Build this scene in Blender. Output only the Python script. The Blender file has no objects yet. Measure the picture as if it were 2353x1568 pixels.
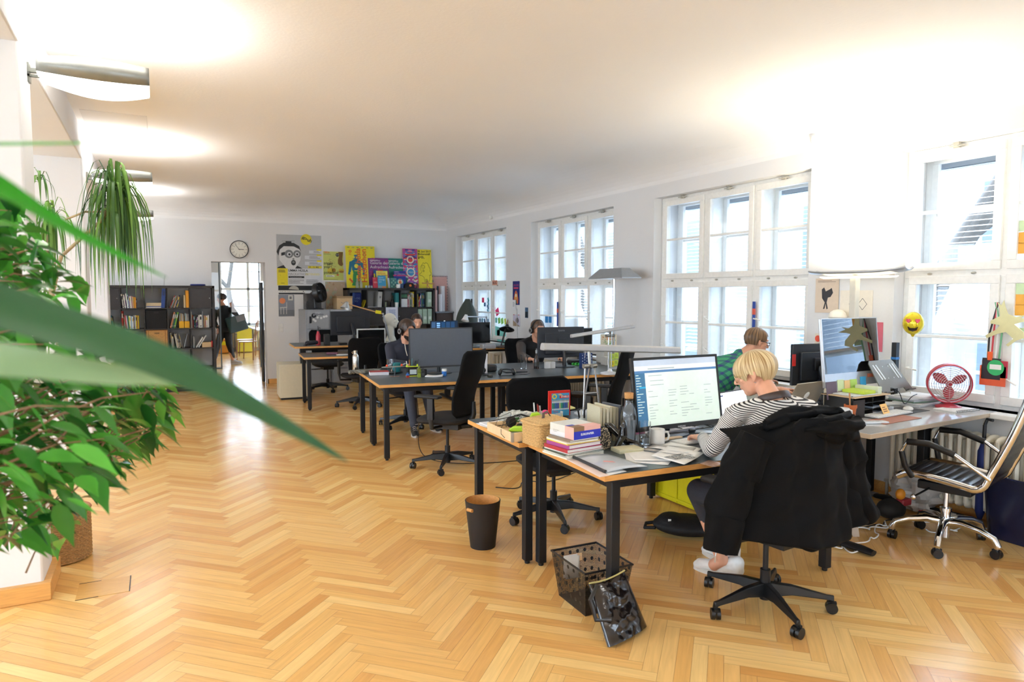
import bpy,bmesh,math,random
from mathutils import Matrix,Vector,Euler,noise as _nz
NZ=lambda p:_nz.noise(Vector(p))
R=math.radians
rnd=random.Random(7)
SC=bpy.context.scene
COL=SC.collection
V=Vector
#  camera geometry (24 mm lens, 2353 x 1568 frame)
FPX,YAW,PIT,CH=1569.0,R(27.5),R(3.9),1.6
FW=V((math.sin(YAW)*math.cos(PIT),math.cos(YAW)*math.cos(PIT),-math.sin(PIT)))
RT=V((math.cos(YAW),-math.sin(YAW),0))
UP=RT.cross(FW)
def ray(px,py):return FW+RT*((px-1176.5)/FPX)-UP*((py-784)/FPX)
def az(px,py,z=0.0):
 d=ray(px,py);t=(z-CH)/d.z;return V((d.x*t,d.y*t,z))
def ay(px,py,y):
 d=ray(px,py);t=y/d.y;return V((d.x*t,y,CH+d.z*t))
def ax(px,py,x):
 d=ray(px,py);t=x/d.x;return V((x,d.y*t,CH+d.z*t))
def ad(px,py,dist):return V((0,0,CH))+ray(px,py)*dist
#  materials
MC={}
def lin(c):
 if isinstance(c,str):
  c=c.lstrip('#');c=[int(c[i:i+2],16)/255 for i in(0,2,4)]
  return tuple((x/12.92 if x<=.04045 else((x+.055)/1.055)**2.4)for x in c)
 return tuple(c)
def new_mat(name):
 m=bpy.data.materials.new(name);m.use_nodes=True
 nt=m.node_tree;b=nt.nodes['Principled BSDF']
 return m,nt,b
def M(col,rough=.5,metal=0.,var=.0,scale=30.,bump=0.,emit=0.,spec=None,coat=0.,sheen=0.,trans=0.,stretch=None,name=None,ior=None,alpha=None):
 key=(str(col),rough,metal,var,scale,bump,emit,spec,coat,sheen,trans,str(stretch),ior,alpha)
 if key in MC:return MC[key]
 m,nt,b=new_mat(name or 'mat_%d'%len(MC))
 c=lin(col);b.inputs['Roughness'].default_value=rough;b.inputs['Metallic'].default_value=metal
 b.inputs['Base Color'].default_value=(*c,1)
 if spec is not None:b.inputs['Specular IOR Level'].default_value=spec
 if coat:b.inputs['Coat Weight'].default_value=coat
 if sheen:b.inputs['Sheen Weight'].default_value=sheen
 if trans:b.inputs['Transmission Weight'].default_value=trans
 if ior:b.inputs['IOR'].default_value=ior
 if alpha is not None:b.inputs['Alpha'].default_value=alpha
 if emit:
  b.inputs['Emission Color'].default_value=(*c,1);b.inputs['Emission Strength'].default_value=emit
 if True:
  tc=nt.nodes.new('ShaderNodeTexCoord');n=nt.nodes.new('ShaderNodeTexNoise')
  n.inputs['Scale'].default_value=scale;n.inputs['Detail'].default_value=3
  src=tc.outputs['Object']
  if stretch:
   mp=nt.nodes.new('ShaderNodeMapping');mp.inputs['Scale'].default_value=stretch
   nt.links.new(src,mp.inputs['Vector']);src=mp.outputs['Vector']
  nt.links.new(src,n.inputs['Vector'])
  v=max(var,.03)
  mr=nt.nodes.new('ShaderNodeMapRange');mr.inputs['To Min'].default_value=1-v;mr.inputs['To Max'].default_value=1+v
  mr.inputs['From Min'].default_value=.3;mr.inputs['From Max'].default_value=.7
  nt.links.new(n.outputs['Fac'],mr.inputs['Value'])
  vm=nt.nodes.new('ShaderNodeVectorMath');vm.operation='SCALE';vm.inputs[0].default_value=c
  nt.links.new(mr.outputs['Result'],vm.inputs['Scale']);nt.links.new(vm.outputs['Vector'],b.inputs['Base Color'])
  if bump:
   bp=nt.nodes.new('ShaderNodeBump');bp.inputs['Strength'].default_value=bump;bp.inputs['Distance'].default_value=.01
   nt.links.new(n.outputs['Fac'],bp.inputs['Height']);nt.links.new(bp.outputs['Normal'],b.inputs['Normal'])
 MC[key]=m
 return m
def glass_mat(tint=(1,1,1),thin=True,rough=0.0):
 key=('glass',tint,thin,rough)
 if key in MC:return MC[key]
 m=bpy.data.materials.new('clear_glass');m.use_nodes=True;nt=m.node_tree;nt.nodes.clear()
 out=nt.nodes.new('ShaderNodeOutputMaterial')
 if thin:
  tr=nt.nodes.new('ShaderNodeBsdfTransparent');tr.inputs['Color'].default_value=(*tint,1)
  gl=nt.nodes.new('ShaderNodeBsdfGlossy');gl.inputs['Roughness'].default_value=rough
  fr=nt.nodes.new('ShaderNodeFresnel');ge=nt.nodes.new('ShaderNodeNewGeometry');mr=nt.nodes.new('ShaderNodeMapRange')
  mr.inputs['To Min'].default_value=1.45;mr.inputs['To Max'].default_value=1/1.45
  nt.links.new(ge.outputs['Backfacing'],mr.inputs['Value']);nt.links.new(mr.outputs['Result'],fr.inputs['IOR'])
  mx=nt.nodes.new('ShaderNodeMixShader')
  nt.links.new(fr.outputs[0],mx.inputs[0]);nt.links.new(tr.outputs[0],mx.inputs[1]);nt.links.new(gl.outputs[0],mx.inputs[2])
  nt.links.new(mx.outputs[0],out.inputs['Surface'])
 MC[key]=m
 return m
 #  mesh builder
class MB:
 def __init__(s,mat=None):
  s.v=[];s.f=[];s.mi=[];s.M=mat or Matrix.Identity(4);s.uvs={};s.cols={}
 def _add(s,vs,fs,mi=0):
  b=len(s.v);s.v+=[tuple(s.M@V(p))for p in vs]
  s.f+=[tuple(b+i for i in f)for f in fs];s.mi+=[mi]*len(fs)
  return b
 def box(s,c,d,rz=0,mi=0,rot=None):
  m=rot if rot is not None else Matrix.Rotation(rz,3,'Z')
  c=V(c);h=V(d)/2
  vs=[c+m@V((x*h.x,y*h.y,z*h.z))for z in(-1,1)for x,y in((-1,-1),(1,-1),(1,1),(-1,1))]
  s._add(vs,[(3,2,1,0),(4,5,6,7),(0,1,5,4),(1,2,6,5),(2,3,7,6),(3,0,4,7)],mi);return s
 def bb(s,a,b,mi=0):
  a=V(a);b=V(b);return s.box((a+b)/2,[abs(x)for x in(b-a)],mi=mi)
 def cyl(s,p0,p1,r0,r1=None,n=16,mi=0,caps=True):
  if r1 is None:r1=r0
  return s.tube([p0,p1],[r0,r1],n,mi,caps)
 def tube(s,pts,r,n=8,mi=0,caps=True,closed=False,flat=None,uv=False):
  pts=[V(p)for p in pts];k=len(pts)
  rs=list(r)if hasattr(r,'__len__')else[r]*k
  vs=[];ref=None
  for i,p in enumerate(pts):
   if closed:t=pts[(i+1)%k]-pts[i-1]
   else:t=pts[min(i+1,k-1)]-pts[max(i-1,0)]
   t=t.normalized()if t.length>1e-9 else V((0,0,1))
   if ref is None:
    ref=V((0,0,1))if abs(t.z)<.9 else V((1,0,0))
   a=(ref-t*ref.dot(t)).normalized();ref=a;b=t.cross(a)
   for j in range(n):
    an=2*math.pi*j/n;w=flat if flat else 1
    vs.append(p+a*math.cos(an)*rs[i]*w+b*math.sin(an)*rs[i])
  fs=[]
  for i in range(k if closed else k-1):
   for j in range(n):
    i2=(i+1)%k
    fs.append((i*n+j,i*n+(j+1)%n,i2*n+(j+1)%n,i2*n+j))
  if caps and not closed:
   fs.append(tuple(range(n-1,-1,-1)));fs.append(tuple((k-1)*n+j for j in range(n)))
  b0=s._add(vs,fs,mi)
  if uv:
   L=[0]
   for i in range(1,k):L.append(L[-1]+(pts[i]-pts[i-1]).length)
   for i in range(k):
    for j in range(n):s.uvs[b0+i*n+j]=(j/n,L[i])
  return s
 def lathe(s,prof,c=(0,0,0),n=24,mi=0,caps=True,sx=1,sy=1):
  c=V(c);vs=[];k=len(prof)
  for r,z in prof:
   for j in range(n):
    a=2*math.pi*j/n;vs.append(c+V((r*math.cos(a)*sx,r*math.sin(a)*sy,z)))
  fs=[(i*n+j,i*n+(j+1)%n,(i+1)*n+(j+1)%n,(i+1)*n+j)for i in range(k-1)for j in range(n)]
  if caps:
   if prof[0][0]>1e-6:fs.append(tuple(range(n-1,-1,-1)))
   if prof[-1][0]>1e-6:fs.append(tuple((k-1)*n+j for j in range(n)))
  s._add(vs,fs,mi);return s
 def prism(s,poly,z0,z1,mi=0):
  n=len(poly);vs=[(x,y,z0)for x,y in poly]+[(x,y,z1)for x,y in poly]
  ar=sum(poly[i][0]*poly[(i+1)%n][1]-poly[(i+1)%n][0]*poly[i][1]for i in range(n))
  fs=[tuple(range(n-1,-1,-1)),tuple(range(n,2*n))]+[(i,(i+1)%n,n+(i+1)%n,n+i)for i in range(n)]
  if ar<0:fs=[tuple(reversed(f))for f in fs]
  s._add(vs,fs,mi);return s
 def poly(s,pts,mi=0):s._add(pts,[tuple(range(len(pts)))],mi);return s
 def sph(s,c,r,n=12,mi=0,m=None):
  r=V(r)if hasattr(r,'__len__')else V((r,r,r));c=V(c);k=max(4,n//2+2)
  vs=[]
  for i in range(k+1):
   th=math.pi*i/k
   for j in range(n):
    a=2*math.pi*j/n
    p=V((r.x*math.sin(th)*math.cos(a),r.y*math.sin(th)*math.sin(a),-r.z*math.cos(th)))
    vs.append(c+(m@p if m is not None else p))
  fs=[(i*n+j,i*n+(j+1)%n,(i+1)*n+(j+1)%n,(i+1)*n+j)for i in range(k)for j in range(n)]
  s._add(vs,fs,mi);return s
 def grid(s,fn,nu,nv,mi=0,cu=False,uv=False):
  vs=[fn(i/(nu if cu else nu-1),j/(nv-1))for j in range(nv)for i in range(nu)]
  fs=[(j*nu+i,j*nu+(i+1)%nu,(j+1)*nu+(i+1)%nu,(j+1)*nu+i)for j in range(nv-1)for i in range(nu if cu else nu-1)]
  b0=s._add(vs,fs,mi)
  if uv:
   for j in range(nv):
    for i in range(nu):s.uvs[b0+j*nu+i]=(i/(nu-1),j/(nv-1))
  return s
 def text(s,body,size,mat,mi=0,align='LEFT',depth=0.0,bold=0.0):
  cu=bpy.data.curves.new('t','FONT');cu.body=body;cu.size=size;cu.align_x=align;cu.extrude=depth;cu.offset=bold;cu.resolution_u=2
  o=bpy.data.objects.new('t',cu);me=bpy.data.meshes.new_from_object(o)
  m0=s.M;s.M=m0@mat
  s._add([tuple(v.co)for v in me.vertices],[tuple(p.vertices)for p in me.polygons],mi)
  s.M=m0
  bpy.data.objects.remove(o);bpy.data.curves.remove(cu);bpy.data.meshes.remove(me)
  return s
 def build(s,name,mats,parent=None,label=None,smooth=None,bevel=0,seg=2,loc=None,rz=None,sub=0,solid=0,weld=True):
  me=bpy.data.meshes.new(name);me.from_pydata(s.v,[],s.f)
  mats=mats if isinstance(mats,(list,tuple))else[mats]
  for m in mats:me.materials.append(m)
  me.polygons.foreach_set('material_index',[min(i,len(mats)-1)for i in s.mi])
  if s.uvs:
   ul=me.uv_layers.new(name='UVMap')
   for lp in me.loops:ul.data[lp.index].uv=s.uvs.get(lp.vertex_index,(0,0))
  if s.cols:
   at=me.color_attributes.new('tone','FLOAT_COLOR','CORNER')
   for p in me.polygons:
    c=s.cols.get(p.index,(.5,.5,.5,1))
    for li in p.loop_indices:at.data[li].color=c
  me.validate();me.update()
  if smooth is None or smooth:
   ang=R(smooth if smooth else 38)
   for p in me.polygons:p.use_smooth=True
   me.set_sharp_from_angle(angle=ang)
  o=bpy.data.objects.new(name,me);COL.objects.link(o)
  if parent:o.parent=parent
  if label:o['label']=label
  if bevel:
   b=o.modifiers.new('edge','BEVEL');b.width=bevel;b.segments=seg;b.limit_method='ANGLE';b.angle_limit=R(40)
  if solid:
   b=o.modifiers.new('thick','SOLIDIFY');b.thickness=solid;b.offset=0
  if sub:
   b=o.modifiers.new('sub','SUBSURF');b.levels=sub;b.render_levels=sub
  if loc is not None:o.location=loc
  if rz is not None:o.rotation_euler=(0,0,rz)
  return o
def T(x=0,y=0,z=0):return Matrix.Translation((x,y,z))
def RX(a):return Matrix.Rotation(a,4,'X')
def RY(a):return Matrix.Rotation(a,4,'Y')
def RZ(a):return Matrix.Rotation(a,4,'Z')
def thing(name,label,cat,loc=(0,0,0),rz=0,group=None):
 o=bpy.data.objects.new(name,None);COL.objects.link(o);o.empty_display_size=.1
 o.location=loc;o.rotation_euler=(0,0,rz)
 return tag(o,label,cat,group)
def tag(o,label,cat,group=None,kind=None):
 if label:o['label']=label
 if cat:o['category']=cat
 if group:o['group']=group
 if kind:o['kind']=kind
 return o
def struct(mb,name,mats,parent=None,label=None,**k):
 o=mb.build(name,mats,parent,label=label,**k)
 if parent is None:o['kind']='structure'
 return o
def kids(o):return[c for c in ALLOBJ()if c.parent==o]
def ALLOBJ():return list(COL.objects)
def dup(root,loc=None,rz=None,label=None,group=None):
 def cp(o,par):
  c=o.copy();COL.objects.link(c)
  if par:c.parent=par
  for ch in kids_of.get(o.name,[]):cp(bpy.data.objects[ch],c)
  return c
 kids_of={}
 for ob in COL.objects:
  if ob.parent:kids_of.setdefault(ob.parent.name,[]).append(ob.name)
 r=cp(root,None)
 if loc is not None:r.location=loc
 if rz is not None:r.rotation_euler=(0,0,rz)
 if label:r['label']=label
 if group:r['group']=group
 return r
 # # ROOM
XW,YB,ZC,ZL=5.2,12.85,3.15,2.87
XP=-.57
def wall_mat(al=.8,nm='painted_plaster'):
 m,nt,b=new_mat(nm);b.inputs['Roughness'].default_value=.85;b.inputs['Specular IOR Level'].default_value=.25
 tc=nt.nodes.new('ShaderNodeTexCoord');n=nt.nodes.new('ShaderNodeTexNoise');n.inputs['Scale'].default_value=45;n.inputs['Detail'].default_value=5
 n2=nt.nodes.new('ShaderNodeTexNoise');n2.inputs['Scale'].default_value=.8
 nt.links.new(tc.outputs['Object'],n.inputs['Vector']);nt.links.new(tc.outputs['Object'],n2.inputs['Vector'])
 mr=nt.nodes.new('ShaderNodeMapRange');mr.inputs['To Min'].default_value=.97;mr.inputs['To Max'].default_value=1.02
 nt.links.new(n2.outputs['Fac'],mr.inputs['Value'])
 vm=nt.nodes.new('ShaderNodeVectorMath');vm.operation='SCALE';vm.inputs[0].default_value=(al,al,al*1.01)
 nt.links.new(mr.outputs['Result'],vm.inputs['Scale']);nt.links.new(vm.outputs['Vector'],b.inputs['Base Color'])
 bp=nt.nodes.new('ShaderNodeBump');bp.inputs['Strength'].default_value=.12;bp.inputs['Distance'].default_value=.01
 nt.links.new(n.outputs['Fac'],bp.inputs['Height']);nt.links.new(bp.outputs['Normal'],b.inputs['Normal'])
 return m
WALL=wall_mat()
PAINT=M('#f4f3ef',.35,name='white_gloss_paint')
OAKT=M('#d9a25c',.35,var=.12,scale=8,stretch=(1,12,12),name='oak_skirting')
YF=-5.0
XL=-4.6
WIN=[(10.20,12.36),(7.19,9.35),(4.23,6.39),(1.26,3.42),(-1.72,.44),(-4.70,-2.54)]
ZS,ZT=.78,2.72
fl=MB();SL,SW=.5,.5/7.5
gap=.0006
def stave(u0,v0,u1,v1,idx):
 c=[]
 for(u,v)in((u0+gap,v0+gap),(u1-gap,v0+gap),(u1-gap,v1-gap),(u0+gap,v1-gap)):
  c.append(((u-v)/math.sqrt(2)+.42,(u+v)/math.sqrt(2)+.02,0))
 cx=sum(p[0]for p in c)/4;cy=sum(p[1]for p in c)/4
 if not(XL-.3<cx<XW+.2 and YF-.2<cy<20.9):return
 if cy>YB+.3 and not-2.5<cx<4.5:return
 b0=len(fl.v);fl._add(c,[(0,1,2,3)])
 along=(u1-u0)>(v1-v0);off=rnd.random()*40
 for i,(a,b)in enumerate(((0,0),(SL,0),(SL,SW),(0,SW))if along else((0,0),(0,SW),(SL,SW),(SL,0))):
  fl.uvs[b0+i]=(a+off,b+off*.37)
 t=rnd.random();fl.cols[len(fl.f)-1]=(t,rnd.random(),rnd.random(),1)
for m_ in range(-14,16):
 for k in range(-130,420):
  y_=2*k*SW/math.sqrt(2)
  if not YF-.6<y_<21:continue
  stave(k*SW+m_*SL,k*SW-m_*SL,k*SW+m_*SL+SL,k*SW-m_*SL+SW,k)
  stave(k*SW+SL+m_*SL,(k+1)*SW-SL-m_*SL,k*SW+SL+m_*SL+SW,(k+1)*SW-m_*SL,k)
def parquet():
 m,nt,b=new_mat('beech_parquet');L=nt.links.new
 at=nt.nodes.new('ShaderNodeVertexColor');at.layer_name='tone'
 sp=nt.nodes.new('ShaderNodeSeparateColor');L(at.outputs['Color'],sp.inputs['Color'])
 cr=nt.nodes.new('ShaderNodeValToRGB');e=cr.color_ramp.elements
 e[0].position=0;e[0].color=(*lin('#d89e58'),1);e[1].position=1;e[1].color=(*lin('#f3cc86'),1)
 for p,c in((.08,'#dfa862'),(.35,'#e7b46b'),(.75,'#ecbd76')):
  x=e.new(p);x.color=(*lin(c),1)
 L(sp.outputs[0],cr.inputs['Fac'])
 uv=nt.nodes.new('ShaderNodeUVMap');mp=nt.nodes.new('ShaderNodeMapping');mp.inputs['Scale'].default_value=(3,45,1)
 L(uv.outputs['UV'],mp.inputs['Vector'])
 n=nt.nodes.new('ShaderNodeTexNoise');n.inputs['Scale'].default_value=1.2;n.inputs['Detail'].default_value=5;n.inputs['Distortion'].default_value=.6
 L(mp.outputs['Vector'],n.inputs['Vector'])
 mr=nt.nodes.new('ShaderNodeMapRange');mr.inputs['From Min'].default_value=.25;mr.inputs['From Max'].default_value=.75
 mr.inputs['To Min'].default_value=.88;mr.inputs['To Max'].default_value=1.08
 L(n.outputs['Fac'],mr.inputs['Value'])
 vm=nt.nodes.new('ShaderNodeVectorMath');vm.operation='SCALE';L(cr.outputs['Color'],vm.inputs[0]);L(mr.outputs['Result'],vm.inputs['Scale'])
 L(vm.outputs['Vector'],b.inputs['Base Color'])
 tc=nt.nodes.new('ShaderNodeTexCoord');w=nt.nodes.new('ShaderNodeTexNoise');w.inputs['Scale'].default_value=3.5;w.inputs['Detail'].default_value=2
 L(tc.outputs['Object'],w.inputs['Vector'])
 rr=nt.nodes.new('ShaderNodeMapRange');rr.inputs['To Min'].default_value=.13;rr.inputs['To Max'].default_value=.27
 L(w.outputs['Fac'],rr.inputs['Value']);L(rr.outputs['Result'],b.inputs['Roughness'])
 bp=nt.nodes.new('ShaderNodeBump');bp.inputs['Strength'].default_value=.10;bp.inputs['Distance'].default_value=.02
 L(w.outputs['Fac'],bp.inputs['Height']);L(bp.outputs['Normal'],b.inputs['Normal'])
 b.inputs['Specular IOR Level'].default_value=.42
 return m
FLOORM=parquet()
fo=struct(fl,'floor',FLOORM,smooth=0)
for p in fo.data.polygons:p.use_smooth=False
b=MB();b.bb((XL-.4,YF-.4,-.2),(XW+.6,21.3,-.0012));struct(b,'floor_underlay',M('#8a5a2a',.6))
c=MB()
def cove_ring():
 n=10;out=[]
 for i in range(n+1):
  a=math.pi/2*i/n;out.append((.6*(1-math.cos(a)),ZL+(ZC-ZL)*math.sin(a)))
 return out
cv=cove_ring()
y0c=YF
for i in range(len(cv)-1):
 (a,z1),(b_,z2)=cv[i],cv[i+1]
 c.poly([(XW-a,y0c,z1),(XW-b_,y0c,z2),(XW-b_,YB-b_,z2),(XW-a,YB-a,z1)])
 c.poly([(XW-a,YB-a,z1),(XW-b_,YB-b_,z2),(XL,YB-b_,z2),(XL,YB-a,z1)])
c.poly([(XL,YF,ZC),(XL,YB-.6,ZC),(XW-.6,YB-.6,ZC),(XW-.6,YF,ZC)])
CEILM=wall_mat(.9,'ceiling_paint')
struct(c,'ceiling',CEILM,smooth=60)
b=MB();b.bb((XL-.3,YF-.3,ZC+.02),(XW+.5,YB+.1,ZC+.25));struct(b,'ceiling_slab',WALL)
h=MB();h.bb((-.52,6.85,ZC-.004),(-.02,7.9,ZC+.01));struct(h,'trim_1',WALL,bevel=.002)
w=MB();prev=YF-.3
for(a,b_)in sorted(WIN):
 w.bb((XW,prev,0),(XW+.5,a,ZL+.3));prev=b_
 w.bb((XW,a,0),(XW+.5,b_,ZS));w.bb((XW,a,ZT),(XW+.5,b_,ZL+.3))
w.bb((XW,prev,0),(XW+.5,YB+.3,ZL+.3))
struct(w,'wall_right',WALL)
DX0,DX1,DZ=.86,1.74,2.17
w=MB();w.bb((XL,YB,0),(DX0,YB+.3,ZL+.3));w.bb((DX1,YB,0),(XW+.3,YB+.3,ZL+.3));w.bb((DX0,YB,DZ),(DX1,YB+.3,ZL+.3))
struct(w,'wall_back',WALL)
LFILLWIN=[(-4.2,-1.6),(-.6,2.0),(3.0,5.6),(6.6,9.2)];FFILLWIN=[(-3.4,-1.6),(1.6,3.6)]  # unseen openings added left and behind the camera to brighten the room
w=MB();prev=YF-.3
for a,b_ in LFILLWIN:w.bb((XL-.3,prev,0),(XL,a,ZC+.1));w.bb((XL-.3,a,0),(XL,b_,.8));w.bb((XL-.3,a,2.75),(XL,b_,ZC+.1));prev=b_
w.bb((XL-.3,prev,0),(XL,21,ZC+.1));struct(w,'wall_left',WALL)
w=MB();prev=XL
for a,b_ in FFILLWIN:w.bb((prev,YF-.3,0),(a,YF,ZC+.1));w.bb((a,YF-.3,0),(b_,YF,.8));w.bb((a,YF-.3,2.75),(b_,YF,ZC+.1));prev=b_
w.bb((prev,YF-.3,0),(XW,YF,ZC+.1));struct(w,'wall_front',WALL)
def skirt(name,pts,h=.095,t=.03):
 s=MB()
 for a,b_ in pts:s.bb(a,b_)
 return struct(s,name,OAKT,bevel=.003)
skirt('baseboard_back',[((DX1+.0,YB-.022,0),(XW,YB,.085)),((XL,YB-.022,0),(DX0,YB,.085)),((DX1-.0,YB-.022,0),(DX1+.02,YB+.3,.085))])
skirt('baseboard_right',[((XW-.022,YF,0),(XW,YB,.085))])
PIL=[(4.24,4.58),(7.55,7.93),(10.7,11.1),(.75,1.05),(-2.6,-2.3)]
for i,(a,b_)in enumerate(PIL):
 p=MB();p.bb((XP-.62,a,0),(XP,b_,ZL));o=struct(p,'pillar_%d'%(i+1),WALL,bevel=.012)
 s=MB();s.bb((XP-.66,a-.035,0),(XP+.035,b_+.035,.095));struct(s,'baseboard_pillar_%d'%(i+1),OAKT,bevel=.004)
b=MB();b.bb((XP-.62,YF,ZL-.01),(XP,YB,ZC+.02));struct(b,'beam',WALL,bevel=.01)
hn=MB()
for(a,b_)in PIL:
 for sgn,y in((-1,a),(1,b_)):
  pl=[(y,ZL),(y,ZL-.24)]+[(y+sgn*(.24*(1-math.cos(t))),ZL-.24+.24*math.sin(t))for t in[math.pi/2*k/6 for k in range(1,7)]]
  hn.M=Matrix(((0,0,1,0),(1,0,0,0),(0,1,0,0),(0,0,0,1)))
  hn.prism([(q[0],q[1])for q in pl],XP-.62,XP-.0005)
hn.M=Matrix.Identity(4)
GL=glass_mat((.97,.985,1.0))
def casement(mb,x0,x1,y0,y1,z0,z1,wd,bar=None):
 mb.bb((x0,y0,z0),(x1,y1,z0+wd));mb.bb((x0,y0,z1-wd),(x1,y1,z1))
 mb.bb((x0,y0,z0+wd),(x1,y0+wd,z1-wd));mb.bb((x0,y1-wd,z0+wd),(x1,y1,z1-wd))
 if bar:mb.bb((x0+.006,y0+wd,bar-.012),(x1-.006,y1-wd,bar+.012))
ZTR=1.76
def fillwin(n,a,b,axis):
 f=MB();g=MB()
 if axis=='x':P=lambda u0,z0,u1,z1,d:((XL-.15-d,u0,z0),(XL-.15+d,u1,z1));q=[(XL-.15,a,.8),(XL-.15,b,.8),(XL-.15,b,2.75),(XL-.15,a,2.75)]
 else:P=lambda u0,z0,u1,z1,d:((u0,YF-.15-d,z0),(u1,YF-.15+d,z1));q=[(a,YF-.15,.8),(b,YF-.15,.8),(b,YF-.15,2.75),(a,YF-.15,2.75)]
 for k in range(4):u=a+(b-a)*k/3;f.bb(*P(u-.04,.8,u+.04,2.75,.03))
 for z in(.8,1.76,2.68):f.bb(*P(a,z,b,z+.07,.029))
 g.poly(q);o=struct(f,'window_%d'%n,PAINT,bevel=.003);g.build('pane',GL,o,smooth=0)  # window added only as a source of fill daylight
for k,(a,b)in enumerate(LFILLWIN):fillwin(10+k,a,b,'x')
for k,(a,b)in enumerate(FFILLWIN):fillwin(14+k,a,b,'y')
GALV=M('#b9b6ac',.45,.15)
for wi,(ya,yb)in enumerate(WIN):
 root=bpy.data.objects.new('window_%d'%(wi+1),None);COL.objects.link(root);root['kind']='structure'
 root.location=(XW,(ya+yb)/2,ZS)
 def L_(mb,nm,mt,**k):
  o=mb.build(nm,mt,root,**k);o.matrix_parent_inverse=Matrix.Translation((-XW,-(ya+yb)/2,-ZS));return o
 f=MB();x0,x1=XW+.12,XW+.19
 casement(f,x0,x1,ya,yb,ZS,ZT,.055)
 bays=[ya+.03+(yb-ya-.06)*k/3 for k in range(4)]
 for yy in bays[1:-1]:f.bb((x0-.002,yy-.03,ZS+.01),(x1,yy+.03,ZT-.01))
 f.bb((x0-.004,ya+.01,ZTR-.035),(x1,yb-.01,ZTR+.035))
 f.bb((XW+.36,ya,ZS),(XW+.42,yb,ZS+.05));f.bb((XW+.36,ya,ZT-.05),(XW+.42,yb,ZT))
 for yy in bays:f.bb((XW+.358,yy-.03,ZS+.01),(XW+.422,yy+.03,ZT-.01))
 f.bb((XW+.356,ya,ZTR-.03),(XW+.424,yb,ZTR+.03))
 f.bb((x1,ya,ZTR-.02),(XW+.36,yb,ZTR+.02))
 for yy in bays[1:-1]:f.bb((x1,yy-.02,ZS),(XW+.36,yy+.02,ZT))
 L_(f,'frame',PAINT,bevel=.004)
 for bi in range(3):
  a,b_=bays[bi]+.02,bays[bi+1]-.02
  for(z0,z1)in((ZS+.035,ZTR-.02),(ZTR+.02,ZT-.035)):
   if not(wi==1 and bi in(0,1)and z0<1):
    s=MB();casement(s,x0-.022,x0+.03,a,b_,z0,z1,.062,(z0+z1)/2)
    g=MB();g.bb((x0+.002,a+.05,z0+.05),(x0+.005,b_-.05,z1-.05))
    so=L_(s,'sash',PAINT,bevel=.004);L_(g,'pane',GL,smooth=0)
   s=MB();casement(s,XW+.35,XW+.39,a,b_,z0,z1,.05,(z0+z1)/2)
   g=MB();g.bb((XW+.37,a+.04,z0+.04),(XW+.373,b_-.04,z1-.04))
   L_(s,'outer_sash',PAINT,bevel=.003);L_(g,'pane',GL,smooth=0)
  hd=MB();yy=b_-.03
  for zz in(1.36,1.02):
   hd.cyl((x0-.022,yy,zz),(x0-.06,yy,zz),.008,n=8);hd.cyl((x0-.055,yy+.005,zz),(x0-.06,yy-.09,zz-.012 if bi!=1 else zz-.05),.007,n=8)
  L_(hd,'handle',M('#f4f2ec',.3))
  hd=MB();hd.bb((x0-.05,a+.3,ZT-.04),(x0-.022,a+.34,ZT+.0));hd.tube([(x0-.03,a+.27,ZT-.02),(x0-.07,a+.3,ZT-.03),(x0-.07,a+.35,ZT-.03),(x0-.03,a+.38,ZT-.02)],.006,6)
  for q in(.18,.5):hd.sph((x0-.01,a+q,ZTR-.002),(.014,.02,.01),8)
  L_(hd,'latch',GALV)
 sb=MB();sb.bb((XW-.12,ya-.05,ZS-.035),(XW+.125,yb+.05,ZS));L_(sb,'sill',PAINT,bevel=.006)
 bl=MB();low=[1.0,1.0,.95,1.28,1.3,1.3][wi]
 z=ZT-.08
 while z>low:
  for bi in range(3):
   bl.box((XW+.48,(bays[bi]+bays[bi+1])/2,z),(.042,bays[bi+1]-bays[bi]-.06,.0012),rot=Matrix.Rotation(R(-14),3,'Y'))
  z-=.042
 bl.bb((XW+.45,ya+.02,ZT-.11),(XW+.51,yb-.02,ZT-.05),mi=1)
 for bi in range(3):bl.bb((XW+.46,bays[bi]+.03,low-.03),(XW+.50,bays[bi+1]-.03,low-.005));
 L_(bl,'blind',[M('#f1f3f5',.5),M('#8c9299',.5)],smooth=0)
(ya,yb)=WIN[1]
op=MB();op.M=T(XW+.1,8.60,0)@RZ(R(38))
z0,z1=ZS+.035,ZTR-.02
casement(op,-.03,.02,-.66,0,z0,z1,.062,(z0+z1)/2)
op2=MB();op2.M=op.M;op2.bb((-.006,-.61,z0+.05),(-.003,-.05,z1-.05))
wn=struct(op,'window_7',PAINT,bevel=.004);op2.build('pane',GL,wn,smooth=0)
RAD=M('#f0ead9',.4)
def radiator(y0,y1,label):
 t=thing('radiator',label,'radiator',(XW-.105,(y0+y1)/2,0),group='column radiators under the windows')
 m=MB();n=int((y1-y0)/.06)
 for k in range(n):
  y=y0-(y0+y1)/2+(k+.5)*(y1-y0)/n
  m.tube([(-.07,y,.13),(-.07,y,.6)],.017,8);m.tube([(.0,y,.13),(.0,y,.6)],.017,8);m.tube([(.06,y,.13),(.06,y,.6)],.017,8)
  m.sph((0,y,.6),(.09,.026,.035),10);m.sph((0,y,.12),(.09,.026,.035),10)
 m.build('columns',RAD,t)
 f=MB()
 for y in(y0+.1,y1-.1):f.bb((-.03,y-(y0+y1)/2-.015,0),(.03,y-(y0+y1)/2+.015,.1))
 f.build('foot',RAD,t)
 v=MB();v.cyl((0,(y1-y0)/2,.13),(0,(y1-y0)/2+.07,.13),.012);v.cyl((0,(y1-y0)/2+.05,.13),(0,(y1-y0)/2+.05,.0),.012)
 v.build('valve',GALV,t)
radiator(1.4,3.3,'cream column radiator beneath the window beside the red fan')
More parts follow.
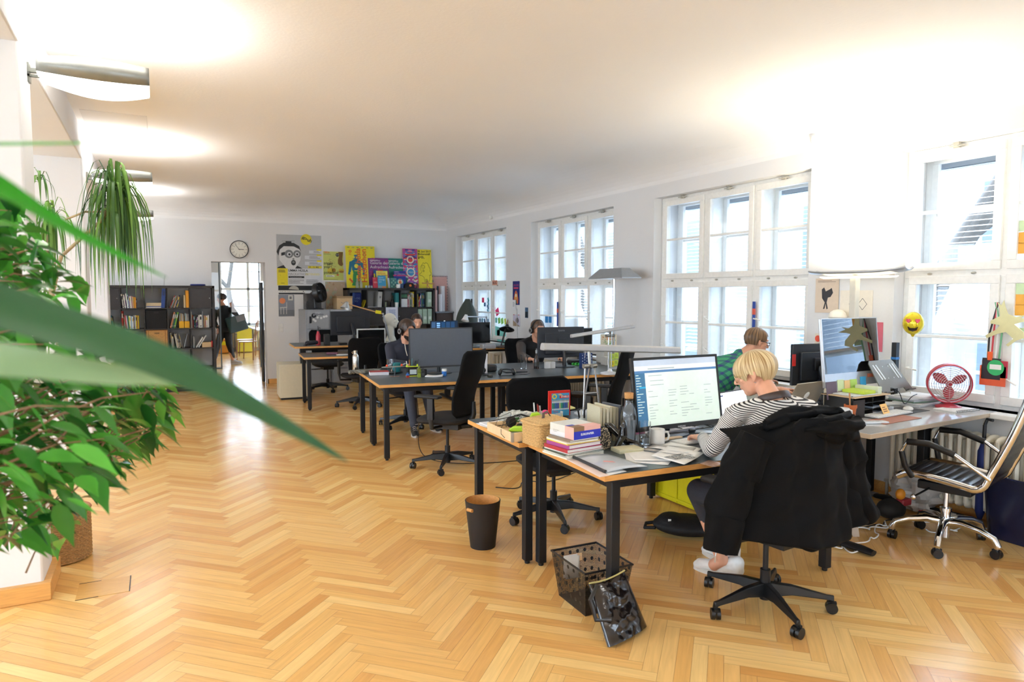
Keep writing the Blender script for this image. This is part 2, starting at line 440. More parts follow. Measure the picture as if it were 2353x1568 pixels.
radiator(4.3,6.2,'cream column radiator beneath the window behind the plaid-shirted man')
radiator(7.3,9.2,'cream column radiator beneath the window with the open casement')
radiator(10.3,12.2,'cream column radiator beneath the farthest window with coloured notes')
# # MATERIALS IN USE
BLK=M('#0d0d0f',.45);BLKM=M('#131316',.6);BLKP=M('#0c0d0f',.35);DGREY=M('#34373c',.5)
LEG=M('#15171b',.5,.3);LINO=M('#465054',.3,var=.05,spec=.5)
BEECH=M('#d9a05a',.4,var=.14,scale=7,stretch=(2,30,30));BEECHX=M('#d9a05a',.4,var=.14,scale=7,stretch=(30,30,2))
ALU=M('#b9bcc0',.3,.9);CHROME=M('#dfe1e4',.08,1.);WHT=M('#ecebe7',.4);WHTP=M('#f2f1ee',.7);GREYP=M('#9a9da1',.5)
MESHB=M('#060608',.85,scale=350,var=.35,bump=.3,spec=.2);LEATH=M('#15131a',.28,bump=.15,scale=120)
# # DESKS
def desk(name,label,x,y,w,d,top=.74,rz=0,legs=((0,0),(1,0),(0,1),(1,1)),group=None,edge=BEECH,lino=LINO,inset=.045,th=.028,tfoot=False):
 t=thing(name,label,'desk',(x,y,0),rz,group)
 m=MB();m.bb((0,0,top-th-.003),(w,d,top-.003));m.build('tabletop',edge,t,bevel=.0015)
 m=MB();m.bb((.0015,.0015,top-.003),(w-.0015,d-.0015,top));m.build('linoleum',lino,t,label='dark grey linoleum desk surface' if lino is LINO else None)
 hz=top-th-.003
 if not tfoot:
  for i,j in legs:
   px=inset+.025 if i==0 else w-inset-.025;py=.03+.0 if j==0 else d-.03
   m=MB();m.box((px,py,hz/2+.01),(.05,.05,hz-.02));m.cyl((px,py,0),(px,py,.02),.016,n=12);m.box((px+(.03 if i==0 else-.03),py,hz-.006),(.12,.055,.012))
   m.build('leg',LEG,t,bevel=.004)
  m=MB()
  for py in(.05,d-.05):m.box((w/2,py,hz-.03),(w-.2,.025,.04))
  for px in(.07,w-.07):m.box((px,d/2,hz-.03),(.025,d-.1,.04))
  m.build('frame',LEG,t,bevel=.002)
 else:
  for px in(.16,w-.16):
   m=MB();m.box((px,d/2,hz/2+.02),(.085,.055,hz-.05));m.build('column',LEG,t,bevel=.006)
   m=MB();m.tube([(px,.05,.022),(px,.12,.026),(px,d-.12,.026),(px,d-.05,.022)],[.03,.038,.038,.03],12,flat=.55);m.build('foot',LEG,t)
  m=MB();m.box((w/2,d/2,hz-.04),(w-.3,.06,.05));m.build('crossbeam',LEG,t,bevel=.003)
 return t
A_R,C_R=R(-2.6),R(-6.0)
desk('desk','beech-edged grey desk in front, with stacked books, papers and the mug',1.867,2.632,1.6,.82,rz=A_R,group=None)
desk('desk','beech-edged grey desk carrying the wicker basket, headset tray and tripod lamp',1.845,3.458,1.6,.82,rz=A_R)
desk('desk','beech-edged grey desk with the glasses, red book and toy blocks near its corner',1.86,6.305,1.6,.76,rz=C_R)
desk('desk','beech-edged grey desk before the bearded man, holding the steel bottle',1.94,7.075,1.6,.70,rz=C_R)
desk('desk','beech-edged grey desk behind the middle empty chair, clear and nearest the window row',3.455,6.135,1.5,.76,rz=C_R)
desk('desk','beech-edged grey desk at which the man in the black hoodie works',3.535,6.90,1.45,.72,rz=C_R)
desk('desk','lower beech-edged grey desk in front of the grey filing cabinets',1.77,9.57,1.6,.78,rz=R(-5))
desk('desk','raised sit-stand beech-edged desk beside the filing cabinets, hair dryer on it',1.80,10.40,1.9,.85,top=.83,rz=R(-4),tfoot=True)
desk('desk','beech-edged desk near the far window, covered with papers and laptop',3.75,9.35,1.35,.8,top=.80,rz=R(-5),tfoot=True)
GLOSSY=M('#dcd8d2',.12,spec=.6);WEDGE=M('#b9a68e',.5)
WD=desk('desk','glossy pale sit-stand desk with the all-in-one computer and red fan',3.68,2.53,1.5,.8,top=.785,rz=R(3.5),tfoot=True,edge=WEDGE,lino=M('#c4c3c2',.1,spec=.8))
desk('desk','pale desk behind the all-in-one computer with a second monitor on it',3.62,3.36,1.52,.8,top=.765,rz=R(3.5),edge=WEDGE,lino=M('#b9b9b8',.2))
# # TASK CHAIRS
def caster(mb,x,y,a,r=.028):
 for s in(-.013,.013):
  ox,oy=-math.sin(a)*s,math.cos(a)*s
  mb.M=Matrix.Identity(4)
  mb.cyl((x+ox-(-math.sin(a))*.009,y+oy-math.cos(a)*.009,r),(x+ox+(-math.sin(a))*.009,y+oy+math.cos(a)*.009,r),r,n=18)
 mb.cyl((x,y,r*1.1),(x,y,r*2.3),.011,n=8)
 mb.box((x,y,r*1.75),(.045,.02,.018),rz=a)
def star(t,n5=5,rad=.32,a0=R(177),hub=.10,mat=None,cm=BLKP,chrome=False):
 mat=mat or BLKP
 for k in range(n5):
  a=a0+k*2*math.pi/n5;cx,cy=math.cos(a),math.sin(a)
  m=MB()
  if chrome:
   m.tube([(cx*.02,cy*.02,hub+.02),(cx*rad*.35,cy*rad*.35,hub+.03),(cx*rad*.7,cy*rad*.7,hub+.015),(cx*rad*.95,cy*rad*.95,hub-.012),(cx*rad*1.02,cy*rad*1.02,.075),(cx*rad,cy*rad,.06)],[.03,.024,.02,.02,.02,.016],12)
  else:
   p=[(.02,hub-.035,hub+.035),(rad*.4,hub-.02,hub+.028),(rad*.93,.068,.092),(rad*1.03,.062,.09)]
   wd=[.03,.022,.013,.012];vs=[]
   for(d,z0,z1),ww in zip(p,wd):
    for sx_,zz,wf in((-1,z0,1),(1,z0,1),(1,z1,.6),(-1,z1,.6)):vs.append((cx*d-cy*sx_*ww*wf,cy*d+cx*sx_*ww*wf,zz))
   fs=[(0,3,2,1),(12,13,14,15)]
   for i in range(3):fs+=[(i*4+j,i*4+(j+1)%4,i*4+4+(j+1)%4,i*4+4+j)for j in range(4)]
   m._add(vs,fs)
  m.build('base_arm',mat,t,bevel=0 if chrome else .004)
  m=MB();caster(m,cx*rad,cy*rad,a+R(60)+k);m.build('caster',cm,t)
def back_panel(w0,w1,z0,z1,y0,y1,lum=.03,curve=.05,nu=18,nv=26,rnd_=.16):
 m=MB()
 def fn(u,v):
  s=2*u-1;hw=w0+(w1-w0)*min(1,v*1.5)
  e=1.0
  if v>1-rnd_:e=1-(1-math.sqrt(max(0,1-((v-1+rnd_)/rnd_)**2)))*.22
  if v<.10:e=1-(1-math.sqrt(max(0,1-((.10-v)/.10)**2)))*.25
  z=z0+(z1-z0)*v
  y=y0+(y1-y0)*v+lum*math.sin(math.pi*min(1,v*1.6))*(1 if v<.625 else 0)+curve*s*s
  return(s*hw*e,y,z)
 m.grid(fn,nu,nv);return m
def task_chair(label,x,y,face,a0=177,seat=.45,top=1.06,arms=True,w=.235,recl=.06,group=None,low=False):
 rz=R(face-90)
 t=thing('office_chair',label,'office chair',(x,y,0),rz,group)
 star(t,a0=R(a0)-rz)
 m=MB();m.cyl((0,0,.045),(0,0,.20),.026,n=16);m.cyl((0,0,.20),(0,0,seat-.06),.014,n=12);m.build('gas_column',M('#2a2b2e',.3,.6),t)
 m=MB();m.box((0,-.03,seat-.075),(.17,.26,.05));m.cyl((.07,.06,seat-.08),(.24,.06,seat-.085),.007,n=8);m.box((.25,.06,seat-.085),(.05,.03,.012))
 m.tube([(0,-.12,seat-.075),(0,-.24,seat-.06),(0,-.275,seat+.05),(0,-.272,seat+.16)],[.03,.03,.025,.02],10,flat=1)
 m.build('tilt_mechanism',BLK,t,bevel=.004)
 m=MB()
 def seatf(u,v):
  a=2*math.pi*u;k=[.0,.55,.9,1.0,1.0,.9,.5,.0][int(v*7+.5)];z=[0,.0,.008,.03,.05,.066,.07,.066][int(v*7+.5)]
  c,s=math.cos(a),math.sin(a);ex=.55
  return(math.copysign(abs(c)**ex,c)*.245*k,math.copysign(abs(s)**ex,s)*.235*k+.01,seat-.045+z+.012*(s*k if s>0 else 0)*-1)
 m.grid(seatf,32,8,cu=True);m.build('seat',M('#0e0e10',.8,scale=300,var=.2,bump=.2),t)
 m=back_panel(.19,w,seat+.03,top,-.215,-.215-recl*2.2)
 m.build('backrest',MESHB,t,solid=.028)
 hw=w
 if arms:
  for s in(-1,1):
   m=MB();m.tube([(s*.12,0,seat-.07),(s*.28,0,seat-.06),(s*.295,0,seat+.02),(s*.295,0,seat+.2)],[.02,.022,.024,.02],10,flat=.7)
   m.box((s*.295,.0,seat+.12),(.03,.06,.2));m.build('arm_post',BLK,t,bevel=.006)
   m=MB();m.box((s*.29,.03,seat+.225),(.085,.25,.028));m.build('armrest',BLKM,t,bevel=.012,seg=3)
 return t
ch_w=task_chair('black office chair draped with the big black coat, woman sitting on it',2.72,2.42,96,a0=177,seat=.46,top=1.04)
task_chair('black mesh-back office chair behind the desk with the wicker basket, seat under it',2.48,4.12,268,a0=253,seat=.43,top=.985,w=.265,recl=.03,arms=False)
task_chair('tall empty black mesh office chair seen from behind, in the middle of the room',2.36,5.83,128,a0=165,seat=.47,top=1.10,w=.215)
task_chair('black office chair turned sideways before the desk lamp, behind the big white screen',3.70,5.36,130,a0=40,seat=.47,top=1.10,w=.22)
task_chair('black mesh office chair at the lower rear desk, behind the steel bottle',2.55,9.62,92,a0=170,seat=.46,top=1.0)
task_chair('black office chair of the bearded man wearing headphones',2.66,7.92,275,a0=215,seat=.45,top=1.0,arms=False)
task_chair('black office chair of the man in the black hoodie',4.45,8.18,250,a0=15,seat=.45,top=.98,arms=False)
task_chair('black office chair tucked at the raised desk by the filing cabinets',2.50,11.45,270,a0=200,seat=.46,top=1.0,arms=False)
task_chair('black office chair the man in the green plaid shirt sits on',4.32,4.62,10,a0=20,seat=.45,top=.9,arms=False)
t=thing('leather_chair','ribbed black leather swivel chair with chrome frame and base by the window','office chair',(4.44,2.52,0),R(13))
star(t,rad=.295,a0=R(133)-R(15),hub=.13,mat=CHROME,chrome=True)
m=MB();m.cyl((0,0,.05),(0,0,.22),.028,n=20);m.cyl((0,0,.22),(0,0,.24),.034,n=20);m.cyl((0,0,.24),(0,0,.36),.014);m.build('gas_column',CHROME,t)
m=MB();m.box((0,.0,.375),(.12,.30,.055));m.cyl((-.05,.08,.36),(-.26,.10,.34),.006);m.build('tilt_mechanism',BLK,t,bevel=.012)
m=MB();m.sph((-.27,.10,.34),.018);m.build('lever_knob',CHROME,t)
prof=[]
for i in range(60):
 s=i/59
 if s<.42:q=s/.42;prof.append((.21-.41*q,.475-.03*q+.012*math.sin(q*3.1)-(.03 if q<.05 else 0)))
 elif s<.55:
  q=(s-.42)/.13;a=q*math.pi/2*.82;prof.append((-.20-.075*math.sin(a),.445+.075*(1-math.cos(a))))
 else:
  q=(s-.55)/.45;prof.append((-.272-.21*q-.02*math.sin(q*3),.505+.64*q))
m=MB()
def shell(u,v):
 i=v*59;k=int(round(i));y,z=prof[k];s=2*u-1
 rib=.010*abs(math.sin(v*math.pi*21));k2=min(59,k+1);k1=max(0,k-1)
 ty,tz=prof[k2][0]-prof[k1][0],prof[k2][1]-prof[k1][1];L=math.hypot(ty,tz)or 1
 ny,nz=-tz/L,ty/L
 if nz<0 and v<.45:ny,nz=-ny,-nz
 if ny<0 and v>=.45:ny,nz=-ny,-nz
 d=rib*(1-s**4)-.02*(1-s*s)*0
 return(s*.225,y+ny*d,z+nz*d)
def shell_hi(u,v):return shell(u,v)
vv=240
fineprof=prof
def interp(v):
 i=v*59;k=min(58,int(i));f=i-k;a,b=fineprof[k],fineprof[k+1];return(a[0]+(b[0]-a[0])*f,a[1]+(b[1]-a[1])*f)
def shellf(u,v,side=1):
 y,z=interp(v);s=2*u-1;a=interp(max(0,v-.02));b_=interp(min(1,v+.02));ty,tz=b_[0]-a[0],b_[1]-a[1];L=math.hypot(ty,tz)or 1
 ny,nz=tz/L,-ty/L
 rib=.011*math.sqrt(abs(math.sin(v*math.pi*20)))*(1-abs(s)**6)+.006
 return(s*.222,y+side*ny*rib,z+side*nz*rib)
m.grid(lambda u,v:shellf(u,v,1),9,200);m.grid(lambda u,v:shellf(1-u,v,-1),9,200)
m.build('leather_shell',LEATH,t,smooth=60)
for s in(-1,1):
 m=MB();m.tube([(s*.232,interp(q/40)[0],interp(q/40)[1])for q in range(41)],[.018]*41,12,flat=1.25);m.build('side_rail',CHROME,t)
 m=MB();ar=[(s*.245,.12,.46),(s*.285,.15,.53),(s*.29,.17,.62),(s*.288,.14,.685),(s*.288,.02,.69),(s*.285,-.12,.645),(s*.275,-.25,.56),(s*.245,-.29,.52)]
 m.tube(ar,.011,10);m.build('arm_frame',CHROME,t)
 m=MB();m.tube(ar[0:3],.017,10);m.tube(ar[3:6],.02,10);m.build('armrest_pad',BLK,t)
 # # MONITORS
def screen_mat(kind):
 m,nt,b=new_mat('screen_'+kind);return m
SCR_OFF=M('#0b0c0f',.12,spec=.6)
def monitor(name,label,c,w,h,yaw,base_z,tilt=0,front=None,bezel=BLKP,backm=None,stand='plate',brand=None,th=.022,fb=.012,chin=.012,group=None,backbrand=None,hook=None,standoff=.09,smat=None):
 """c: centre of the panel; yaw: direction the screen faces (deg)"""
 t=thing(name,label,'monitor',(c[0],c[1],base_z),R(yaw+90),group)
 z=c[2]-base_z;TM=T(0,0,z)@RX(R(-tilt))
 m=MB(TM)
 m.bb((-w/2,0,-h/2),(w/2,th,h/2));m.bb((-w*.36,th,-h*.38),(w*.36,th+.022,h*.30));m.build('housing',backm or bezel,t,bevel=.005)
 m=MB(TM);m.bb((-w/2+.001,-.004,-h/2+.001),(w/2-.001,.001,-h/2+chin));m.bb((-w/2+.001,-.004,h/2-fb),(w/2-.001,.001,h/2-.001));m.bb((-w/2+.001,-.004,-h/2+chin),(-w/2+fb,.001,h/2-fb));m.bb((w/2-fb,-.004,-h/2+chin),(w/2-.001,.001,h/2-fb))
 if brand:m.text(brand,.013,T(0,-.0045,-h/2+.004)@RX(R(90)),1,'CENTER',bold=.0003)
 m.build('bezel',[bezel,M('#c9ccd0',.4)],t)
 m=MB(TM)
 if front:front(m,w-2*fb,h-chin-fb,(chin-fb)/2)
 else:m.poly([(-w/2+fb,-.001,-h/2+chin),(w/2-fb,-.001,-h/2+chin),(w/2-fb,-.001,h/2-fb),(-w/2+fb,-.001,h/2-fb)])
 m.build('screen',front.mats if front else SCR_OFF,t,smooth=0)
 if backbrand:
  m=MB(TM);m.text(backbrand,.035,T(0,th+.003,h*.36)@RZ(R(180))@RX(R(90)),0,'CENTER',bold=.0008);m.build('lettering',M('#74787f',.4),t)
 sm=smat or bezel
 if stand=='plate':
  m=MB();m.tube([(0,standoff+.02,.01),(0,standoff+.01,z*.5),(0,.04,z-.02)],[.035,.028,.03],10,flat=.6);m.box((0,.045,z),(.1,.03,.1));m.build('stand_neck',sm,t,bevel=.003)
  m=MB();m.lathe([(.001,0),(.125,0),(.125,.007),(.05,.014),(.001,.014)],(0,standoff,0),28,sx=1.15,sy=.85);m.build('stand_base',sm,t)
 elif stand=='arm':
  m=MB();m.tube([(0,standoff+.08,0),(0,standoff+.08,z*.55),(0,.05,z)],.018,10);m.box((0,.03,z),(.1,.02,.1));m.build('stand_neck',sm,t)
  m=MB();m.box((0,standoff+.08,.005),(.14,.12,.012));m.build('stand_base',sm,t,bevel=.003)
 return t
EM=.27
def scr(col,e=EM):return M(col,.35,emit=e,spec=.3)
def admin_screen(m,w,h,dz):
 z0,z1=dz-h/2,dz+h/2;X0,X1=-w/2,w/2
 def q(a,b,c,d,mi,y=-.0012):m.poly([(a,y,b),(c,y,b),(c,y,d),(a,y,d)],mi)
 q(X0,z0,X1,z1,0)
 q(X0,z1-.035,X1,z1,1,-.0014);q(X0,z1-.062,X1,z1-.035,2,-.0014);q(X0,z1-.076,X1,z1-.062,3,-.0014)
 q(X0,z0,X0+.075,z1-.076,4,-.0014);q(X0+.03,z1-.165,X0+.075,z1-.155,5,-.0016)
 r_=random.Random(3)
 for k in range(22):
  zz=z1-.09-k*.0155
  if zz<z0+.05:break
  q(X0+.008,zz,X0+.02+r_.random()*.04,zz+.004,0,-.0018)
 for(xx,zz)in[(.1,.095),(.11,.125),(.11,.15)]:q(X0+xx,z1-zz,X0+xx+.1,z1-zz+.003,6,-.0016)
 for row in range(12):
  zz=z1-.17-row*.016
  for cx in(.09,.24,.33,.40,.52):
   if r_.random()<.62:q(X0+cx,zz,X0+cx+.02+r_.random()*.05,zz+.0028,6,-.0016)
 q(X0+.1,z1-.055,X0+.3,z1-.05,6,-.0016)
admin_screen.mats=[scr('#d6e6dc'),scr('#b9c6d6'),scr('#dfe6ea'),scr('#3b5a7c',.9),scr('#2f5470',.8),scr('#2f9ac4'),scr('#93a3a6')]
monitor('monitor','large black monitor with a pale web page, in front of the blonde woman',(2.765,3.15,1.018),.665,.43,270,.74,tilt=9,front=admin_screen,brand='SAMSUNG',chin=.028,fb=.016)
# # PEOPLE
SKIN=M('#e0a688',.5,var=.05,scale=20);SKIN2=M('#cf9a7f',.5,var=.05,scale=20)
class Blob(MB):
 def cap(s,p0,r0,p1,r1,n=14):
  p0,p1=V(p0),V(p1);s.sph(p0,r0,n);s.sph(p1,r1,n);s.cyl(p0,p1,r0*.985,r1*.985,n=n);return s
 def chain(s,pts,rs,n=14):
  for i in range(len(pts)-1):s.cap(pts[i],rs[i],pts[i+1],rs[i+1],n)
  return s
 def loft(s,secs,n=24):
  vs=[]
  for c,a,b in secs:
   c,a,b=V(c),V(a),V(b)
   for j in range(n):
    t=2*math.pi*j/n;ct,st=math.cos(t),math.sin(t)
    ct=math.copysign(abs(ct)**.85,ct);st=math.copysign(abs(st)**.85,st)
    vs.append(c+a*ct+b*st)
  k=len(secs);fs=[(i*n+j,i*n+(j+1)%n,(i+1)*n+(j+1)%n,(i+1)*n+j)for i in range(k-1)for j in range(n)]
  fs+=[tuple(range(n-1,-1,-1)),tuple((k-1)*n+j for j in range(n))]
  s._add(vs,fs);return s
 def skin(s,name,mat,parent,vox=.006,it=4,label=None):
  o=s.build(name,mat,parent,label=label,smooth=0)
  r=o.modifiers.new('one_surface','REMESH');r.mode='VOXEL';r.voxel_size=vox;r.use_smooth_shade=True
  if it:
   m=o.modifiers.new('soften','SMOOTH');m.factor=.5;m.iterations=it
  return o
def frame_of(fwd,up=(0,0,1)):
 f=V(fwd).normalized();u=V(up);u=(u-f*u.dot(f)).normalized();r=f.cross(u)
 return Matrix((r,f,u)).transposed()
def head_caps(B,c,F,sc=1.,ears=True,beard=False):
 m=B.M;B.M=T(*c)@F.to_4x4()@Matrix.Scale(sc,4)
 B.sph((0,-.012,.03),(.074,.094,.088),24);B.sph((0,.018,-.02),(.062,.071,.082),20)
 B.sph((0,.05,-.078),(.034,.030,.028),16);B.sph((0,.03,-.062),(.052,.045,.042),16)
 B.cap((0,.082,.022),.0085,(0,.104,-.02),.0125,10);B.sph((.011,.09,-.024),.009,8);B.sph((-.011,.09,-.024),.009,8)
 B.sph((0,.081,-.047),(.024,.012,.0065),10);B.sph((0,.079,-.057),(.020,.012,.007),10)
 B.sph((.03,.068,.034),(.028,.016,.009),10);B.sph((-.03,.068,.034),(.028,.016,.009),10)
 B.sph((.042,.052,-.012),(.022,.022,.02),10);B.sph((-.042,.052,-.012),(.022,.022,.02),10)
 if ears:
  for s in(-1,1):
   B.M=T(*c)@F.to_4x4()@Matrix.Scale(sc,4)@T(s*.076,-.004,-.004)@RZ(s*.45)
   B.tube([(0,.006,-.028),(0,-.004,-.026),(0,-.02,-.006),(0,-.022,.016),(0,-.010,.031),(0,.006,.026),(0,.012,.008)],.0055,8)
   B.sph((0,-.004,0),(.005,.016,.026),10);B.sph((0,.002,-.026),(.006,.008,.009),8)
 B.M=m
def hand(B,w,d,up,side,curl=.5,sc=1.,spread=1.):
 """w wrist, d direction of the hand, up back-of-hand normal, side = +1 thumb on the right of d"""
 d=V(d).normalized();up=V(up);up=(up-d*up.dot(d)).normalized();r=d.cross(up)*side;w=V(w)
 P=lambda a,b,c:w+d*a*sc+r*b*sc+up*c*sc
 B.cap(P(-.03,0,0),.026*sc,P(.02,.0,0),.025*sc)
 for b in(-.026,-.009,.009,.026):B.cap(P(.02,b*.8,0),.016*sc,P(.078,b*1.05,.004),.0115*sc,10)
 for i,(b,L)in enumerate(((.030,.070),(.010,.078),(-.010,.072),(-.029,.058))):
  p=P(.082,b,.004);a=-.15
  pts=[p]
  for k,(f,cu)in enumerate(((.45,.5),(.3,.9),(.25,.7))):
   a+=cu*curl*(1+.12*i)
   p=p+(d*math.cos(a)-up*math.sin(a)+r*b*2.2*spread*(1 if k==0 else .3))*L*f*sc;pts.append(p)
  B.chain(pts,[.0095*sc,.0088*sc,.008*sc,.0068*sc],10)
 B.chain([P(.012,.022,-.004),P(.04,.045,-.012),P(.068,.052,-.020),P(.092,.048,-.026)],[.0145*sc,.0125*sc,.0105*sc,.008*sc],10)
def torso(B,hip,chest,neck,right,w_hip,w_waist,w_ch,w_sh,d,extra=0.0):
 hip,chest,neck=V(hip),V(chest),V(neck);r=V(right).normalized()
 ax_=(neck-hip).normalized();f=ax_.cross(r).normalized()*-1
 L=[]
 for t,w,dd in((-.16,w_hip*.9,d*.95),(0,w_hip,d*1.05),(.25,w_waist*1.02,d*.92),(.45,w_waist*1.05,d*.93),(.68,w_ch,d*1.0),(.85,w_sh*.93,d*.88),(.94,w_sh*.72,d*.70),(1.0,w_sh*.42,d*.5)):
  p=hip.lerp(chest,min(1,t/.65))if t<.65 else chest.lerp(neck,(t-.65)/.35)
  if t<0:p=hip+(hip-chest).normalized()*.09
  L.append((p,r*(w+extra),f*(dd+extra)))
 B.loft(L)
def eyes(t,c,F,sc,col,open_=True,brow=None):
 Mx=T(*c)@F.to_4x4()@Matrix.Scale(sc,4)
 for s in(-1,1):
  e=MB(Mx);e.sph((s*.030,.0785,.012),(.0115,.006,.0048 if open_ else .002),12,0 if open_ else 1)
  if open_:e.sph((s*.030,.0835,.0115),(.0045,.0022,.0042),10,1)
  e.build('eye',[M('#e9e4df',.2),M('#1d1512',.2)],t)
  if brow:
   b=MB(Mx);b.tube([(s*.016,.0865,.030),(s*.03,.086,.035),(s*.045,.077,.031)],[.0025,.0035,.002],8);b.build('eyebrow',brow,t)
def headphones(label,c,F,sc=1.,side_tilt=0,col=BLK,up=.115):
 Mx=T(*c)@F.to_4x4()@Matrix.Scale(sc,4)
 t=thing('headphones',label,'headphones',tuple(c));Mx=T(*(-V(c)))@Mx
 m=MB(Mx);m.tube([(math.cos(a)*.092,-.01,-.005+math.sin(a)*up)for a in[math.pi*k/20 for k in range(21)]],.008,10,flat=1.3);m.build('headband',col,t)
 for s in(-1,1):
  m=MB(Mx);m.M=Mx@T(s*.085,-.008,-.008)@RY(R(90));m.lathe([(.001,-.018),(.03,-.018),(.037,-.008),(.037,.008),(.03,.016),(.001,.018)],n=24)
  m.build('ear_cup',col,t)
  m=MB(Mx);m.M=Mx@T(s*.104,-.008,-.008)@RY(R(90));m.lathe([(.018,-.002),(.03,-.002),(.03,.002),(.018,.002),(.018,-.002)],n=24,caps=False);m.build('trim_ring',ALU,t)
 return t
 # ---------- the woman in front: joints in room coordinates
def stripes(name,axis='Z',period=.0105,uv=False,c0='#e9e7e3',c1='#2b2a2d',duty=.45,off=0.):
 m,nt,b=new_mat(name);b.inputs['Roughness'].default_value=.85
 if uv:
  src=nt.nodes.new('ShaderNodeUVMap');sx=nt.nodes.new('ShaderNodeSeparateXYZ');nt.links.new(src.outputs[0],sx.inputs[0]);o=sx.outputs['Y']
 else:
  tc=nt.nodes.new('ShaderNodeTexCoord');d=nt.nodes.new('ShaderNodeVectorMath');d.operation='DOT_PRODUCT';d.inputs[1].default_value=axis
  nt.links.new(tc.outputs['Object'],d.inputs[0]);o=d.outputs['Value']
 a=nt.nodes.new('ShaderNodeMath');a.operation='DIVIDE';a.inputs[1].default_value=period;nt.links.new(o,a.inputs[0])
 f=nt.nodes.new('ShaderNodeMath');f.operation='FRACT';nt.links.new(a.outputs[0],f.inputs[0])
 g=nt.nodes.new('ShaderNodeMath');g.operation='LESS_THAN';g.inputs[1].default_value=duty;nt.links.new(f.outputs[0],g.inputs[0])
 mx=nt.nodes.new('ShaderNodeMix');mx.data_type='RGBA';mx.inputs[6].default_value=(*lin(c0),1);mx.inputs[7].default_value=(*lin(c1),1)
 nt.links.new(g.outputs[0],mx.inputs[0]);nt.links.new(mx.outputs[2],b.inputs['Base Color'])
 return m
hc=V((2.80,2.60,1.178));HF=frame_of((-.50,.80,-.34),(-.10,.15,1))
pw=thing('person','blonde seated woman in a striped long-sleeved top and glasses, typing at the front desk','person',(2.74,2.42,0))
def W(*p):return V(p)-V((2.74,2.42,0))
hcl=hc-V((2.74,2.42,0))
B=Blob()
head_caps(B,hcl,HF,1.0)
nb=W(2.78,2.46,1.062);neckr=V((.97,-.26,0))
B.cap(hcl+HF@V((0,-.028,-.055)),.049,nb,.054);B.cap(nb,.054,W(2.77,2.42,1.0),.06)
shL,shR=W(2.575,2.49,1.0),W(2.970,2.39,1.005)
elL,wrL=W(2.515,2.60,.803),W(2.735,2.90,.785)
elR,wrR=W(3.12,2.60,.80),W(2.99,2.90,.785)
torso(B,W(2.72,2.33,.55),W(2.75,2.39,.86),W(2.775,2.44,1.05),neckr,.15,.12,.14,.17,.085)
B.chain([shL,elL+V((.006,.012,.01)),wrL],[.042,.027,.022]);B.chain([shR,elR,wrR],[.042,.027,.022])
hand(B,wrL,(.18,.95,-.08),(0,.1,1),1,.75,.98);hand(B,wrR,(-.15,.95,-.05),(0,.1,1),-1,.7,.98)
B.chain([W(2.64,2.36,.54),W(2.62,2.80,.52),W(2.80,2.80,.10)],[.085,.06,.036]);B.chain([W(2.80,2.34,.54),W(2.88,2.78,.53),W(2.98,2.92,.10)],[.085,.06,.036])
B.cap(W(2.80,2.80,.10),.036,W(2.78,2.84,.06),.034);B.cap(W(2.98,2.92,.10),.036,W(2.98,2.98,.06),.034)
B.skin('body',SKIN,pw,.0045,3)
STR=stripes('breton_stripes',(0,-.35,.94),.0088)
B=Blob();torso(B,W(2.72,2.33,.55),W(2.75,2.385,.86),W(2.775,2.435,1.062),neckr,.155,.13,.15,.185,.092,.006)
B.cap(shL,.056,shL+V((.09,-.03,.03)),.05);B.cap(shR,.056,shR-V((.09,-.03,-.03)),.05)
B.skin('striped_top',STR,pw,.006,5)
STU=stripes('breton_sleeve',uv=True,period=.0088)
for sh,el,wr,s in((shL,elL,wrL,-1),(shR,elR,wrR,1)):
 pts=[];rs=[]
 for k in range(26):
  q=k/25
  if q<.5:a=sh+(V((-.0*s,0,.012)));p=a.lerp(el,q/.5)
  else:p=el.lerp(wr,(q-.5)/.5)
  pts.append(p)
 for _ in range(1):pts=[pts[0]]+[(pts[i-1]+pts[i]*2+pts[i+1])/4 for i in range(1,25)]+[pts[-1]]
 rs=[.058-.012*min(1,q/12)+(.003*math.sin(q*1.9))if q<13 else .047-.015*((q-13)/12)+.0025*math.sin(q*2.3)for q in range(26)]
 rs[0]=.045
 m=MB();m.tube(pts,rs,20,uv=True);m.build('sleeve',STU,pw,smooth=70)
 c=MB();c.tube([pts[-2],pts[-1],pts[-1]+(pts[-1]-pts[-2]).normalized()*.012],[.0325,.033,.030],18);c.build('cuff',M('#9fa1a3',.9),pw)
def strand(col1,col2,name,sc=60):
 m,nt,b=new_mat(name);b.inputs['Roughness'].default_value=.38
 tc=nt.nodes.new('ShaderNodeUVMap');mp=nt.nodes.new('ShaderNodeMapping');mp.inputs['Scale'].default_value=(sc,1.2,1)
 n=nt.nodes.new('ShaderNodeTexNoise');n.inputs['Scale'].default_value=1.0;n.inputs['Detail'].default_value=4
 nt.links.new(tc.outputs[0],mp.inputs[0]);nt.links.new(mp.outputs[0],n.inputs['Vector'])
 cr=nt.nodes.new('ShaderNodeValToRGB');cr.color_ramp.elements[0].position=.36;cr.color_ramp.elements[1].position=.62
 cr.color_ramp.elements[0].color=(*lin(col1),1);cr.color_ramp.elements[1].color=(*lin(col2),1)
 nt.links.new(n.outputs['Fac'],cr.inputs[0]);nt.links.new(cr.outputs[0],b.inputs['Base Color'])
 bp=nt.nodes.new('ShaderNodeBump');bp.inputs['Strength'].default_value=.5;bp.inputs['Distance'].default_value=.004
 nt.links.new(n.outputs['Fac'],bp.inputs['Height']);nt.links.new(bp.outputs['Normal'],b.inputs['Normal'])
 return m
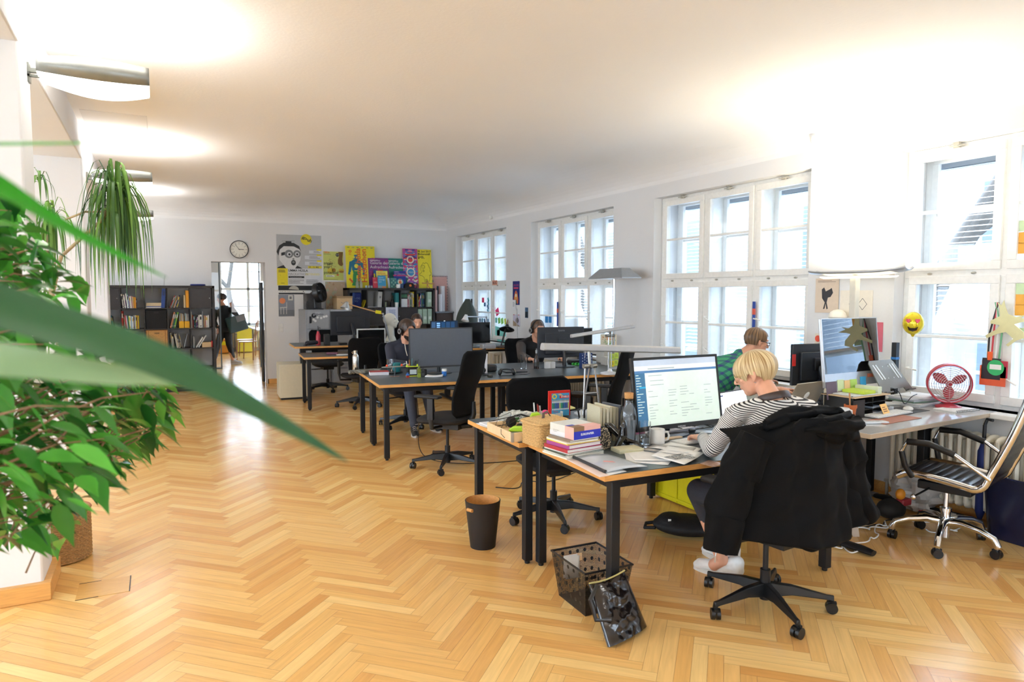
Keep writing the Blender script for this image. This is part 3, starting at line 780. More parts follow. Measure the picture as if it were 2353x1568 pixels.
def hair_cap(t,c,F,sc,mat,low,crown=(0,-.035,.118),r=(.086,.108,.098),cen=(0,-.012,.03),name='hair',tousle=0.,nu=96,nv=18,seed=1):
 """low(azimuth) -> polar angle (deg from the crown) where the hair ends; azimuth 0 = right, 90 = front"""
 Mx=T(*c)@F.to_4x4()@Matrix.Scale(sc,4);rr=random.Random(seed);ph=[rr.random()*6 for _ in range(6)]
 def fn(u,v,inner=0):
  a=2*math.pi*u;th=R(low(math.degrees(a)%360))*v
  k=1+.035*math.sin(a*9+ph[0])*v+.02*math.sin(a*23+ph[1])*v+tousle*(math.sin(a*5+th*4+ph[2])+.6*math.sin(a*11-th*7+ph[3]))
  k-=inner*.09;bulge=1+.05*math.sin(min(1,v*1.05)*math.pi)
  x=r[0]*math.sin(th)*math.cos(a)*k*bulge;y=r[1]*math.sin(th)*math.sin(a)*k*bulge;z=r[2]*math.cos(th)*(1-inner*.05)
  z-=.03*max(0,v-.75)*4*.2
  tilt=-.25*(1-v)
  return(cen[0]+x,cen[1]+y+tilt*.05,cen[2]+z)
 m=MB(Mx);m.grid(lambda u,v:fn(u,v),nu+1,nv,uv=True)
 b0=len(m.v)
 m.grid(lambda u,v:fn(1-u,v,1),nu+1,nv,uv=True)
 for i in range(nu):
  m.f.append(((nv-1)*(nu+1)+i,(nv-1)*(nu+1)+i+1,b0+(nv-1)*(nu+1)+nu-i-1,b0+(nv-1)*(nu+1)+nu-i));m.mi.append(0)
 return m.build(name,mat,t,smooth=80)
def bowl(a):
 d=abs((a-90+180)%360-180)
 if d<40:return 98
 if d<62:return 98+(d-40)*1.0
 if d<78:return 120-(d-62)*1.5
 if d<108:return 96+(d-78)*.7
 if d<125:return 117+(d-108)*1.9
 return 150
BLOND=strand('#9a7646','#e4cfa0','blonde_hair',90)
hair_cap(pw,hcl,HF,1.0,BLOND,bowl,r=(.090,.112,.097))
Mx=T(*hcl)@HF.to_4x4()
m=MB(Mx)
for s in(-1,1):
 m.tube([(s*.030+math.cos(a)*.026,.092+abs(math.cos(a))*-.004,.006+math.sin(a)*.025)for a in[2*math.pi*k/20 for k in range(20)]],.0022,8,closed=True)
 m.tube([(s*.054,.086,.012),(s*.074,.05,.014),(s*.080,.0,.01)],.002,6)
m.tube([(-.008,.098,.012),(0,.101,.015),(.008,.098,.012)],.002,6)
m.build('glasses',M('#c9b184',.2,.8),pw)
eyes(pw,hcl,HF,1.0,'brown',True,M('#a98450',.6))
m=MB(Mx);m.tube([(-.079,-.006,-.036),(-.082,-.010,-.041),(-.079,-.013,-.038)],.0018,6);m.build('earring',ALU,pw)
m=MB();cc=nb+V((0,-.0,-.0))
m.tube([cc+V((math.cos(a)*.080,math.sin(a)*.074-.008,.012-.030*math.sin(a)))for a in[R(160)+R(220)*k/16 for k in range(17)]],.0045,8,flat=4.2);m.build('neck_strap',M('#3a2a26',.4),pw)
JEAN=M('#2a2e38',.85,scale=200,var=.15)
B=Blob();B.chain([W(2.64,2.36,.54),W(2.62,2.80,.52),W(2.795,2.80,.16)],[.095,.07,.045]);B.chain([W(2.80,2.34,.54),W(2.88,2.78,.53),W(2.975,2.91,.16)],[.095,.07,.045]);B.cap(W(2.62,2.34,.54),.11,W(2.82,2.32,.54),.11)
B.skin('jeans',JEAN,pw,.008,4)
SHOE=M('#e9e8e4',.45,var=.04)
def shoe(t,heel,toe,mat=SHOE,sole=M('#dcdad4',.5),sc=1.,lift=0):
 h,to=V(heel),V(toe);d=(to-h);L=d.length;F=frame_of(d.normalized());m=Blob(T(*h)@F.to_4x4())
 m.cap((0,.03,.055),.034,(0,.03,.095),.036);m.cap((0,.03,.05),.036,(0,L*.55,.045),.040);m.cap((0,L*.55,.042),.040,(0,L-.04,.034),.034);m.sph((0,L-.045,.030),(.043,.05,.028),14);m.cap((0,.06,.09),.033,(0,L*.45,.06),.033)
 m.skin('shoe',mat,t,.005,3)
 s=MB(T(*h)@F.to_4x4());n=24
 def so(u,v):
  a=2*math.pi*u;c,s_=math.cos(a),math.sin(a);w=.042+(.006 if s_>.2 else-.004*(s_<-.2));return(c*w,L*.5+s_*(L*.5+.004),v*.028)
 s.grid(so,n,3,cu=True);s.poly([so(k/n,1)for k in range(n)]);s.poly([so(k/n,0)for k in range(n-1,-1,-1)]);s.build('sole',sole,t)
 l=MB(T(*h)@F.to_4x4())
 for k in range(4):l.tube([(-.022,.085+k*.028,.108-k*.014),(0,.088+k*.028,.118-k*.014),(.022,.085+k*.028,.108-k*.014)],.0028,6)
 l.tube([(.01,.09,.115),(-.03,.12,.13),(-.075,.13,.135)],.002,6);l.build('lace',M('#f3f2ee',.8),t)
shoe(pw,W(2.87,2.71,0),W(2.75,2.97,0));shoe(pw,W(2.99,2.86,0),W(2.97,3.13,0))
# ---------- bearded man with headphones (second row)
p2=thing('person','bearded dark-haired man in a navy hooded jacket, seated behind the grey screen','person',(2.68,7.95,0))
o2=V((2.68,7.95,0));Q=lambda*p:V(p)-o2
h2=Q(2.715,7.98,1.158);F2=frame_of((.22,-.93,-.22),(.02,0,1))
NAVY=M('#2c2f3d',.9,scale=200,var=.15,bump=.1)
r2=V((-.97,-.15,0))
B=Blob();head_caps(B,h2,F2,1.03);B.cap(h2+F2@V((0,-.025,-.06)),.054,Q(2.69,8.01,1.0),.06)
torso(B,Q(2.66,8.06,.52),Q(2.67,8.04,.80),Q(2.69,8.02,1.0),r2,.16,.15,.17,.19,.10)
s1,s2=Q(2.51,8.03,.955),Q(2.87,8.0,.955)
e1,w1=Q(2.47,7.86,.78),Q(2.62,7.66,.775);e2,w2=Q(2.96,7.84,.78),Q(2.85,7.62,.775)
B.chain([s1,e1,w1],[.05,.04,.028]);B.chain([s2,e2,w2],[.05,.04,.028])
hand(B,w1,(.2,-.95,0),(0,0,1),-1,.6);hand(B,w2,(-.2,-.95,0),(0,0,1),1,.6)
k1,a1=Q(2.60,7.60,.52),Q(2.57,7.36,.12);k2,a2=Q(2.80,7.58,.52),Q(2.84,7.50,.12)
B.chain([Q(2.58,8.02,.52),k1,a1],[.09,.065,.04]);B.chain([Q(2.76,8.02,.52),k2,a2],[.09,.065,.04])
B.skin('body',SKIN2,p2,.006,3)
B=Blob();torso(B,Q(2.66,8.06,.52),Q(2.67,8.04,.80),Q(2.69,8.02,1.005),r2,.17,.16,.185,.205,.115,.008)
B.chain([s1,e1,w1],[.068,.055,.042]);B.chain([s2,e2,w2],[.068,.055,.042]);B.cap(s1,.066,Q(2.66,8.04,1.0),.06);B.cap(s2,.066,Q(2.72,8.04,1.0),.06)
B.chain([Q(2.62,8.02,1.02),Q(2.69,8.09,1.035),Q(2.77,8.02,1.02)],[.035,.045,.035])
B.skin('hooded_jacket',NAVY,p2,.009,4)
m=MB();m.tube([Q(2.655,7.91,1.0),Q(2.66,7.895,.93),Q(2.675,7.88,.86)],.005,8);m.build('drawstring',M('#d9cfc0',.8),p2)
m=MB();m.M=T(*Q(2.449,7.95,.90))@RZ(R(20))@RY(R(90));m.lathe([(.001,0),(.018,0),(.018,.004),(.001,.005)],n=20);m.build('arm_patch',M('#8a5a34',.6),p2)
B=Blob();B.chain([Q(2.58,8.02,.52),k1,a1],[.10,.078,.05]);B.chain([Q(2.76,8.02,.52),k2,a2],[.10,.078,.05]);B.cap(Q(2.56,8.05,.52),.11,Q(2.78,8.05,.52),.11)
B.skin('jeans',M('#4a5160',.85),p2,.01,3)
DSH=M('#26282a',.6);shoe(p2,Q(2.58,7.42,0),Q(2.53,7.18,0),DSH,M('#c9c5bb',.6));shoe(p2,Q(2.85,7.56,0),Q(2.88,7.32,0),DSH,M('#c9c5bb',.6))
DH=strand('#1a1311','#4a3429','dark_hair',40)
def longish(a):
 d=abs((a-90+180)%360-180)
 if d<25:return 55+d*.3
 if d<55:return 62+(d-25)*1.2
 if d<80:return 98+(d-55)*1.6
 return 142
hair_cap(p2,h2,F2,1.05,DH,longish,r=(.088,.112,.110),tousle=.02,seed=4)
m=MB(T(*h2)@F2.to_4x4())
def bd(u,v):
 a=R(200)+R(140)*u;k=.3+.7*v
 x=math.cos(a)*.062;y=.012+abs(math.sin(a))*.068;z=-.045-.058*v*(abs(math.sin(a))**.6)-.012*(1-abs(math.cos(a)))
 s=1.03-.30*(v>.8)*(v-.8)*5*.6
 return(x*s*1.02,y*s*1.045,z)
m.grid(bd,24,10);m.build('beard',M('#241a16',.9,scale=400,var=.5,bump=.3),p2,solid=.006)
m=MB(T(*h2)@F2.to_4x4());m.tube([(-.026,.091,-.046),(-.012,.099,-.037),(0,.1,-.035),(.012,.099,-.037),(.026,.091,-.046)],[.002,.004,.0035,.004,.002],8);m.build('moustache',M('#2a1e19',.9),p2)
m=MB(T(*h2)@F2.to_4x4());m.sph((0,.096,-.053),(.018,.006,.004),10);m.build('lips',M('#b0685a',.5),p2)
eyes(p2,h2,F2,1.03,'dark',False,M('#241a16',.8))
headphones('black headphones worn by the bearded man',o2+h2+V((0,0,.0)),F2,1.08,up=.118)
# ---------- man in black hoodie with headphones
o3=V((4.48,8.0,0));Q=lambda*p:V(p)-o3
p3=thing('person','man in a black and grey hoodie half hidden by the black monitor he works at','person',tuple(o3))
h3=Q(4.51,7.92,1.128);F3=frame_of((.10,-.95,-.25));r3=V((-.98,-.1,0))
B=Blob();head_caps(B,h3,F3,1.04);B.cap(h3+F3@V((0,-.025,-.06)),.055,Q(4.52,7.98,.97),.062)
torso(B,Q(4.48,8.1,.50),Q(4.49,8.06,.78),Q(4.51,8.0,.97),r3,.17,.16,.18,.2,.11)
s1,s2=Q(4.30,8.0,.925),Q(4.72,7.98,.925);e1,w1=Q(4.19,7.78,.80),Q(4.165,7.53,.785);e2,w2=Q(4.84,7.78,.79),Q(4.62,7.50,.785)
B.chain([s1,e1,w1],[.05,.042,.028]);B.chain([s2,e2,w2],[.05,.042,.028])
hand(B,w1,(.25,-.95,-.05),(0,0,1),-1,.7);hand(B,w2,(-.3,-.9,0),(0,0,1),1,.7)
lg=[[Q(4.40,8.06,.50),Q(4.38,7.65,.52),Q(4.40,7.60,.10)],[Q(4.58,8.06,.50),Q(4.62,7.65,.52),Q(4.62,7.60,.10)]]
for l in lg:B.chain(l,[.09,.065,.04])
B.skin('body',SKIN,p3,.006,3)
B=Blob();torso(B,Q(4.48,8.1,.50),Q(4.49,8.06,.78),Q(4.51,8.0,.975),r3,.18,.17,.19,.21,.12,.01);B.cap(s1,.07,Q(4.45,8.02,.98),.055);B.cap(s2,.07,Q(4.57,8.02,.98),.055)
B.chain([Q(4.43,8.0,.985),Q(4.52,8.08,1.01),Q(4.60,8.0,.985)],[.03,.045,.03]);B.skin('hoodie',M('#17171a',.9,scale=200,var=.2),p3,.009,4)
for s,e,w_ in((s1,e1,w1),(s2,e2,w2)):
 B=Blob();B.chain([s,e,w_+(w_-e).normalized()*-.02],[.069,.058,.042]);B.skin('sleeve',M('#45403f',.9,scale=200,var=.2),p3,.009,4)
m=MB();m.M=T(*Q(4.47,7.875,.845))@RX(R(90));m.text('JUR',.055,T(.03,0,0),0,'CENTER',bold=.001);m.text('. .',.04,T(.03,-.04,0),0,'CENTER',bold=.001);m.build('shirt_print',M('#b9b9bd',.6),p3)
B=Blob()
for l in lg:B.chain(l,[.1,.075,.05])
B.skin('trousers',M('#202228',.85),p3,.01,3)
for l in lg:shoe(p3,l[2]+V((0,.05,-.10)),l[2]+V((0,-.22,-.10)),DSH,DSH)
def short(a):
 d=abs((a-90+180)%360-180)
 return 58 if d<35 else 58+(d-35)*1.1 if d<70 else 97 if d<100 else 118
hair_cap(p3,h3,F3,1.04,strand('#3a2a20','#6a4f3c','brown_hair',60),short,r=(.080,.104,.100),tousle=.012,seed=6)
eyes(p3,h3,F3,1.04,'d',False,M('#3a2a20',.8))
headphones('big black headphones on the man in the black hoodie',o3+h3,F3,1.12,up=.122)
# ---------- man in green plaid shirt
o4=V((4.42,4.55,0));Q=lambda*p:V(p)-o4
p4=thing('person','man in a green and blue plaid shirt with dark-rimmed glasses by the window','person',tuple(o4))
h4=Q(4.745,4.38,1.172);F4=frame_of((.90,-.36,-.22),(.1,0,1));r4=V((-.30,-.95,0))
B=Blob();head_caps(B,h4,F4,1.0);B.cap(h4+F4@V((0,-.03,-.055)),.052,Q(4.60,4.46,1.03),.058)
torso(B,Q(4.30,4.62,.52),Q(4.44,4.55,.80),Q(4.58,4.48,1.02),r4,.16,.15,.17,.2,.10)
s1,s2=Q(4.46,4.30,.965),Q(4.60,4.68,.965);e1,w1=Q(4.42,4.16,.79),Q(4.64,4.02,.80);e2,w2=Q(4.82,4.66,.80),Q(4.98,4.50,.80)
B.chain([s1,e1,w1],[.05,.04,.028]);B.chain([s2,e2,w2],[.05,.04,.028]);hand(B,w1,(.9,-.2,0),(0,0,1),1,.6);hand(B,w2,(.9,-.3,0),(0,0,1),-1,.6)
lg=[[Q(4.32,4.54,.5),Q(4.74,4.42,.52),Q(4.76,4.40,.10)],[Q(4.32,4.70,.5),Q(4.76,4.64,.52),Q(4.78,4.62,.10)]]
for l in lg:B.chain(l,[.09,.065,.04])
B.skin('body',SKIN,p4,.006,3)
def plaid():
 m,nt,b=new_mat('plaid_shirt');b.inputs['Roughness'].default_value=.85;L=nt.links.new
 tc=nt.nodes.new('ShaderNodeTexCoord');mp=nt.nodes.new('ShaderNodeMapping');mp.inputs['Rotation'].default_value=(.3,.5,.2);L(tc.outputs['Object'],mp.inputs[0])
 sp=nt.nodes.new('ShaderNodeSeparateXYZ');L(mp.outputs[0],sp.inputs[0]);outs=[]
 for ch,per,du in(('X',.058,.38),('Z',.05,.35),('Y',.06,.0)):
  a=nt.nodes.new('ShaderNodeMath');a.operation='DIVIDE';a.inputs[1].default_value=per;L(sp.outputs[ch],a.inputs[0])
  f=nt.nodes.new('ShaderNodeMath');f.operation='FRACT';L(a.outputs[0],f.inputs[0])
  g=nt.nodes.new('ShaderNodeMath');g.operation='LESS_THAN';g.inputs[1].default_value=du;L(f.outputs[0],g.inputs[0]);outs.append(g.outputs[0])
 s=nt.nodes.new('ShaderNodeMath');s.operation='ADD';L(outs[0],s.inputs[0]);L(outs[1],s.inputs[1])
 d=nt.nodes.new('ShaderNodeMath');d.operation='MULTIPLY';d.inputs[1].default_value=.5;L(s.outputs[0],d.inputs[0])
 cr=nt.nodes.new('ShaderNodeValToRGB');cr.color_ramp.interpolation='CONSTANT';e=cr.color_ramp.elements
 e[0].position=0;e[0].color=(*lin('#3f9a6c'),1);e[1].position=.3;e[1].color=(*lin('#2d6d68'),1);x=e.new(.8);x.color=(*lin('#33407a'),1)
 L(d.outputs[0],cr.inputs[0]);L(cr.outputs[0],b.inputs['Base Color']);return m
PL=plaid()
B=Blob();torso(B,Q(4.29,4.62,.50),Q(4.43,4.55,.80),Q(4.575,4.48,1.03),r4,.18,.17,.19,.215,.12,.008);B.chain([s1,e1],[.072,.062]);B.chain([s2,e2],[.072,.062]);B.cap(s1,.07,Q(4.56,4.44,1.02),.055);B.cap(s2,.07,Q(4.60,4.52,1.02),.055)
B.cap(Q(4.575,4.47,1.0),.075,Q(4.62,4.455,1.055),.064);B.skin('plaid_shirt',PL,p4,.009,4)
B=Blob()
for l in lg:B.chain(l,[.1,.075,.05])
B.skin('trousers',M('#2b3346',.85),p4,.01,3)
for l in lg:shoe(p4,l[2]+V((-.05,0,-.10)),l[2]+V((.21,-.04,-.10)),DSH,DSH)
def short4(a):
 d=abs((a-90+180)%360-180)
 return 62 if d<38 else 62+(d-38)*1.2 if d<66 else 95 if d<98 else 122
hair_cap(p4,h4,F4,1.0,strand('#4a3626','#8a6a4a','brown_short_hair',50),short4,r=(.082,.108,.104),tousle=.02,seed=9)
m=MB(T(*h4)@F4.to_4x4())
for s in(-1,1):
 x0=s*.031;m.tube([(x0-.022,.092,-.008),(x0+.022,.092,-.008),(x0+.024,.092,.018),(x0-.024,.092,.018)],.0028,6,closed=True);m.tube([(s*.054,.09,.012),(s*.076,.04,.016),(s*.081,-.01,.012)],.0028,6)
m.build('glasses',M('#202428',.3),p4);eyes(p4,h4,F4,1.0,'d',True,M('#4a3626',.8))
# ---------- person walking in the next room
o5=V((1.42,16.75,0));Q=lambda x,y,z:V((x,y,z))
p5=thing('person','person in black walking past in the next room with a shoulder bag','person',tuple(o5))
K5=M('#17181b',.85)
h5=Q(-.10,.1,1.50);F5=frame_of((-.8,.6,-.15))
B=Blob();head_caps(B,h5,F5,1.0);B.cap(h5+V((0,0,-.08)),.05,Q(-.06,.06,1.34),.055)
torso(B,Q(-.03,0,.86),Q(-.04,.02,1.12),Q(-.06,.05,1.34),V((.6,.8,0)),.15,.13,.15,.18,.09)
aR=[Q(.08,.0,1.26),Q(.20,-.1,1.14),Q(.10,-.2,1.30)];aL=[Q(-.2,.1,1.26),Q(-.26,.1,1.0),Q(-.2,.0,.85)]
B.chain(aR,[.045,.035,.025]);B.chain(aL,[.045,.035,.025]);hand(B,aR[2],(-.2,0,.9),(0,-1,0),1,.8);hand(B,aL[2],(0,0,-1),(1,0,0),1,.5)
l1=[Q(.0,0,.84),Q(.02,-.05,.48),Q(.10,.0,.12)];l2=[Q(-.08,.05,.84),Q(-.20,.0,.48),Q(-.30,-.15,.10)]
B.chain(l1,[.085,.06,.038]);B.chain(l2,[.085,.06,.038]);B.skin('body',SKIN,p5,.007,3)
B=Blob();torso(B,Q(-.03,0,.84),Q(-.04,.02,1.12),Q(-.06,.05,1.35),V((.6,.8,0)),.17,.15,.17,.19,.11,.01);B.chain(aR,[.06,.05,.038]);B.chain(aL,[.06,.05,.038]);B.skin('coat',K5,p5,.01,4)
B=Blob();B.chain(l1[:2]+[l1[2]+V((0,0,.06))],[.095,.07,.05]);B.chain(l2[:2]+[l2[2]+V((0,0,.06))],[.095,.07,.05]);B.skin('trousers',K5,p5,.01,3)
shoe(p5,Q(.06,.02,0),Q(.30,-.04,.01),M('#b9b4ae',.6),M('#d8d4cd',.6));shoe(p5,Q(-.32,-.12,0),Q(-.50,.0,0),M('#b9b4ae',.6),M('#d8d4cd',.6))
hair_cap(p5,h5,F5,1.0,DH,short,r=(.084,.108,.1),seed=2)
t=thing('shoulder_bag','grey and teal shoulder bag slung on the walking person','bag',(1.62,16.55,.78))
m=MB(RY(R(-16)));m.box((.03,0,.16),(.42,.12,.36));m.build('body',M('#2c4542',.7),t,bevel=.03,seg=3);m=MB(RY(R(-16)));m.box((.14,-.07,.26),(.2,.03,.14));m.build('pocket',M('#7c7f82',.7),t,bevel=.008)
m=MB();m.tube([(-.14,0,.33),(-.10,-.02,.50),(-.02,0,.53),(.10,0,.42),(.17,0,.36)],.014,8,flat=.4);m.build('strap',M('#4f8f80',.7),t)
# ---------- person whose head shows above the lit screen at the back
o6=V((3.60,9.95,0));Q=lambda*p:V(p)-o6
p6=thing('person','person with dark headband hair, only the top of the head above the lit blue screen','person',tuple(o6))
h6=Q(3.52,9.9,1.18);F6=frame_of((-.1,-1,-.3));B=Blob();head_caps(B,h6,F6,1.0);B.cap(h6+V((0,.03,-.06)),.05,Q(3.52,9.97,1.0),.056);torso(B,Q(3.55,10.1,.5),Q(3.54,10.05,.8),Q(3.52,9.98,1.02),V((-1,0,0)),.16,.15,.17,.19,.1)
B.chain([Q(3.34,9.97,.96),Q(3.28,9.85,.84),Q(3.36,9.72,.84)],[.05,.04,.028]);B.chain([Q(3.70,9.97,.96),Q(3.78,9.85,.84),Q(3.68,9.72,.84)],[.05,.04,.028]);B.skin('body',SKIN,p6,.008,3)
B=Blob();torso(B,Q(3.55,10.1,.5),Q(3.54,10.05,.8),Q(3.52,9.98,1.02),V((-1,0,0)),.17,.16,.18,.2,.11,.01);B.chain([Q(3.34,9.97,.96),Q(3.28,9.85,.85)],[.066,.055]);B.chain([Q(3.70,9.97,.96),Q(3.78,9.85,.85)],[.066,.055]);B.skin('sweater',M('#2a2b30',.9),p6,.01,3)
hair_cap(p6,h6,F6,1.0,DH,short,r=(.084,.108,.1),seed=12)
# # BLACK COAT OVER THE CHAIR
COAT=M('#040405',.85,scale=260,var=.25,bump=.08,spec=.18)
ct=thing('coat','big black hooded coat hung over the back of the blonde woman\'s chair','coat',(2.68,2.16,0))
m=MB()
def coatf(u,v):
 s=2*u-1
 z=1.015-.045*abs(s)**2.2-(.49+.05*math.sin(s*2.2+1.2)+.03*(1-abs(s)))*v
 hw=.315+.20*v**1.15+.02*math.sin(v*5)
 x=s*hw
 th=abs(s)**2.6
 y=-.055-.07*v*(1-.3*abs(s))+.16*th+.05*th*v
 fold=(.03*NZ((s*2.2+v*.5,v*.9,.3))+.034*NZ((s*5+v*.9,v*1.3,2.1))+.007*math.sin(s*14+v*2.5))*(.35+v)*(1-.3*th)
 y-=fold;x+=.012*math.sin(v*9+s*6)*abs(s)
 top=max(0,1-v*9);y+=.09*top*top
 y+=.006*math.sin(v*23+s*8)
 return(x-.05+.03*v+.06*s*v*(s>0),y,z)
m.grid(coatf,90,50);m.build('back_panel',COAT,ct,smooth=80,solid=.014)
def tubecloth(name,pts,rs,amp=.012,flat=1.,n=26,seed=1,mat=COAT,dense=40):
 rr=random.Random(seed);ph=[rr.random()*6 for _ in range(8)];P_=[V(p)for p in pts];k=len(P_)
 m=MB()
 PP=[];RR=[]
 for i in range(dense):
  q=i/(dense-1)*(k-1);j=min(k-2,int(q));f=q-j;f=f*f*(3-2*f)if k>2 else f
  PP.append(P_[j].lerp(P_[j+1],f));RR.append(rs[j]+(rs[j+1]-rs[j])*f)
 m.tube(PP,RR,n,flat=flat)
 for i in range(len(m.v)):
  r_,c_=divmod(i,n);a=2*math.pi*c_/n
  d=(V(m.v[i])-PP[r_]);
  if d.length>1e-6:m.v[i]=tuple(V(m.v[i])+d.normalized()*amp*(math.sin(3*a+ph[0]+r_*.13)+.6*math.sin(5*a+ph[1]-r_*.21)+.5*math.sin(r_*.55+ph[2]+2*a)))
 return m.build(name,mat,ct,smooth=80)
tubecloth('sleeve',[(-.33,.0,.97),(-.40,.03,.80),(-.45,.05,.62),(-.485,.05,.46)],[.07,.085,.085,.07],.011,seed=2)
tubecloth('sleeve',[(.24,.02,.97),(.33,.04,.78),(.40,.05,.60),(.46,.02,.47)],[.06,.085,.09,.08],.012,seed=5)
tubecloth('hood',[(-.10,-.05,.995),(.0,-.09,.995),(.10,-.11,.985),(.20,-.09,.975),(.26,-.02,.985)],[.02,.045,.055,.05,.025],.013,seed=7)
tubecloth('collar',[(-.26,.02,1.005),(-.12,.04,1.03),(.05,.04,1.035),(.2,.03,1.03),(.27,.02,1.0)],[.02,.03,.035,.035,.02],.008,seed=8)
tubecloth('lining',[(-.10,-.0,.47),(.05,-.02,.435),(.16,.0,.45)],[.03,.045,.04],.006,seed=9)
m=MB();m.tube([(-.515,.03,.60),(-.52,.03,.50),(-.53,.03,.45)],.003,6);m.box((-.532,.03,.437),(.006,.004,.03));m.build('zip',ALU,ct)
# # LAMPS ON THE PILLARS
UPL=[]
def uplight(loc,sx_,sy_,power,col=(1,.98,.93),rot=(R(180),0,0),parent=None,spread=None):
 l=bpy.data.lights.new('lamp_bulb','AREA');l.shape='RECTANGLE';l.size=sx_;l.size_y=sy_;l.energy=power;l.color=col
 if spread:l.spread=spread
 o=bpy.data.objects.new('lamp_bulb',l);o.location=loc;o.rotation_euler=rot;COL.objects.link(o)
 if parent:o.parent=parent
 return o
DIFF=M('#fffdf6',.4,emit=2.2)
SILV=M('#8f918c',.35,.6)
def boat_lamp(label,y,z,n):
 t=thing('wall_lamp',label,'lamp',(XP,y,z),0,None)
 x0,x1=.05,.575
 def edge(q):return .055*math.sin(math.pi*(.15+.6*q))
 m=MB();N=24;vs=[]
 for k in range(N+1):
  q=k/N;x=x0+(x1-x0)*q;b=.07*math.sin(math.pi*q*.8+.3)
  yy=-.11-.03*math.sin(math.pi*q);vs+=[(x,yy,-.012-.02*math.sin(math.pi*q*.9)),(x,yy-.006,.065+.018*math.sin(math.pi*q*.8))]
 m._add(vs,[(2*k,2*k+2,2*k+3,2*k+1)for k in range(N)]);m.build('reflector',SILV,t,solid=.006)
 m=MB()
 def df(u,v):
  q=u;x=x0+(x1-x0)*q;ya=-.105-.03*math.sin(math.pi*q);yb_=.09+.05*math.sin(math.pi*min(1,q*.75+.02));
  return(x+.02*(v>.5)*(1-q)*2*(v-.5),ya+(yb_-ya)*v,-.012-.02*math.sin(math.pi*q*.9)-.035*math.sin(math.pi*v*.6)*math.sin(math.pi*min(1,.12+q*.8)))
 m.grid(df,20,10);m.build('diffuser',DIFF,t,solid=.003)
 m=MB();m.poly([(x1,-.11,-.015),(x1,.12,-.03),(x1,.12,.03),(x1,-.115,.065)]);m.build('end_plate',M('#f2f0ea',.4),t,solid=.004)
 m=MB();m.box((-.0+.005,0,.0),(.01,.06,.10));m.box((.035,-.02,.01),(.07,.03,.022));m.box((.035,-.02,-.018),(.07,.02,.012));m.build('bracket',M('#6d6f68',.4,.6),t)
 m=MB();m.cyl((.08,-.03,.015),(x1-.02,-.03,.015),.014,n=10);m.cyl((.08,.04,.015),(x1-.02,.04,.015),.014,n=10);m.build('tube_lamp',M('#ffffff',.5,emit=6),t)
 uplight((.31,0,.05),.46,.16,LAMPW*(.5 if n==3 else 1),parent=t)
 return t
LAMPW=15
boat_lamp('boat-shaped uplight on the nearest white pillar',4.52,2.785,1)
boat_lamp('boat-shaped uplight on the second pillar, behind the drooping plant',8.05,2.76,2)
boat_lamp('boat-shaped uplight farthest away, small near the back wall',11.6,2.76,3)
boat_lamp('added unseen boat-shaped fill uplight on the pillar beside the photographer',.9,2.815,4)  # out-of-frame lamp added for warm ceiling bounce
boat_lamp('added unseen boat-shaped fill uplight on the pillar behind the photographer',-2.45,2.815,5)  # second lamp added behind the camera to lift the ceiling light
t=thing('floor_lamp','floor lamp with long curved silver uplight head beside the all-in-one computer','floor lamp',(4.93,3.55,0))
m=MB()
def wing(u,v):
 s=2*v-1;y=s*.42;w=.105*(1-.5*abs(s)**3);c=(2*u-1)
 return(c*w,y,1.75+.022*c*c+.03*abs(s)**4*(1 if s<0 else .6)+.006)
m.grid(wing,12,40);m.build('head',M('#b9bcc2',.3,.7),t,solid=.012)
m=MB();m.grid(lambda u,v:(.06*(2*u-1),.30*(2*v-1)-.0,1.742-.012*(1-(2*u-1)**2)),6,10);m.build('diffuser',M('#fff3d0',.4,emit=1.6),t,solid=.004)
m=MB();m.box((0,.02,.88),(.055,.055,1.72));m.build('post',M('#d9d3c4',.35),t,bevel=.006)
m=MB();m.box((.0,.02,.012),(.26,.36,.024));m.build('base',M('#8f9296',.4,.5),t,bevel=.006)
uplight((0,0,1.80),.14,.6,17,(1,.88,.66),parent=t)
t=thing('floor_lamp','tall floor lamp with a faceted grey head, standing by the wall beyond the desks','floor lamp',(4.88,6.72,0))
m=MB();m.M=T(0,0,1.80)
m.prism([(-.14,-.34),(.14,-.34),(.14,.34),(-.14,.34)],-.012,0);m.build('shade_rim',ALU,t)
m=MB();vs=[(-.14,-.34,1.8),(.14,-.34,1.8),(.14,.34,1.8),(-.14,.34,1.8),(-.06,-.22,1.91),(.06,-.22,1.91),(.06,.22,1.91),(-.06,.22,1.91)]
m._add(vs,[(0,4,5,1),(1,5,6,2),(2,6,7,3),(3,7,4,0),(4,7,6,5)]);m.build('shade',M('#a9adb1',.3,.7),t,smooth=0)
m=MB();m.cyl((0,0,.02),(0,0,1.79),.016);m.build('pole',CHROME,t)
m=MB();m.lathe([(.001,0),(.16,0),(.16,.02),(.02,.03),(.001,.03)],n=28);m.build('base',ALU,t)
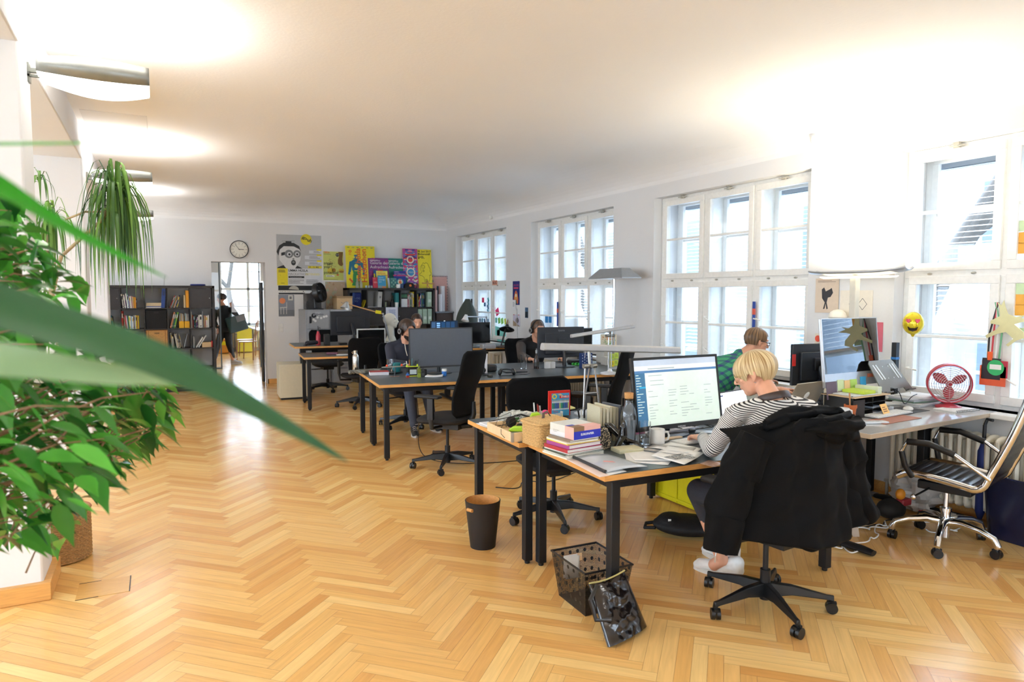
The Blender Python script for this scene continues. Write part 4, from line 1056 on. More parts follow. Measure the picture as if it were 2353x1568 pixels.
def linear_lamp(label,base,z0,joint_z,pL,pR,th=.05,tri=True,dep=.07):
 t=thing('desk_lamp',label,'desk lamp',(base[0],base[1],z0));b=V((base[0],base[1],z0))
 L_,R_=V(pL)-b,V(pR)-b;d=(R_-L_).normalized();F=frame_of(d)
 m=MB(T(*L_)@F.to_4x4());L=(R_-L_).length
 hw,hh=dep/2,th/2
 m.M=m.M@RX(R(90))
 m.prism([(-hw,-hh*.7),(-hw*.75,-hh),(hw*.75,-hh),(hw,-hh*.7),(hw*.8,hh*.6),(hw*.45,hh),(-hw*.45,hh),(-hw*.8,hh*.6)],-L,0)
 m.build('lamp_head',M('#b5b6b8',.4,.35),t,bevel=.003)
 jz=joint_z-z0
 hz=L_.lerp(R_,(0-L_.x)/(R_.x-L_.x));
 m=MB();m.cyl((0,0,jz-.02),(0,hz.y,hz.z-.02),.012);m.cyl((-.055,0,jz-.03),(.055,0,jz-.03),.016);m.cyl((0,-.03,jz-.03),(0,.03,jz-.03),.013);m.build('joint',M('#a3a19a',.3,.8),t)
 m=MB()
 if tri:
  for(x,y,xt)in((-.085,-.05,-.04),(.055,-.055,.04),(.0,.085,.0)):
   m=MB();m.cyl((x,y,.012),(xt,0,jz-.035),.0062,n=8);m.build('rod',M('#c4c5c7',.25,.8),t)
  m=MB();m.cyl((-.068,-.03,jz*.42),(.05,-.03,jz*.42),.004,n=8);m.build('spreader',M('#c4c5c7',.25,.8),t)
  m=MB();m.lathe([(.001,0),(.11,0),(.11,.01),(.001,.014)],n=28);m.build('base',M('#c9cacc',.35,.5),t)
 else:
  m=MB()
  for x in(-.02,.02):
   m=MB();m.cyl((x,0,.03),(x,0,jz-.03),.0055,n=8);m.build('rod',M('#d4d5d7',.25,.7),t)
  m=MB();m.lathe([(.001,0),(.105,0),(.105,.014),(.03,.03),(.02,.055),(.001,.055)],n=28);m.build('base',M('#d0d1d2',.35,.4),t)
 return t
LB=az(1352,955,.74)
linear_lamp('long grey bar desk lamp on a three-rod stand, behind the wicker basket',(2.735,4.05),.74,1.12,ay(1246,797,4.08),ay(1559,805,4.03))
linear_lamp('slim white bar desk lamp tilted up, on a round base beside the yellow notes',(4.31,6.0),.745,1.19,ay(1312,773,6.02),ay(1456,750,5.98),th=.035,tri=False,dep=.05)
def arm_lamp(label,base,z0,elbow,head,shade='cone',hdir=(-.2,-.1,-1),arm=ALU,arm2=ALU,scol=ALU,r=.075,tagc=None):
 t=thing('desk_lamp',label,'desk lamp',(base[0],base[1],z0));b=V((base[0],base[1],z0));e=V(elbow)-b;h=V(head)-b
 m=MB();m.lathe([(.001,0),(.085,0),(.085,.018),(.015,.03),(.012,.06),(.001,.06)],n=24);m.build('base',scol,t)
 m=MB();m.cyl((0,0,.05),e,.011,n=10);m.cyl((.02,0,.07),e+V((.02,0,-.03)),.003,n=6);m.build('lower_arm',arm,t)
 m=MB();m.cyl(e,h,.010,n=10);m.build('upper_arm',arm2,t)
 m=MB();m.sph(e,.016,10);m.build('joint',ALU,t)
 F=frame_of(hdir,(0,1,.1));m=MB(T(*h)@F.to_4x4()@RX(R(-90)))
 hh_=.45 if r>.1 else 1.05;m.lathe([(.02,-.03),(.03,.0),(r*.8,r*.7*hh_),(r,r*hh_),(r*.96,r*hh_),(.03,.01)],n=28,caps=False);m.build('shade',scol,t,solid=.002)
 if tagc:
  m=MB();p=e.lerp(h,.12);m.box(p+V((-.01,-.015,.01)),(.09,.003,.05),rot=Matrix.Rotation(R(8),3,'Y'));m.build('tag',tagc,t,label='yellow paper tag')
 return t
arm_lamp('arm desk lamp with wooden upper arm and yellow tag, by the filing cabinets',(3.22,10.33),.83,(3.11,10.3,1.30),(2.55,10.3,1.46),hdir=(-.35,-.2,-1),arm2=M('#c79a66',.5),scol=M('#c9ccce',.35,.4),tagc=M('#e8d81a',.6))
arm_lamp('small white arm lamp before the farthest window',(4.50,9.55),.80,(4.50,9.5,1.255),(4.07,9.3,1.27),hdir=(-.3,-.2,-1),scol=M('#d9dadb',.4),r=.06)
arm_lamp('black conical desk lamp beside the black monitor near the far window',(4.60,9.18),.80,(4.72,9.2,1.22),(4.68,9.15,1.12),hdir=(-.3,-.35,-1),arm=BLK,arm2=M('#8a6f4e',.5),scol=BLK,r=.115)
# # NEXT ROOM SEEN THROUGH THE DOORWAY
w=MB();NY=20.7;wx0,wx1=1.62,3.80
w.bb((-2.3,NY,0),(wx0,NY+.35,3.2));w.bb((wx1,NY,0),(5.5,NY+.35,3.2));w.bb((wx0,NY,0),(wx1,NY+.35,.72));w.bb((wx0,NY,2.75),(wx1,NY+.35,3.2))
struct(w,'wall_next_room_back',WALL)
w=MB();w.bb((-2.6,YB+.3,0),(-2.3,NY+.3,3.2));struct(w,'wall_next_room_left',WALL)
w=MB();w.bb((5.5,YB+.3,0),(5.8,14,3.2));w.bb((5.5,14,0),(5.8,19,.8));w.bb((5.5,14,2.7),(5.8,19,3.2));w.bb((5.5,19,0),(5.8,NY+.3,3.2));struct(w,'wall_next_room_right',WALL)
w=MB();w.bb((-2.6,YB+.3,3.1),(5.8,NY+.35,3.3));struct(w,'ceiling_next_room',WALL)
root=MB();casement(root,wx0,wx0+.01,NY+.2,NY+.2+.01,.72,2.75,.002)
fr=MB();bx=[wx0+(wx1-wx0)*k/3 for k in range(4)]
for k in range(4):fr.bb((bx[k]-.035,NY+.12,.72),(bx[k]+.035,NY+.19,2.75))
for z in(.72,1.72,2.68):fr.bb((wx0,NY+.12,z),(wx1,NY+.19,z+.07))
for z in(1.25,2.24):fr.bb((wx0,NY+.14,z),(wx1,NY+.17,z+.025))
wo=struct(fr,'window_8',PAINT,bevel=.003)
g=MB();g.poly([(wx0,NY+.16,.72),(wx1,NY+.16,.72),(wx1,NY+.16,2.75),(wx0,NY+.16,2.75)]);g.build('pane',GL,wo,smooth=0)
sl=MB();sl.bb((wx0-.05,NY-.12,.69),(wx1+.05,NY+.12,.72));sl.build('sill',PAINT,wo)
PT=15.9
f=MB();
for x in(-.4,1.215,2.02):f.bb((x-.012,PT-.02,0),(x+.012,PT+.02,2.3))
f.bb((-.4,PT-.02,2.28),(5.5,PT+.02,2.32));f.bb((-.4,PT-.02,0),(1.2,PT+.02,.03))
po=struct(f,'door_1',M('#5d6a70',.4,.4));g=MB();g.poly([(-.4,PT,0),(1.2,PT,0),(1.2,PT,2.3),(-.4,PT,2.3)]);g.poly([(2.02,PT,0),(5.5,PT,0),(5.5,PT,2.3),(2.02,PT,2.3)]);g.build('pane',GL,po,smooth=0)
g=MB();g.M=T(2.0,PT,0)@RZ(R(198));g.poly([(0,0,.02),(.62,0,.02),(.62,0,2.25),(0,0,2.25)]);g.build('open_pane',GL,po,smooth=0)
g=MB();g.M=T(2.0,PT,0)@RZ(R(198));g.bb((.0,-.002,1.22),(.60,.002,1.50));g.build('frosted_band',M('#f4f8ff',.6,alpha=.55),po)
d=MB();d.M=T(1.705,13.17,0)@RZ(R(3));d.bb((0,0,0),(.035,.14,1.82));do=struct(d,'door_2',M('#20242a',.4),bevel=.003)
d=MB();d.bb((1.70,YB+.3,1.84),(1.74,YB+.34,DZ));struct(d,'door_frame',PAINT)
radt=[o for o in COL.objects if o.name=='radiator'][0]
dup(radt,(2.5,NY-.14,0),R(90),'cream column radiator seen through the doorway in the next room')
def bentwood(label,x,y,rz,base=None):
 if base:return dup(base,(x,y,0),rz,label)
 t=thing('bentwood_chair',label,'chair',(x,y,0),rz,'wooden chairs in the next room');WD_=M('#a87445',.4)
 for s in(-1,1):
  m=MB();m.tube([(s*.18,-.20,.0),(s*.18,-.21,.45),(s*.17,-.25,.65),(s*.15,-.29,.88)],.014,8);m.build('rear_leg',WD_,t)
  m=MB();m.cyl((s*.19,.2,0),(s*.18,.18,.44),.014,n=8);m.build('front_leg',WD_,t)
 m=MB();m.lathe([(.001,.43),(.21,.43),(.215,.45),(.001,.46)],n=24);m.build('seat',WD_,t)
 m=MB();m.tube([(-.15,-.29,.88),(-.08,-.31,.93),(.08,-.31,.93),(.15,-.29,.88)],.014,8);m.tube([(-.16,-.25,.68),(0,-.28,.69),(.16,-.25,.68)],.02,8,flat=.4);m.build('backrest',WD_,t)
 return t
b0=bentwood('wooden bentwood chair in the next room, nearer the glass door',1.98,17.9,R(60));bentwood('wooden bentwood chair in the next room, nearer the window',2.02,18.7,R(75),b0)
t=thing('table','pale table in the next room beside the wooden chairs','table',(2.75,18.3,0));m=MB();m.box((0,0,.73),(1.2,1.6,.03));m.build('tabletop',M('#e6e3dc',.4),t)
for x in(-.52,.52):
 for y in(-.72,.72):m=MB();m.box((x,y,.355),(.04,.04,.71));m.build('leg',M('#7d8285',.4,.5),t)
YEL=M('#e2d500',.42)
t=thing('yellow_cabinet','yellow cabinet under the window of the next room','cabinet',(2.15,20.3,0));m=MB();m.box((0,0,.36),(.42,.5,.68));m.build('body',YEL,t,bevel=.01);m=MB();m.box((-.212,0,.5),(.006,.4,.02));m.build('handle',BLK,t)
t=thing('low_box','yellow and orange low crate behind the walking person','box',(1.55,20.2,0));m=MB();m.box((0,0,.2),(.42,.4,.38));m.build('body',M('#d98f2b',.6),t,bevel=.01);m=MB();m.box((0,-.203,.28),(.36,.006,.1));m.build('stripe',YEL,t)
# # BOOKCASES AND THE BACK WALL
SHB=M('#241f1f',.45,var=.1)
def bookcase(name,label,x0,x1,y0,y1,cols,rows,z1):
 t=thing(name,label,'bookcase',((x0+x1)/2,(y0+y1)/2,0));W_,D_=x1-x0,y1-y0;th=.04;ti=.018
 m=MB();m.bb((-W_/2,-D_/2,z1-th),(W_/2,D_/2,z1));m.bb((-W_/2,-D_/2,0),(W_/2,D_/2,th));m.bb((-W_/2,-D_/2,0),(-W_/2+th,D_/2,z1));m.bb((W_/2-th,-D_/2,0),(W_/2,D_/2,z1));m.build('case',SHB,t,bevel=.002)
 m=MB();cw=(W_-2*th)/cols;rh=(z1-2*th)/rows
 for c in range(1,cols):m.bb((-W_/2+th+c*cw-ti/2,-D_/2+.002,th),(-W_/2+th+c*cw+ti/2,D_/2,z1-th))
 for r in range(1,rows):m.bb((-W_/2+th,-D_/2+.004,th+r*rh-ti/2),(W_/2-th,D_/2,th+r*rh+ti/2))
 m.build('dividers',SHB,t,bevel=.001)
 def cell(c,r):
  return(x0+th+c*cw+ti/2,x0+th+(c+1)*cw-ti/2,z1-th-(r+1)*rh+ti/2,z1-th-r*rh-ti/2)
 def door(c,r,knob=1,lab=None):
  a,b,z0,zz=cell(c,r);cx,cy=(x0+x1)/2,(y0+y1)/2
  m=MB();m.bb((a-cx+.001,-D_/2+.006,z0+.001),(b-cx-.001,-D_/2+.022,zz-.001));d=m.build('door',M('#2b2627',.4,var=.1),t,bevel=.0015)
  kx=(b if knob>0 else a)-cx-.03*knob
  m=MB();m.sph((kx,-D_/2-.004,(z0+zz)/2),.009,10);m.build('knob',ALU,d)
 return t,cell,door
S1x0,S1x1=-.878,.872
s1,c1_,d1_=bookcase('bookcase','big black cube bookcase left of the doorway, filled with books',S1x0,S1x1,12.44,12.82,5,5,1.745)
s2,c2_,d2_=bookcase('bookcase','black cube bookcase with posters leaning on top, right of the filing cabinets',3.10,4.79,12.43,12.81,5,5,1.72)
d1_(0,0,1);d1_(4,0,1)
d2_(1,1);d2_(2,1);d2_(3,1);d2_(0,1)
ORD='first second third fourth fifth sixth seventh eighth ninth tenth eleventh twelfth thirteenth fourteenth fifteenth sixteenth'.split()
CN={'w':('#e4e2dc','white'),'r':('#c8322f','red'),'b':('#27468c','blue'),'n':('#1f2a4a','navy'),'y':('#e8cf2a','yellow'),'o':('#e59a2c','orange'),'g':('#7fb53a','green'),'t':('#2f8c94','teal'),'p':('#7a4a8c','purple'),'k':('#1e1d20','black'),'m':('#c95a6a','pink'),'l':('#a9c6da','light blue'),'s':('#9fa3a8','grey'),'d':('#3c6e52','dark green'),'c':('#cdb893','beige'),'a':('#d98c6a','salmon'),'u':('#9cae98','sage green'),'e':('#6f4e3a','brown')}
PAGES=M('#efece2',.9,var=.06,scale=300)
def book(x,y,z,w,h,d,col,lean,label,group,sp=None):
 m=MB(RY(R(lean)))
 m.bb((0,0,0),(w,.004,h));m.bb((0,0,0),(.0022,d,h));m.bb((w-.0022,0,0),(w,d,h));m.bb((.0022,.004,.003),(w-.0022,d-.003,h-.004),1)
 if sp:m.bb((w*.2,-.0008,h*.62),(w*.8,.001,h*.86),2);m.bb((w*.25,-.0008,h*.1),(w*.75,.001,h*.16),2)
 o=m.build('book',[M(CN[col][0],.5,name='book_cover_'+CN[col][1].replace(' ','_')),PAGES,M(sp or '#ffffff',.5)],None,smooth=0)
 o.location=(x,y,z);tag(o,label,'book',group);return o
def book_row(cell,spec,where,group,y=12.50,start=0,sc=1.,name='upright',d=.2):
 """spec: list of (colour, width mm, height mm, lean deg) from left to right"""
 a,b,z0,z1=cell;x=a+start;i=0;n=len(spec)
 for(c,w,h,ln)in spec:
  w*=.001*sc;h*=.001*sc;hh=min(h,(z1-z0)-.012);L=R(ln)
  if ln>0:xs=x;x+=w/math.cos(L)+.0008;zz=z0+w*math.sin(L)+.0005
  elif ln<0:xs=x+hh*math.sin(-L);x+=w/math.cos(L)+.0008;zz=z0+.0005
  else:xs=x;x+=w+.0008;zz=z0
  if xs+w>b+.02:break
  th='thick' if w>.028 else 'thin' if w<.016 else ''
  lab=' '.join(('%s %s book, %s from left in %s'%(th,CN[c][1],ORD[i],where)).split())
  book(xs,y+rnd.uniform(-.006,.006),zz,w,hh,d,c,ln,lab,group,sp=rnd.choice(['#f2efe6','#2b2b2b','#d8b23a','#c9d4dc',None]));i+=1
book_row(c1_(1,0),[('w',22,225,-6),('n',9,200,-6),('w',18,215,-5),('p',8,200,-5),('w',20,235,-6),('l',18,220,-5),('p',10,195,-4),('w',18,190,-4),('w',14,195,-3),('m',10,190,-2),('c',16,185,-1),('o',14,180,0),('o',22,175,0),('e',10,150,0)],'second bay of the left bookcase top row','books in the left bookcase, top row',start=.0)
a,b,z0,z1=c1_(2,0)
for k,(c,h,w)in enumerate((('w',.018,.24),('b',.012,.23),('c',.03,.23),('c',.022,.22))):
 m=MB();m.box((a+.13,12.58,z0+.001+sum((.018,.012,.03,.022)[:k])+h/2),(w,.17,h-.001));tag(m.build('book',M(CN[c][0],.6),bevel=.001),'%s flat book, %s from the bottom in the pile beside the leaning blue binder'%(CN[c][1],ORD[k]),'book','books lying flat in the left bookcase')
m=MB(RY(R(4)));m.bb((0,0,0),(.055,.26,.315));m.bb((.012,-.001,.2),(.043,.001,.27),1);m.lathe([(.001,-.0),(.012,0),(.012,.002)],(0,0,0),8)
o=m.build('ring_binder',[M('#27468c',.5),M('#1c2f66',.5)],smooth=0);o.location=(b-.085,12.49,z0+.003);tag(o,'tall blue ring binder leaning at the right of the top middle bay','binder')
book_row(c1_(3,0),[('r',12,215,22),('w',8,205,22),('s',14,215,21),('d',10,205,21),('a',14,205,20),('w',9,210,20),('n',22,215,19),('y',12,120,18)],'fourth bay of the left bookcase top row','books in the left bookcase, top row',start=.02)
a,b,z0,z1=c1_(3,0);book(b-.085,12.50,z0,.028,.21,.2,'c',0,'beige book upright beside the tall orange binder',None);
m=MB();m.bb((b-.052,12.49,z0),(b-.006,12.74,z0+.285));tag(m.build('ring_binder',M('#e8a020',.5),bevel=.001),'tall orange binder at the right of the fourth bay, top row','binder')
book_row(c1_(0,1),[('w',20,215,0),('w',14,210,0),('c',20,205,-3),('w',14,210,-3),('p',8,205,-4),('w',20,200,-5),('r',8,220,-5),('n',18,215,-7),('t',10,215,-7),('k',12,205,-8)],'first bay of the left bookcase second row','books in the left bookcase, second row',start=.06)
book_row(c1_(1,1),[('r',26,290,0),('w',10,195,-5),('m',22,220,-5),('w',14,215,-4),('b',12,205,-4),('g',14,215,-4),('w',22,215,-2),('l',22,205,-2),('w',18,200,0),('s',14,220,0),('w',16,220,0),('y',18,218,0),('m',10,215,0),('y',14,215,0)],'second bay of the left bookcase second row','books in the left bookcase, second row')
def bin_box(cell,mat,label,name='storage_box',hole=True,wick=False):
 a,b,z0,z1=cell;cx=(a+b)/2;t=thing(name,label,'basket' if wick else 'box',(cx,12.62,z0))
 w,h=(b-a)-.012,(z1-z0)-.012
 m=MB();m.bb((-w/2,-.165,0),(w/2,-.155,h));m.bb((-w/2,.155,0),(w/2,.165,h));m.bb((-w/2,-.155,0),(-w/2+.01,.155,h));m.bb((w/2-.01,-.155,0),(w/2,.155,h));m.bb((-w/2,-.165,0),(w/2,.165,.01));m.build('body',mat,t,bevel=.004)
 m=MB();m.bb((-.035,-.169,h-.055),(.035,-.164,h-.03));m.build('handle_hole',BLK,t)
 if wick:
  m=MB()
  for k in range(22):m.cyl((-w/2+.004,-.167,.012+k*(h-.02)/22),(w/2-.004,-.167,.012+k*(h-.02)/22),.004,n=6)
  m.build('weave',mat,t)
  m=MB();
  for(p,q)in(((-w/2,-.168,0),(-w/2,-.168,h)),((w/2,-.168,0),(w/2,-.168,h)),((-w/2,-.168,h),(w/2,-.168,h)),((-w/2,-.168,.004),(w/2,-.168,.004)),((-w/2+.03,-.17,.01),(-w/2+.03,-.17,h)),((w/2-.03,-.17,.01),(w/2-.03,-.17,h))):m.cyl(p,q,.006,n=8)
  m.build('rim',M('#a97743',.6),t)
WICK=M('#c99a5c',.65,var=.18,scale=60)
bin_box(c1_(2,1),M('#121113',.8),'black fabric box in the middle of the second row, left bookcase','fabric_box')
bin_box(c1_(2,2),WICK,'wicker box in the middle of the third row, left bookcase','wicker_box',wick=True)
book_row(c1_(3,1),[('a',20,270,14),('c',10,255,14),('d',14,265,14),('t',10,250,13),('g',22,265,13)],'fourth bay of the left bookcase second row','books in the left bookcase, second row',start=.015)
a,b,z0,z1=c1_(3,1)
for k in range(2):
 m=MB();xx=b-.163+k*.082;m.bb((xx,12.49,z0),(xx+.074,12.70,z0+.11));m.bb((xx,12.60,z0+.11),(xx+.074,12.70,z0+.2));tag(m.build('magazine_file',M('#eab01c',.5),bevel=.002),('left' if k==0 else 'right')+' one of the two yellow-orange magazine files','magazine file')
 for q,c in enumerate('scw' if k==0 else 'lws'):book(xx+.006+q*.022,12.52,z0+.112,.018,.135-q*.008,.07,c,0,'%s booklet, %s in the %s orange magazine file'%(CN[c][1],ORD[q],('left','right')[k]),'booklets in the orange magazine files')
book_row(c1_(4,1),[('w',14,265,0),('s',6,250,0),('r',12,205,-1),('k',20,215,-1),('t',8,190,0),('n',14,135,0),('p',14,160,0),('k',14,210,0),('w',16,205,0),('w',40,215,0),('s',16,265,0),('e',12,205,0),('c',16,200,0),('m',10,195,0),('w',26,200,0),('w',22,205,0)],'fifth bay of the left bookcase second row','books in the left bookcase, second row')
book_row(c1_(3,2),[('w',10,255,-7),('s',14,260,-7),('w',26,195,-3),('k',8,250,-8),('w',14,245,-9),('c',16,240,-9),('s',12,245,-10),('w',22,150,-5),('w',10,240,-12),('c',14,95,0)],'fourth bay of the left bookcase third row','books in the left bookcase, third row',start=.01)
a,b,z0,z1=c1_(3,2);book(b-.11,12.5,z0+.008,.016,.23,.2,'s',14,'grey book leaning alone against the right side of the wicker box bay',None)
a,b,z0,z1=c1_(4,2);book(a+.015,12.5,z0,.032,.19,.2,'s',0,'thick grey book standing left in the fifth bay, third row',None)
book(a+.055,12.5,z0+.012,.026,.20,.2,'w',32,'white book leaning left of two in the fifth bay, third row',None);book(a+.093,12.5,z0+.012,.022,.23,.2,'w',31,'taller white book leaning right of two in the fifth bay, third row',None)
m=MB();m.bb((b-.16,12.50,z0),(b-.02,12.68,z0+.085));tag(m.build('cardboard_box',M('#d8b98c',.7),bevel=.002),'small beige box at the right of the third row, fifth bay','box')
m=MB();m.bb((b-.017,12.5,z0),(b-.003,12.66,z0+.105));tag(m.build('red_case',M('#d42f2a',.5),bevel=.001),'narrow red case beside the small beige box','case')
a,b,z0,z1=c1_(3,3)
for k,(c,h,w)in enumerate((('c',.085,.23),('w',.012,.24),('s',.01,.25),('w',.014,.21),('k',.008,.22),('w',.01,.2))):
 hs=(.085,.012,.01,.014,.008,.01);zz=z0+.001+sum(hs[:k])
 m=MB();m.box((b-.135,12.60,zz+h/2),(w,.2,h-.001));tag(m.build('book' if k else 'cardboard_box',M(CN[c][0],.7),bevel=.001),('%s flat book, %s up from the beige box in the fourth row'%(CN[c][1],ORD[k]))if k else 'flat beige box under the pile of books, fourth row','book' if k else 'box','pile in the left bookcase, fourth row' if k else None)
a,b,z0,z1=c1_(4,4);m=MB()
m.lathe([(.02,0),(.07,.01),(.08,.08),(.06,.16),(.02,.19)],(a+.2,12.62,z0),18);tag(m.build('decorated_vase',M('#17161a',.3,var=.3,scale=90)),'dark speckled vase in the bottom right bay of the left bookcase','vase')
m=MB();m.bb((a+.02,12.5,z0),(a+.12,12.68,z0+.12));tag(m.build('tin',M('#8a6f2a',.5),bevel=.004),'brownish tin in the bottom right bay of the left bookcase','tin')
m=MB();m.lathe([(.001,0),(.11,0),(.12,.012),(.11,.028),(.001,.03)],(.63,12.6,1.745),24);tag(m.build('blue_dish',M('#1f2f7a',.4)),'low dark blue dish on top of the left bookcase','dish')
m=MB();m.bb((-.43,12.835,1.5),(.13,12.845,1.93));struct(m,'trim_2',WALL,bevel=.003)
t=thing('light_switch','white light switch pair on the back wall under the chair poster','switch',(1.985,YB,0))
for z in(1.04,.96):m=MB();m.bb((-.04,-.012,z-.038),(.04,-.001,z+.038));s_=m.build('switch_plate',WHT,t,bevel=.004)
t=thing('wall_clock','round black-rimmed white wall clock above the doorway','clock',(1.315,YB-.02,2.385))
MX=RX(R(90))
m=MB(MX);m.lathe([(.001,-.018),(.15,-.018),(.155,.0),(.155,.018),(.142,.02),(.142,.008),(.001,.008)],n=48);m.build('case',M('#22252a',.35),t)
m=MB(MX);m.lathe([(.001,.0085),(.141,.0085)],n=48,caps=False);m.build('dial',M('#eceae0',.5),t,smooth=0)
m=MB(MX@T(0,0,.010))
for k in range(60):
 a=R(6*k);l=.02 if k%5==0 else .008;w=.003 if k%5==0 else .0012
 m.M=MX@T(0,0,.010)@RZ(-a);m.bb((-w,.131-l,0),(w,.131,.001))
for h in range(1,13):m.M=MX@T(0,0,.010);a=R(30*h);m.text(str(h),.026,T(math.sin(a)*.096,math.cos(a)*.096-.009,0),0,'CENTER')
m.build('numerals',M('#3a3d42',.5),t)
for nm,ang,L,w in(('hour_hand',91,.075,.0045),('minute_hand',-38,.105,.003)):
 m=MB(MX@T(0,0,.014)@RZ(-R(ang)));m.bb((-w,-.015,0),(w,L,.002));m.build(nm,M('#1d1f22',.4),t)
 #  posters
class Sheet(MB):
 """flat print: unit square mapped to w x h, layers stacked a fraction of a millimetre apart; faces local -Y"""
 def __init__(s,w,h,th=.0015,layer=.0007):super().__init__();s.w,s.h=w,h;s.L=layer;s.k=1;s.box((0,0,h/2),(w,th,h));s.th=th
 def _p(s,x,z):return((x-.5)*s.w,-s.th/2-s.L*s.k,z*s.h)
 def rect(s,x0,z0,x1,z1,mi,k=None):
  if k:s.k=k
  s.poly([s._p(x0,z0),s._p(x1,z0),s._p(x1,z1),s._p(x0,z1)],mi)
 def pol(s,pts,mi,k=None):
  if k:s.k=k
  s.poly([s._p(*p)for p in pts],mi)
 def circ(s,x,z,rx,mi,k=None,rz_=None,n=28,a0=0,a1=360):
  if k:s.k=k
  rz_=rz_ if rz_ else rx*s.w/s.h;s.poly([s._p(x+rx*math.cos(R(a0+(a1-a0)*i/n)),z+rz_*math.sin(R(a0+(a1-a0)*i/n)))for i in range(n)],mi)
 def tx(s,body,x,z,size,mi,align='LEFT',rot=0,k=None,bold=0.):
  if k:s.k=k
  p=s._p(x,z);s.text(body,size,T(*p)@RX(R(90))@RZ(R(rot)),mi,align,bold=bold)
 def lines(s,x0,x1,z0,z1,n,mi,k=None,seed=1):
  r_=random.Random(seed);
  for i in range(n):
   z=z1-(z1-z0)*(i+.5)/n;s.rect(x0,z-(z1-z0)/n*.22,x0+(x1-x0)*r_.uniform(.7,1),z+(z1-z0)/n*.22,mi,k)
def poster(s,name,label,cols,loc,rz=0,tilt=0,cat='poster',group=None):
 o=s.build(name,[M(c,.45)for c in cols],smooth=0);o.location=loc;o.rotation_euler=(R(tilt),0,rz);tag(o,label,cat,group);return o
YW=YB-.004
s=Sheet(.79,.91)
s.rect(0,.335,1,1,1,1);s.rect(0,0,1,.335,2,1);s.rect(0,0,.235,.335,3,2)
s.circ(.66,.915,.125,3,2);s.tx('#>uh',.555,.925,.085,4,rot=-20,k=3,bold=.002)
s.pol([(0,.335),(.03,.36),(.15,.40),(.42,.40),(.52,.36),(.56,.335)],4,2)
s.pol([(.20,.335),(.14,.41),(.06,.50),(.05,.62),(.07,.74),(.16,.80),(.38,.80),(.5,.74),(.54,.62),(.52,.5),(.45,.40),(.40,.335)],5,3)
s.pol([(.04,.58),(.0,.66),(.06,.78),(.16,.84),(.38,.84),(.50,.78),(.54,.66),(.50,.72),(.38,.77),(.16,.77),(.07,.70)],4,4);s.rect(.20,.84,.33,.87,4,4);s.pol([(.12,.873),(.40,.885),(.40,.877),(.12,.866)],6,4)
s.circ(.27,.62,.095,6,4);s.circ(.45,.625,.085,6,4);s.circ(.275,.615,.05,2,5);s.circ(.45,.62,.045,2,5);s.circ(.28,.612,.026,4,6);s.circ(.452,.617,.024,4,6)
s.pol([(.10,.64),(.18,.66),(.18,.60),(.10,.58)],4,4);s.circ(.365,.45,.052,4,5,.055);s.circ(.365,.46,.03,6,6,.02);s.pol([(.35,.54),(.38,.54),(.39,.51),(.34,.51)],6,5)
for(x0,z0,x1,z1)in((.72,.64,1,.70),(.62,.525,1,.595),(.62,.41,1,.475)):s.rect(x0,z0,x1,z1,2,3);s.lines(x0+.1,.98,z0+.01,z1-.01,2,6,4)
for z in(.70,.595,.475):s.rect(.89,z,1,z+.03,3,4)
s.rect(.69,.345,1,.39,3,3);s.tx('20. - 21. MAI',.71,.355,.034,4,k=4,bold=.001)
s.tx('UMMA HÜSLA',.245,.275,.055,4,k=4,bold=.0015);s.tx('HACKATHON',.245,.205,.055,6,k=4);s.tx('EXTENDED',.63,.205,.05,3,k=4)
s.rect(.25,.145,.60,.185,4,3);s.tx('"Connecting Everything"',.27,.155,.022,2,k=4)
s.lines(.25,.6,.03,.12,5,6,3,2);s.lines(.64,.97,.03,.12,5,6,3,3);s.lines(.03,.19,.25,.31,3,4,3,5);s.tx('~',.06,.19,.03,4,k=3);s.lines(.08,.19,.035,.05,1,4,3)
poster(s,'poster','large grey hackathon poster with a shouting masked head, left on the back wall',['#cfcfcf','#b7b8ba','#d6d8dc','#e6d51e','#1c1d20','#dcdcdc','#77797c'],(2.335,YW,1.765))
s=Sheet(.75,.085);s.rect(0,0,1,1,1,1);s.circ(.36,.1,.12,2,2,.85,16,0,180);poster(s,'poster','black photo strip under the grey hackathon poster',['#111111','#16171a','#b9b3a8'],(2.33,YW,1.675))
s=Sheet(.46,.035);s.rect(0,0,1,1,1,1);s.tx('BLOSSE   DIES   AUCH',.05,.3,.018,2,k=2);s.circ(.94,.5,.02,2,2);poster(s,'paper_strip','white printed strip under the black photo strip',['#eeeeee','#e6e4de','#1b1b1b'],(2.19,YW,1.637),cat='poster')
s=Sheet(.46,.028);s.rect(0,0,1,1,1,1);poster(s,'paper_strip','narrow black strip under the white printed strip',['#111111','#131417','#1b1b1b'],(2.19,YW,1.603),cat='poster')
s=Sheet(.275,.39);s.rect(0,0,1,1,1,1);s.rect(0,0,1,.3,2,2);s.circ(.25,.72,.19,3,2);s.rect(.62,.74,.92,.98,4,2);s.rect(.70,.80,.84,.92,2,3);s.pol([(.1,.38),(.52,.40),(.55,.44),(.08,.42)],4,3)
for x in(.12,.30,.48):s.rect(x,.1,x+.035,.41,4,3)
s.rect(.5,.4,.535,.66,4,3);poster(s,'poster','small grey poster of a white chair and orange disc',['#8d929a','#8b909b','#70747c','#e98a55','#dcdad4'],(2.09,YW,1.205))
s=Sheet(.385,.545);s.rect(.0,.0,1,1,5,1);s.rect(.02,.02,.98,.99,1,2);s.tx('TEDx',.05,.93,.045,2,k=3,bold=.001);s.tx('Dornbirn',.05,.88,.034,3,k=3);s.circ(.70,.88,.085,4,3);s.tx('4/15',.64,.865,.03,5,k=4)
s.pol([(.74,.98),(.97,.98),(.93,.75),(.93,.66),(.97,.56),(.90,.50),(.80,.52),(.72,.58),(.72,.70),(.78,.84)],6,3)
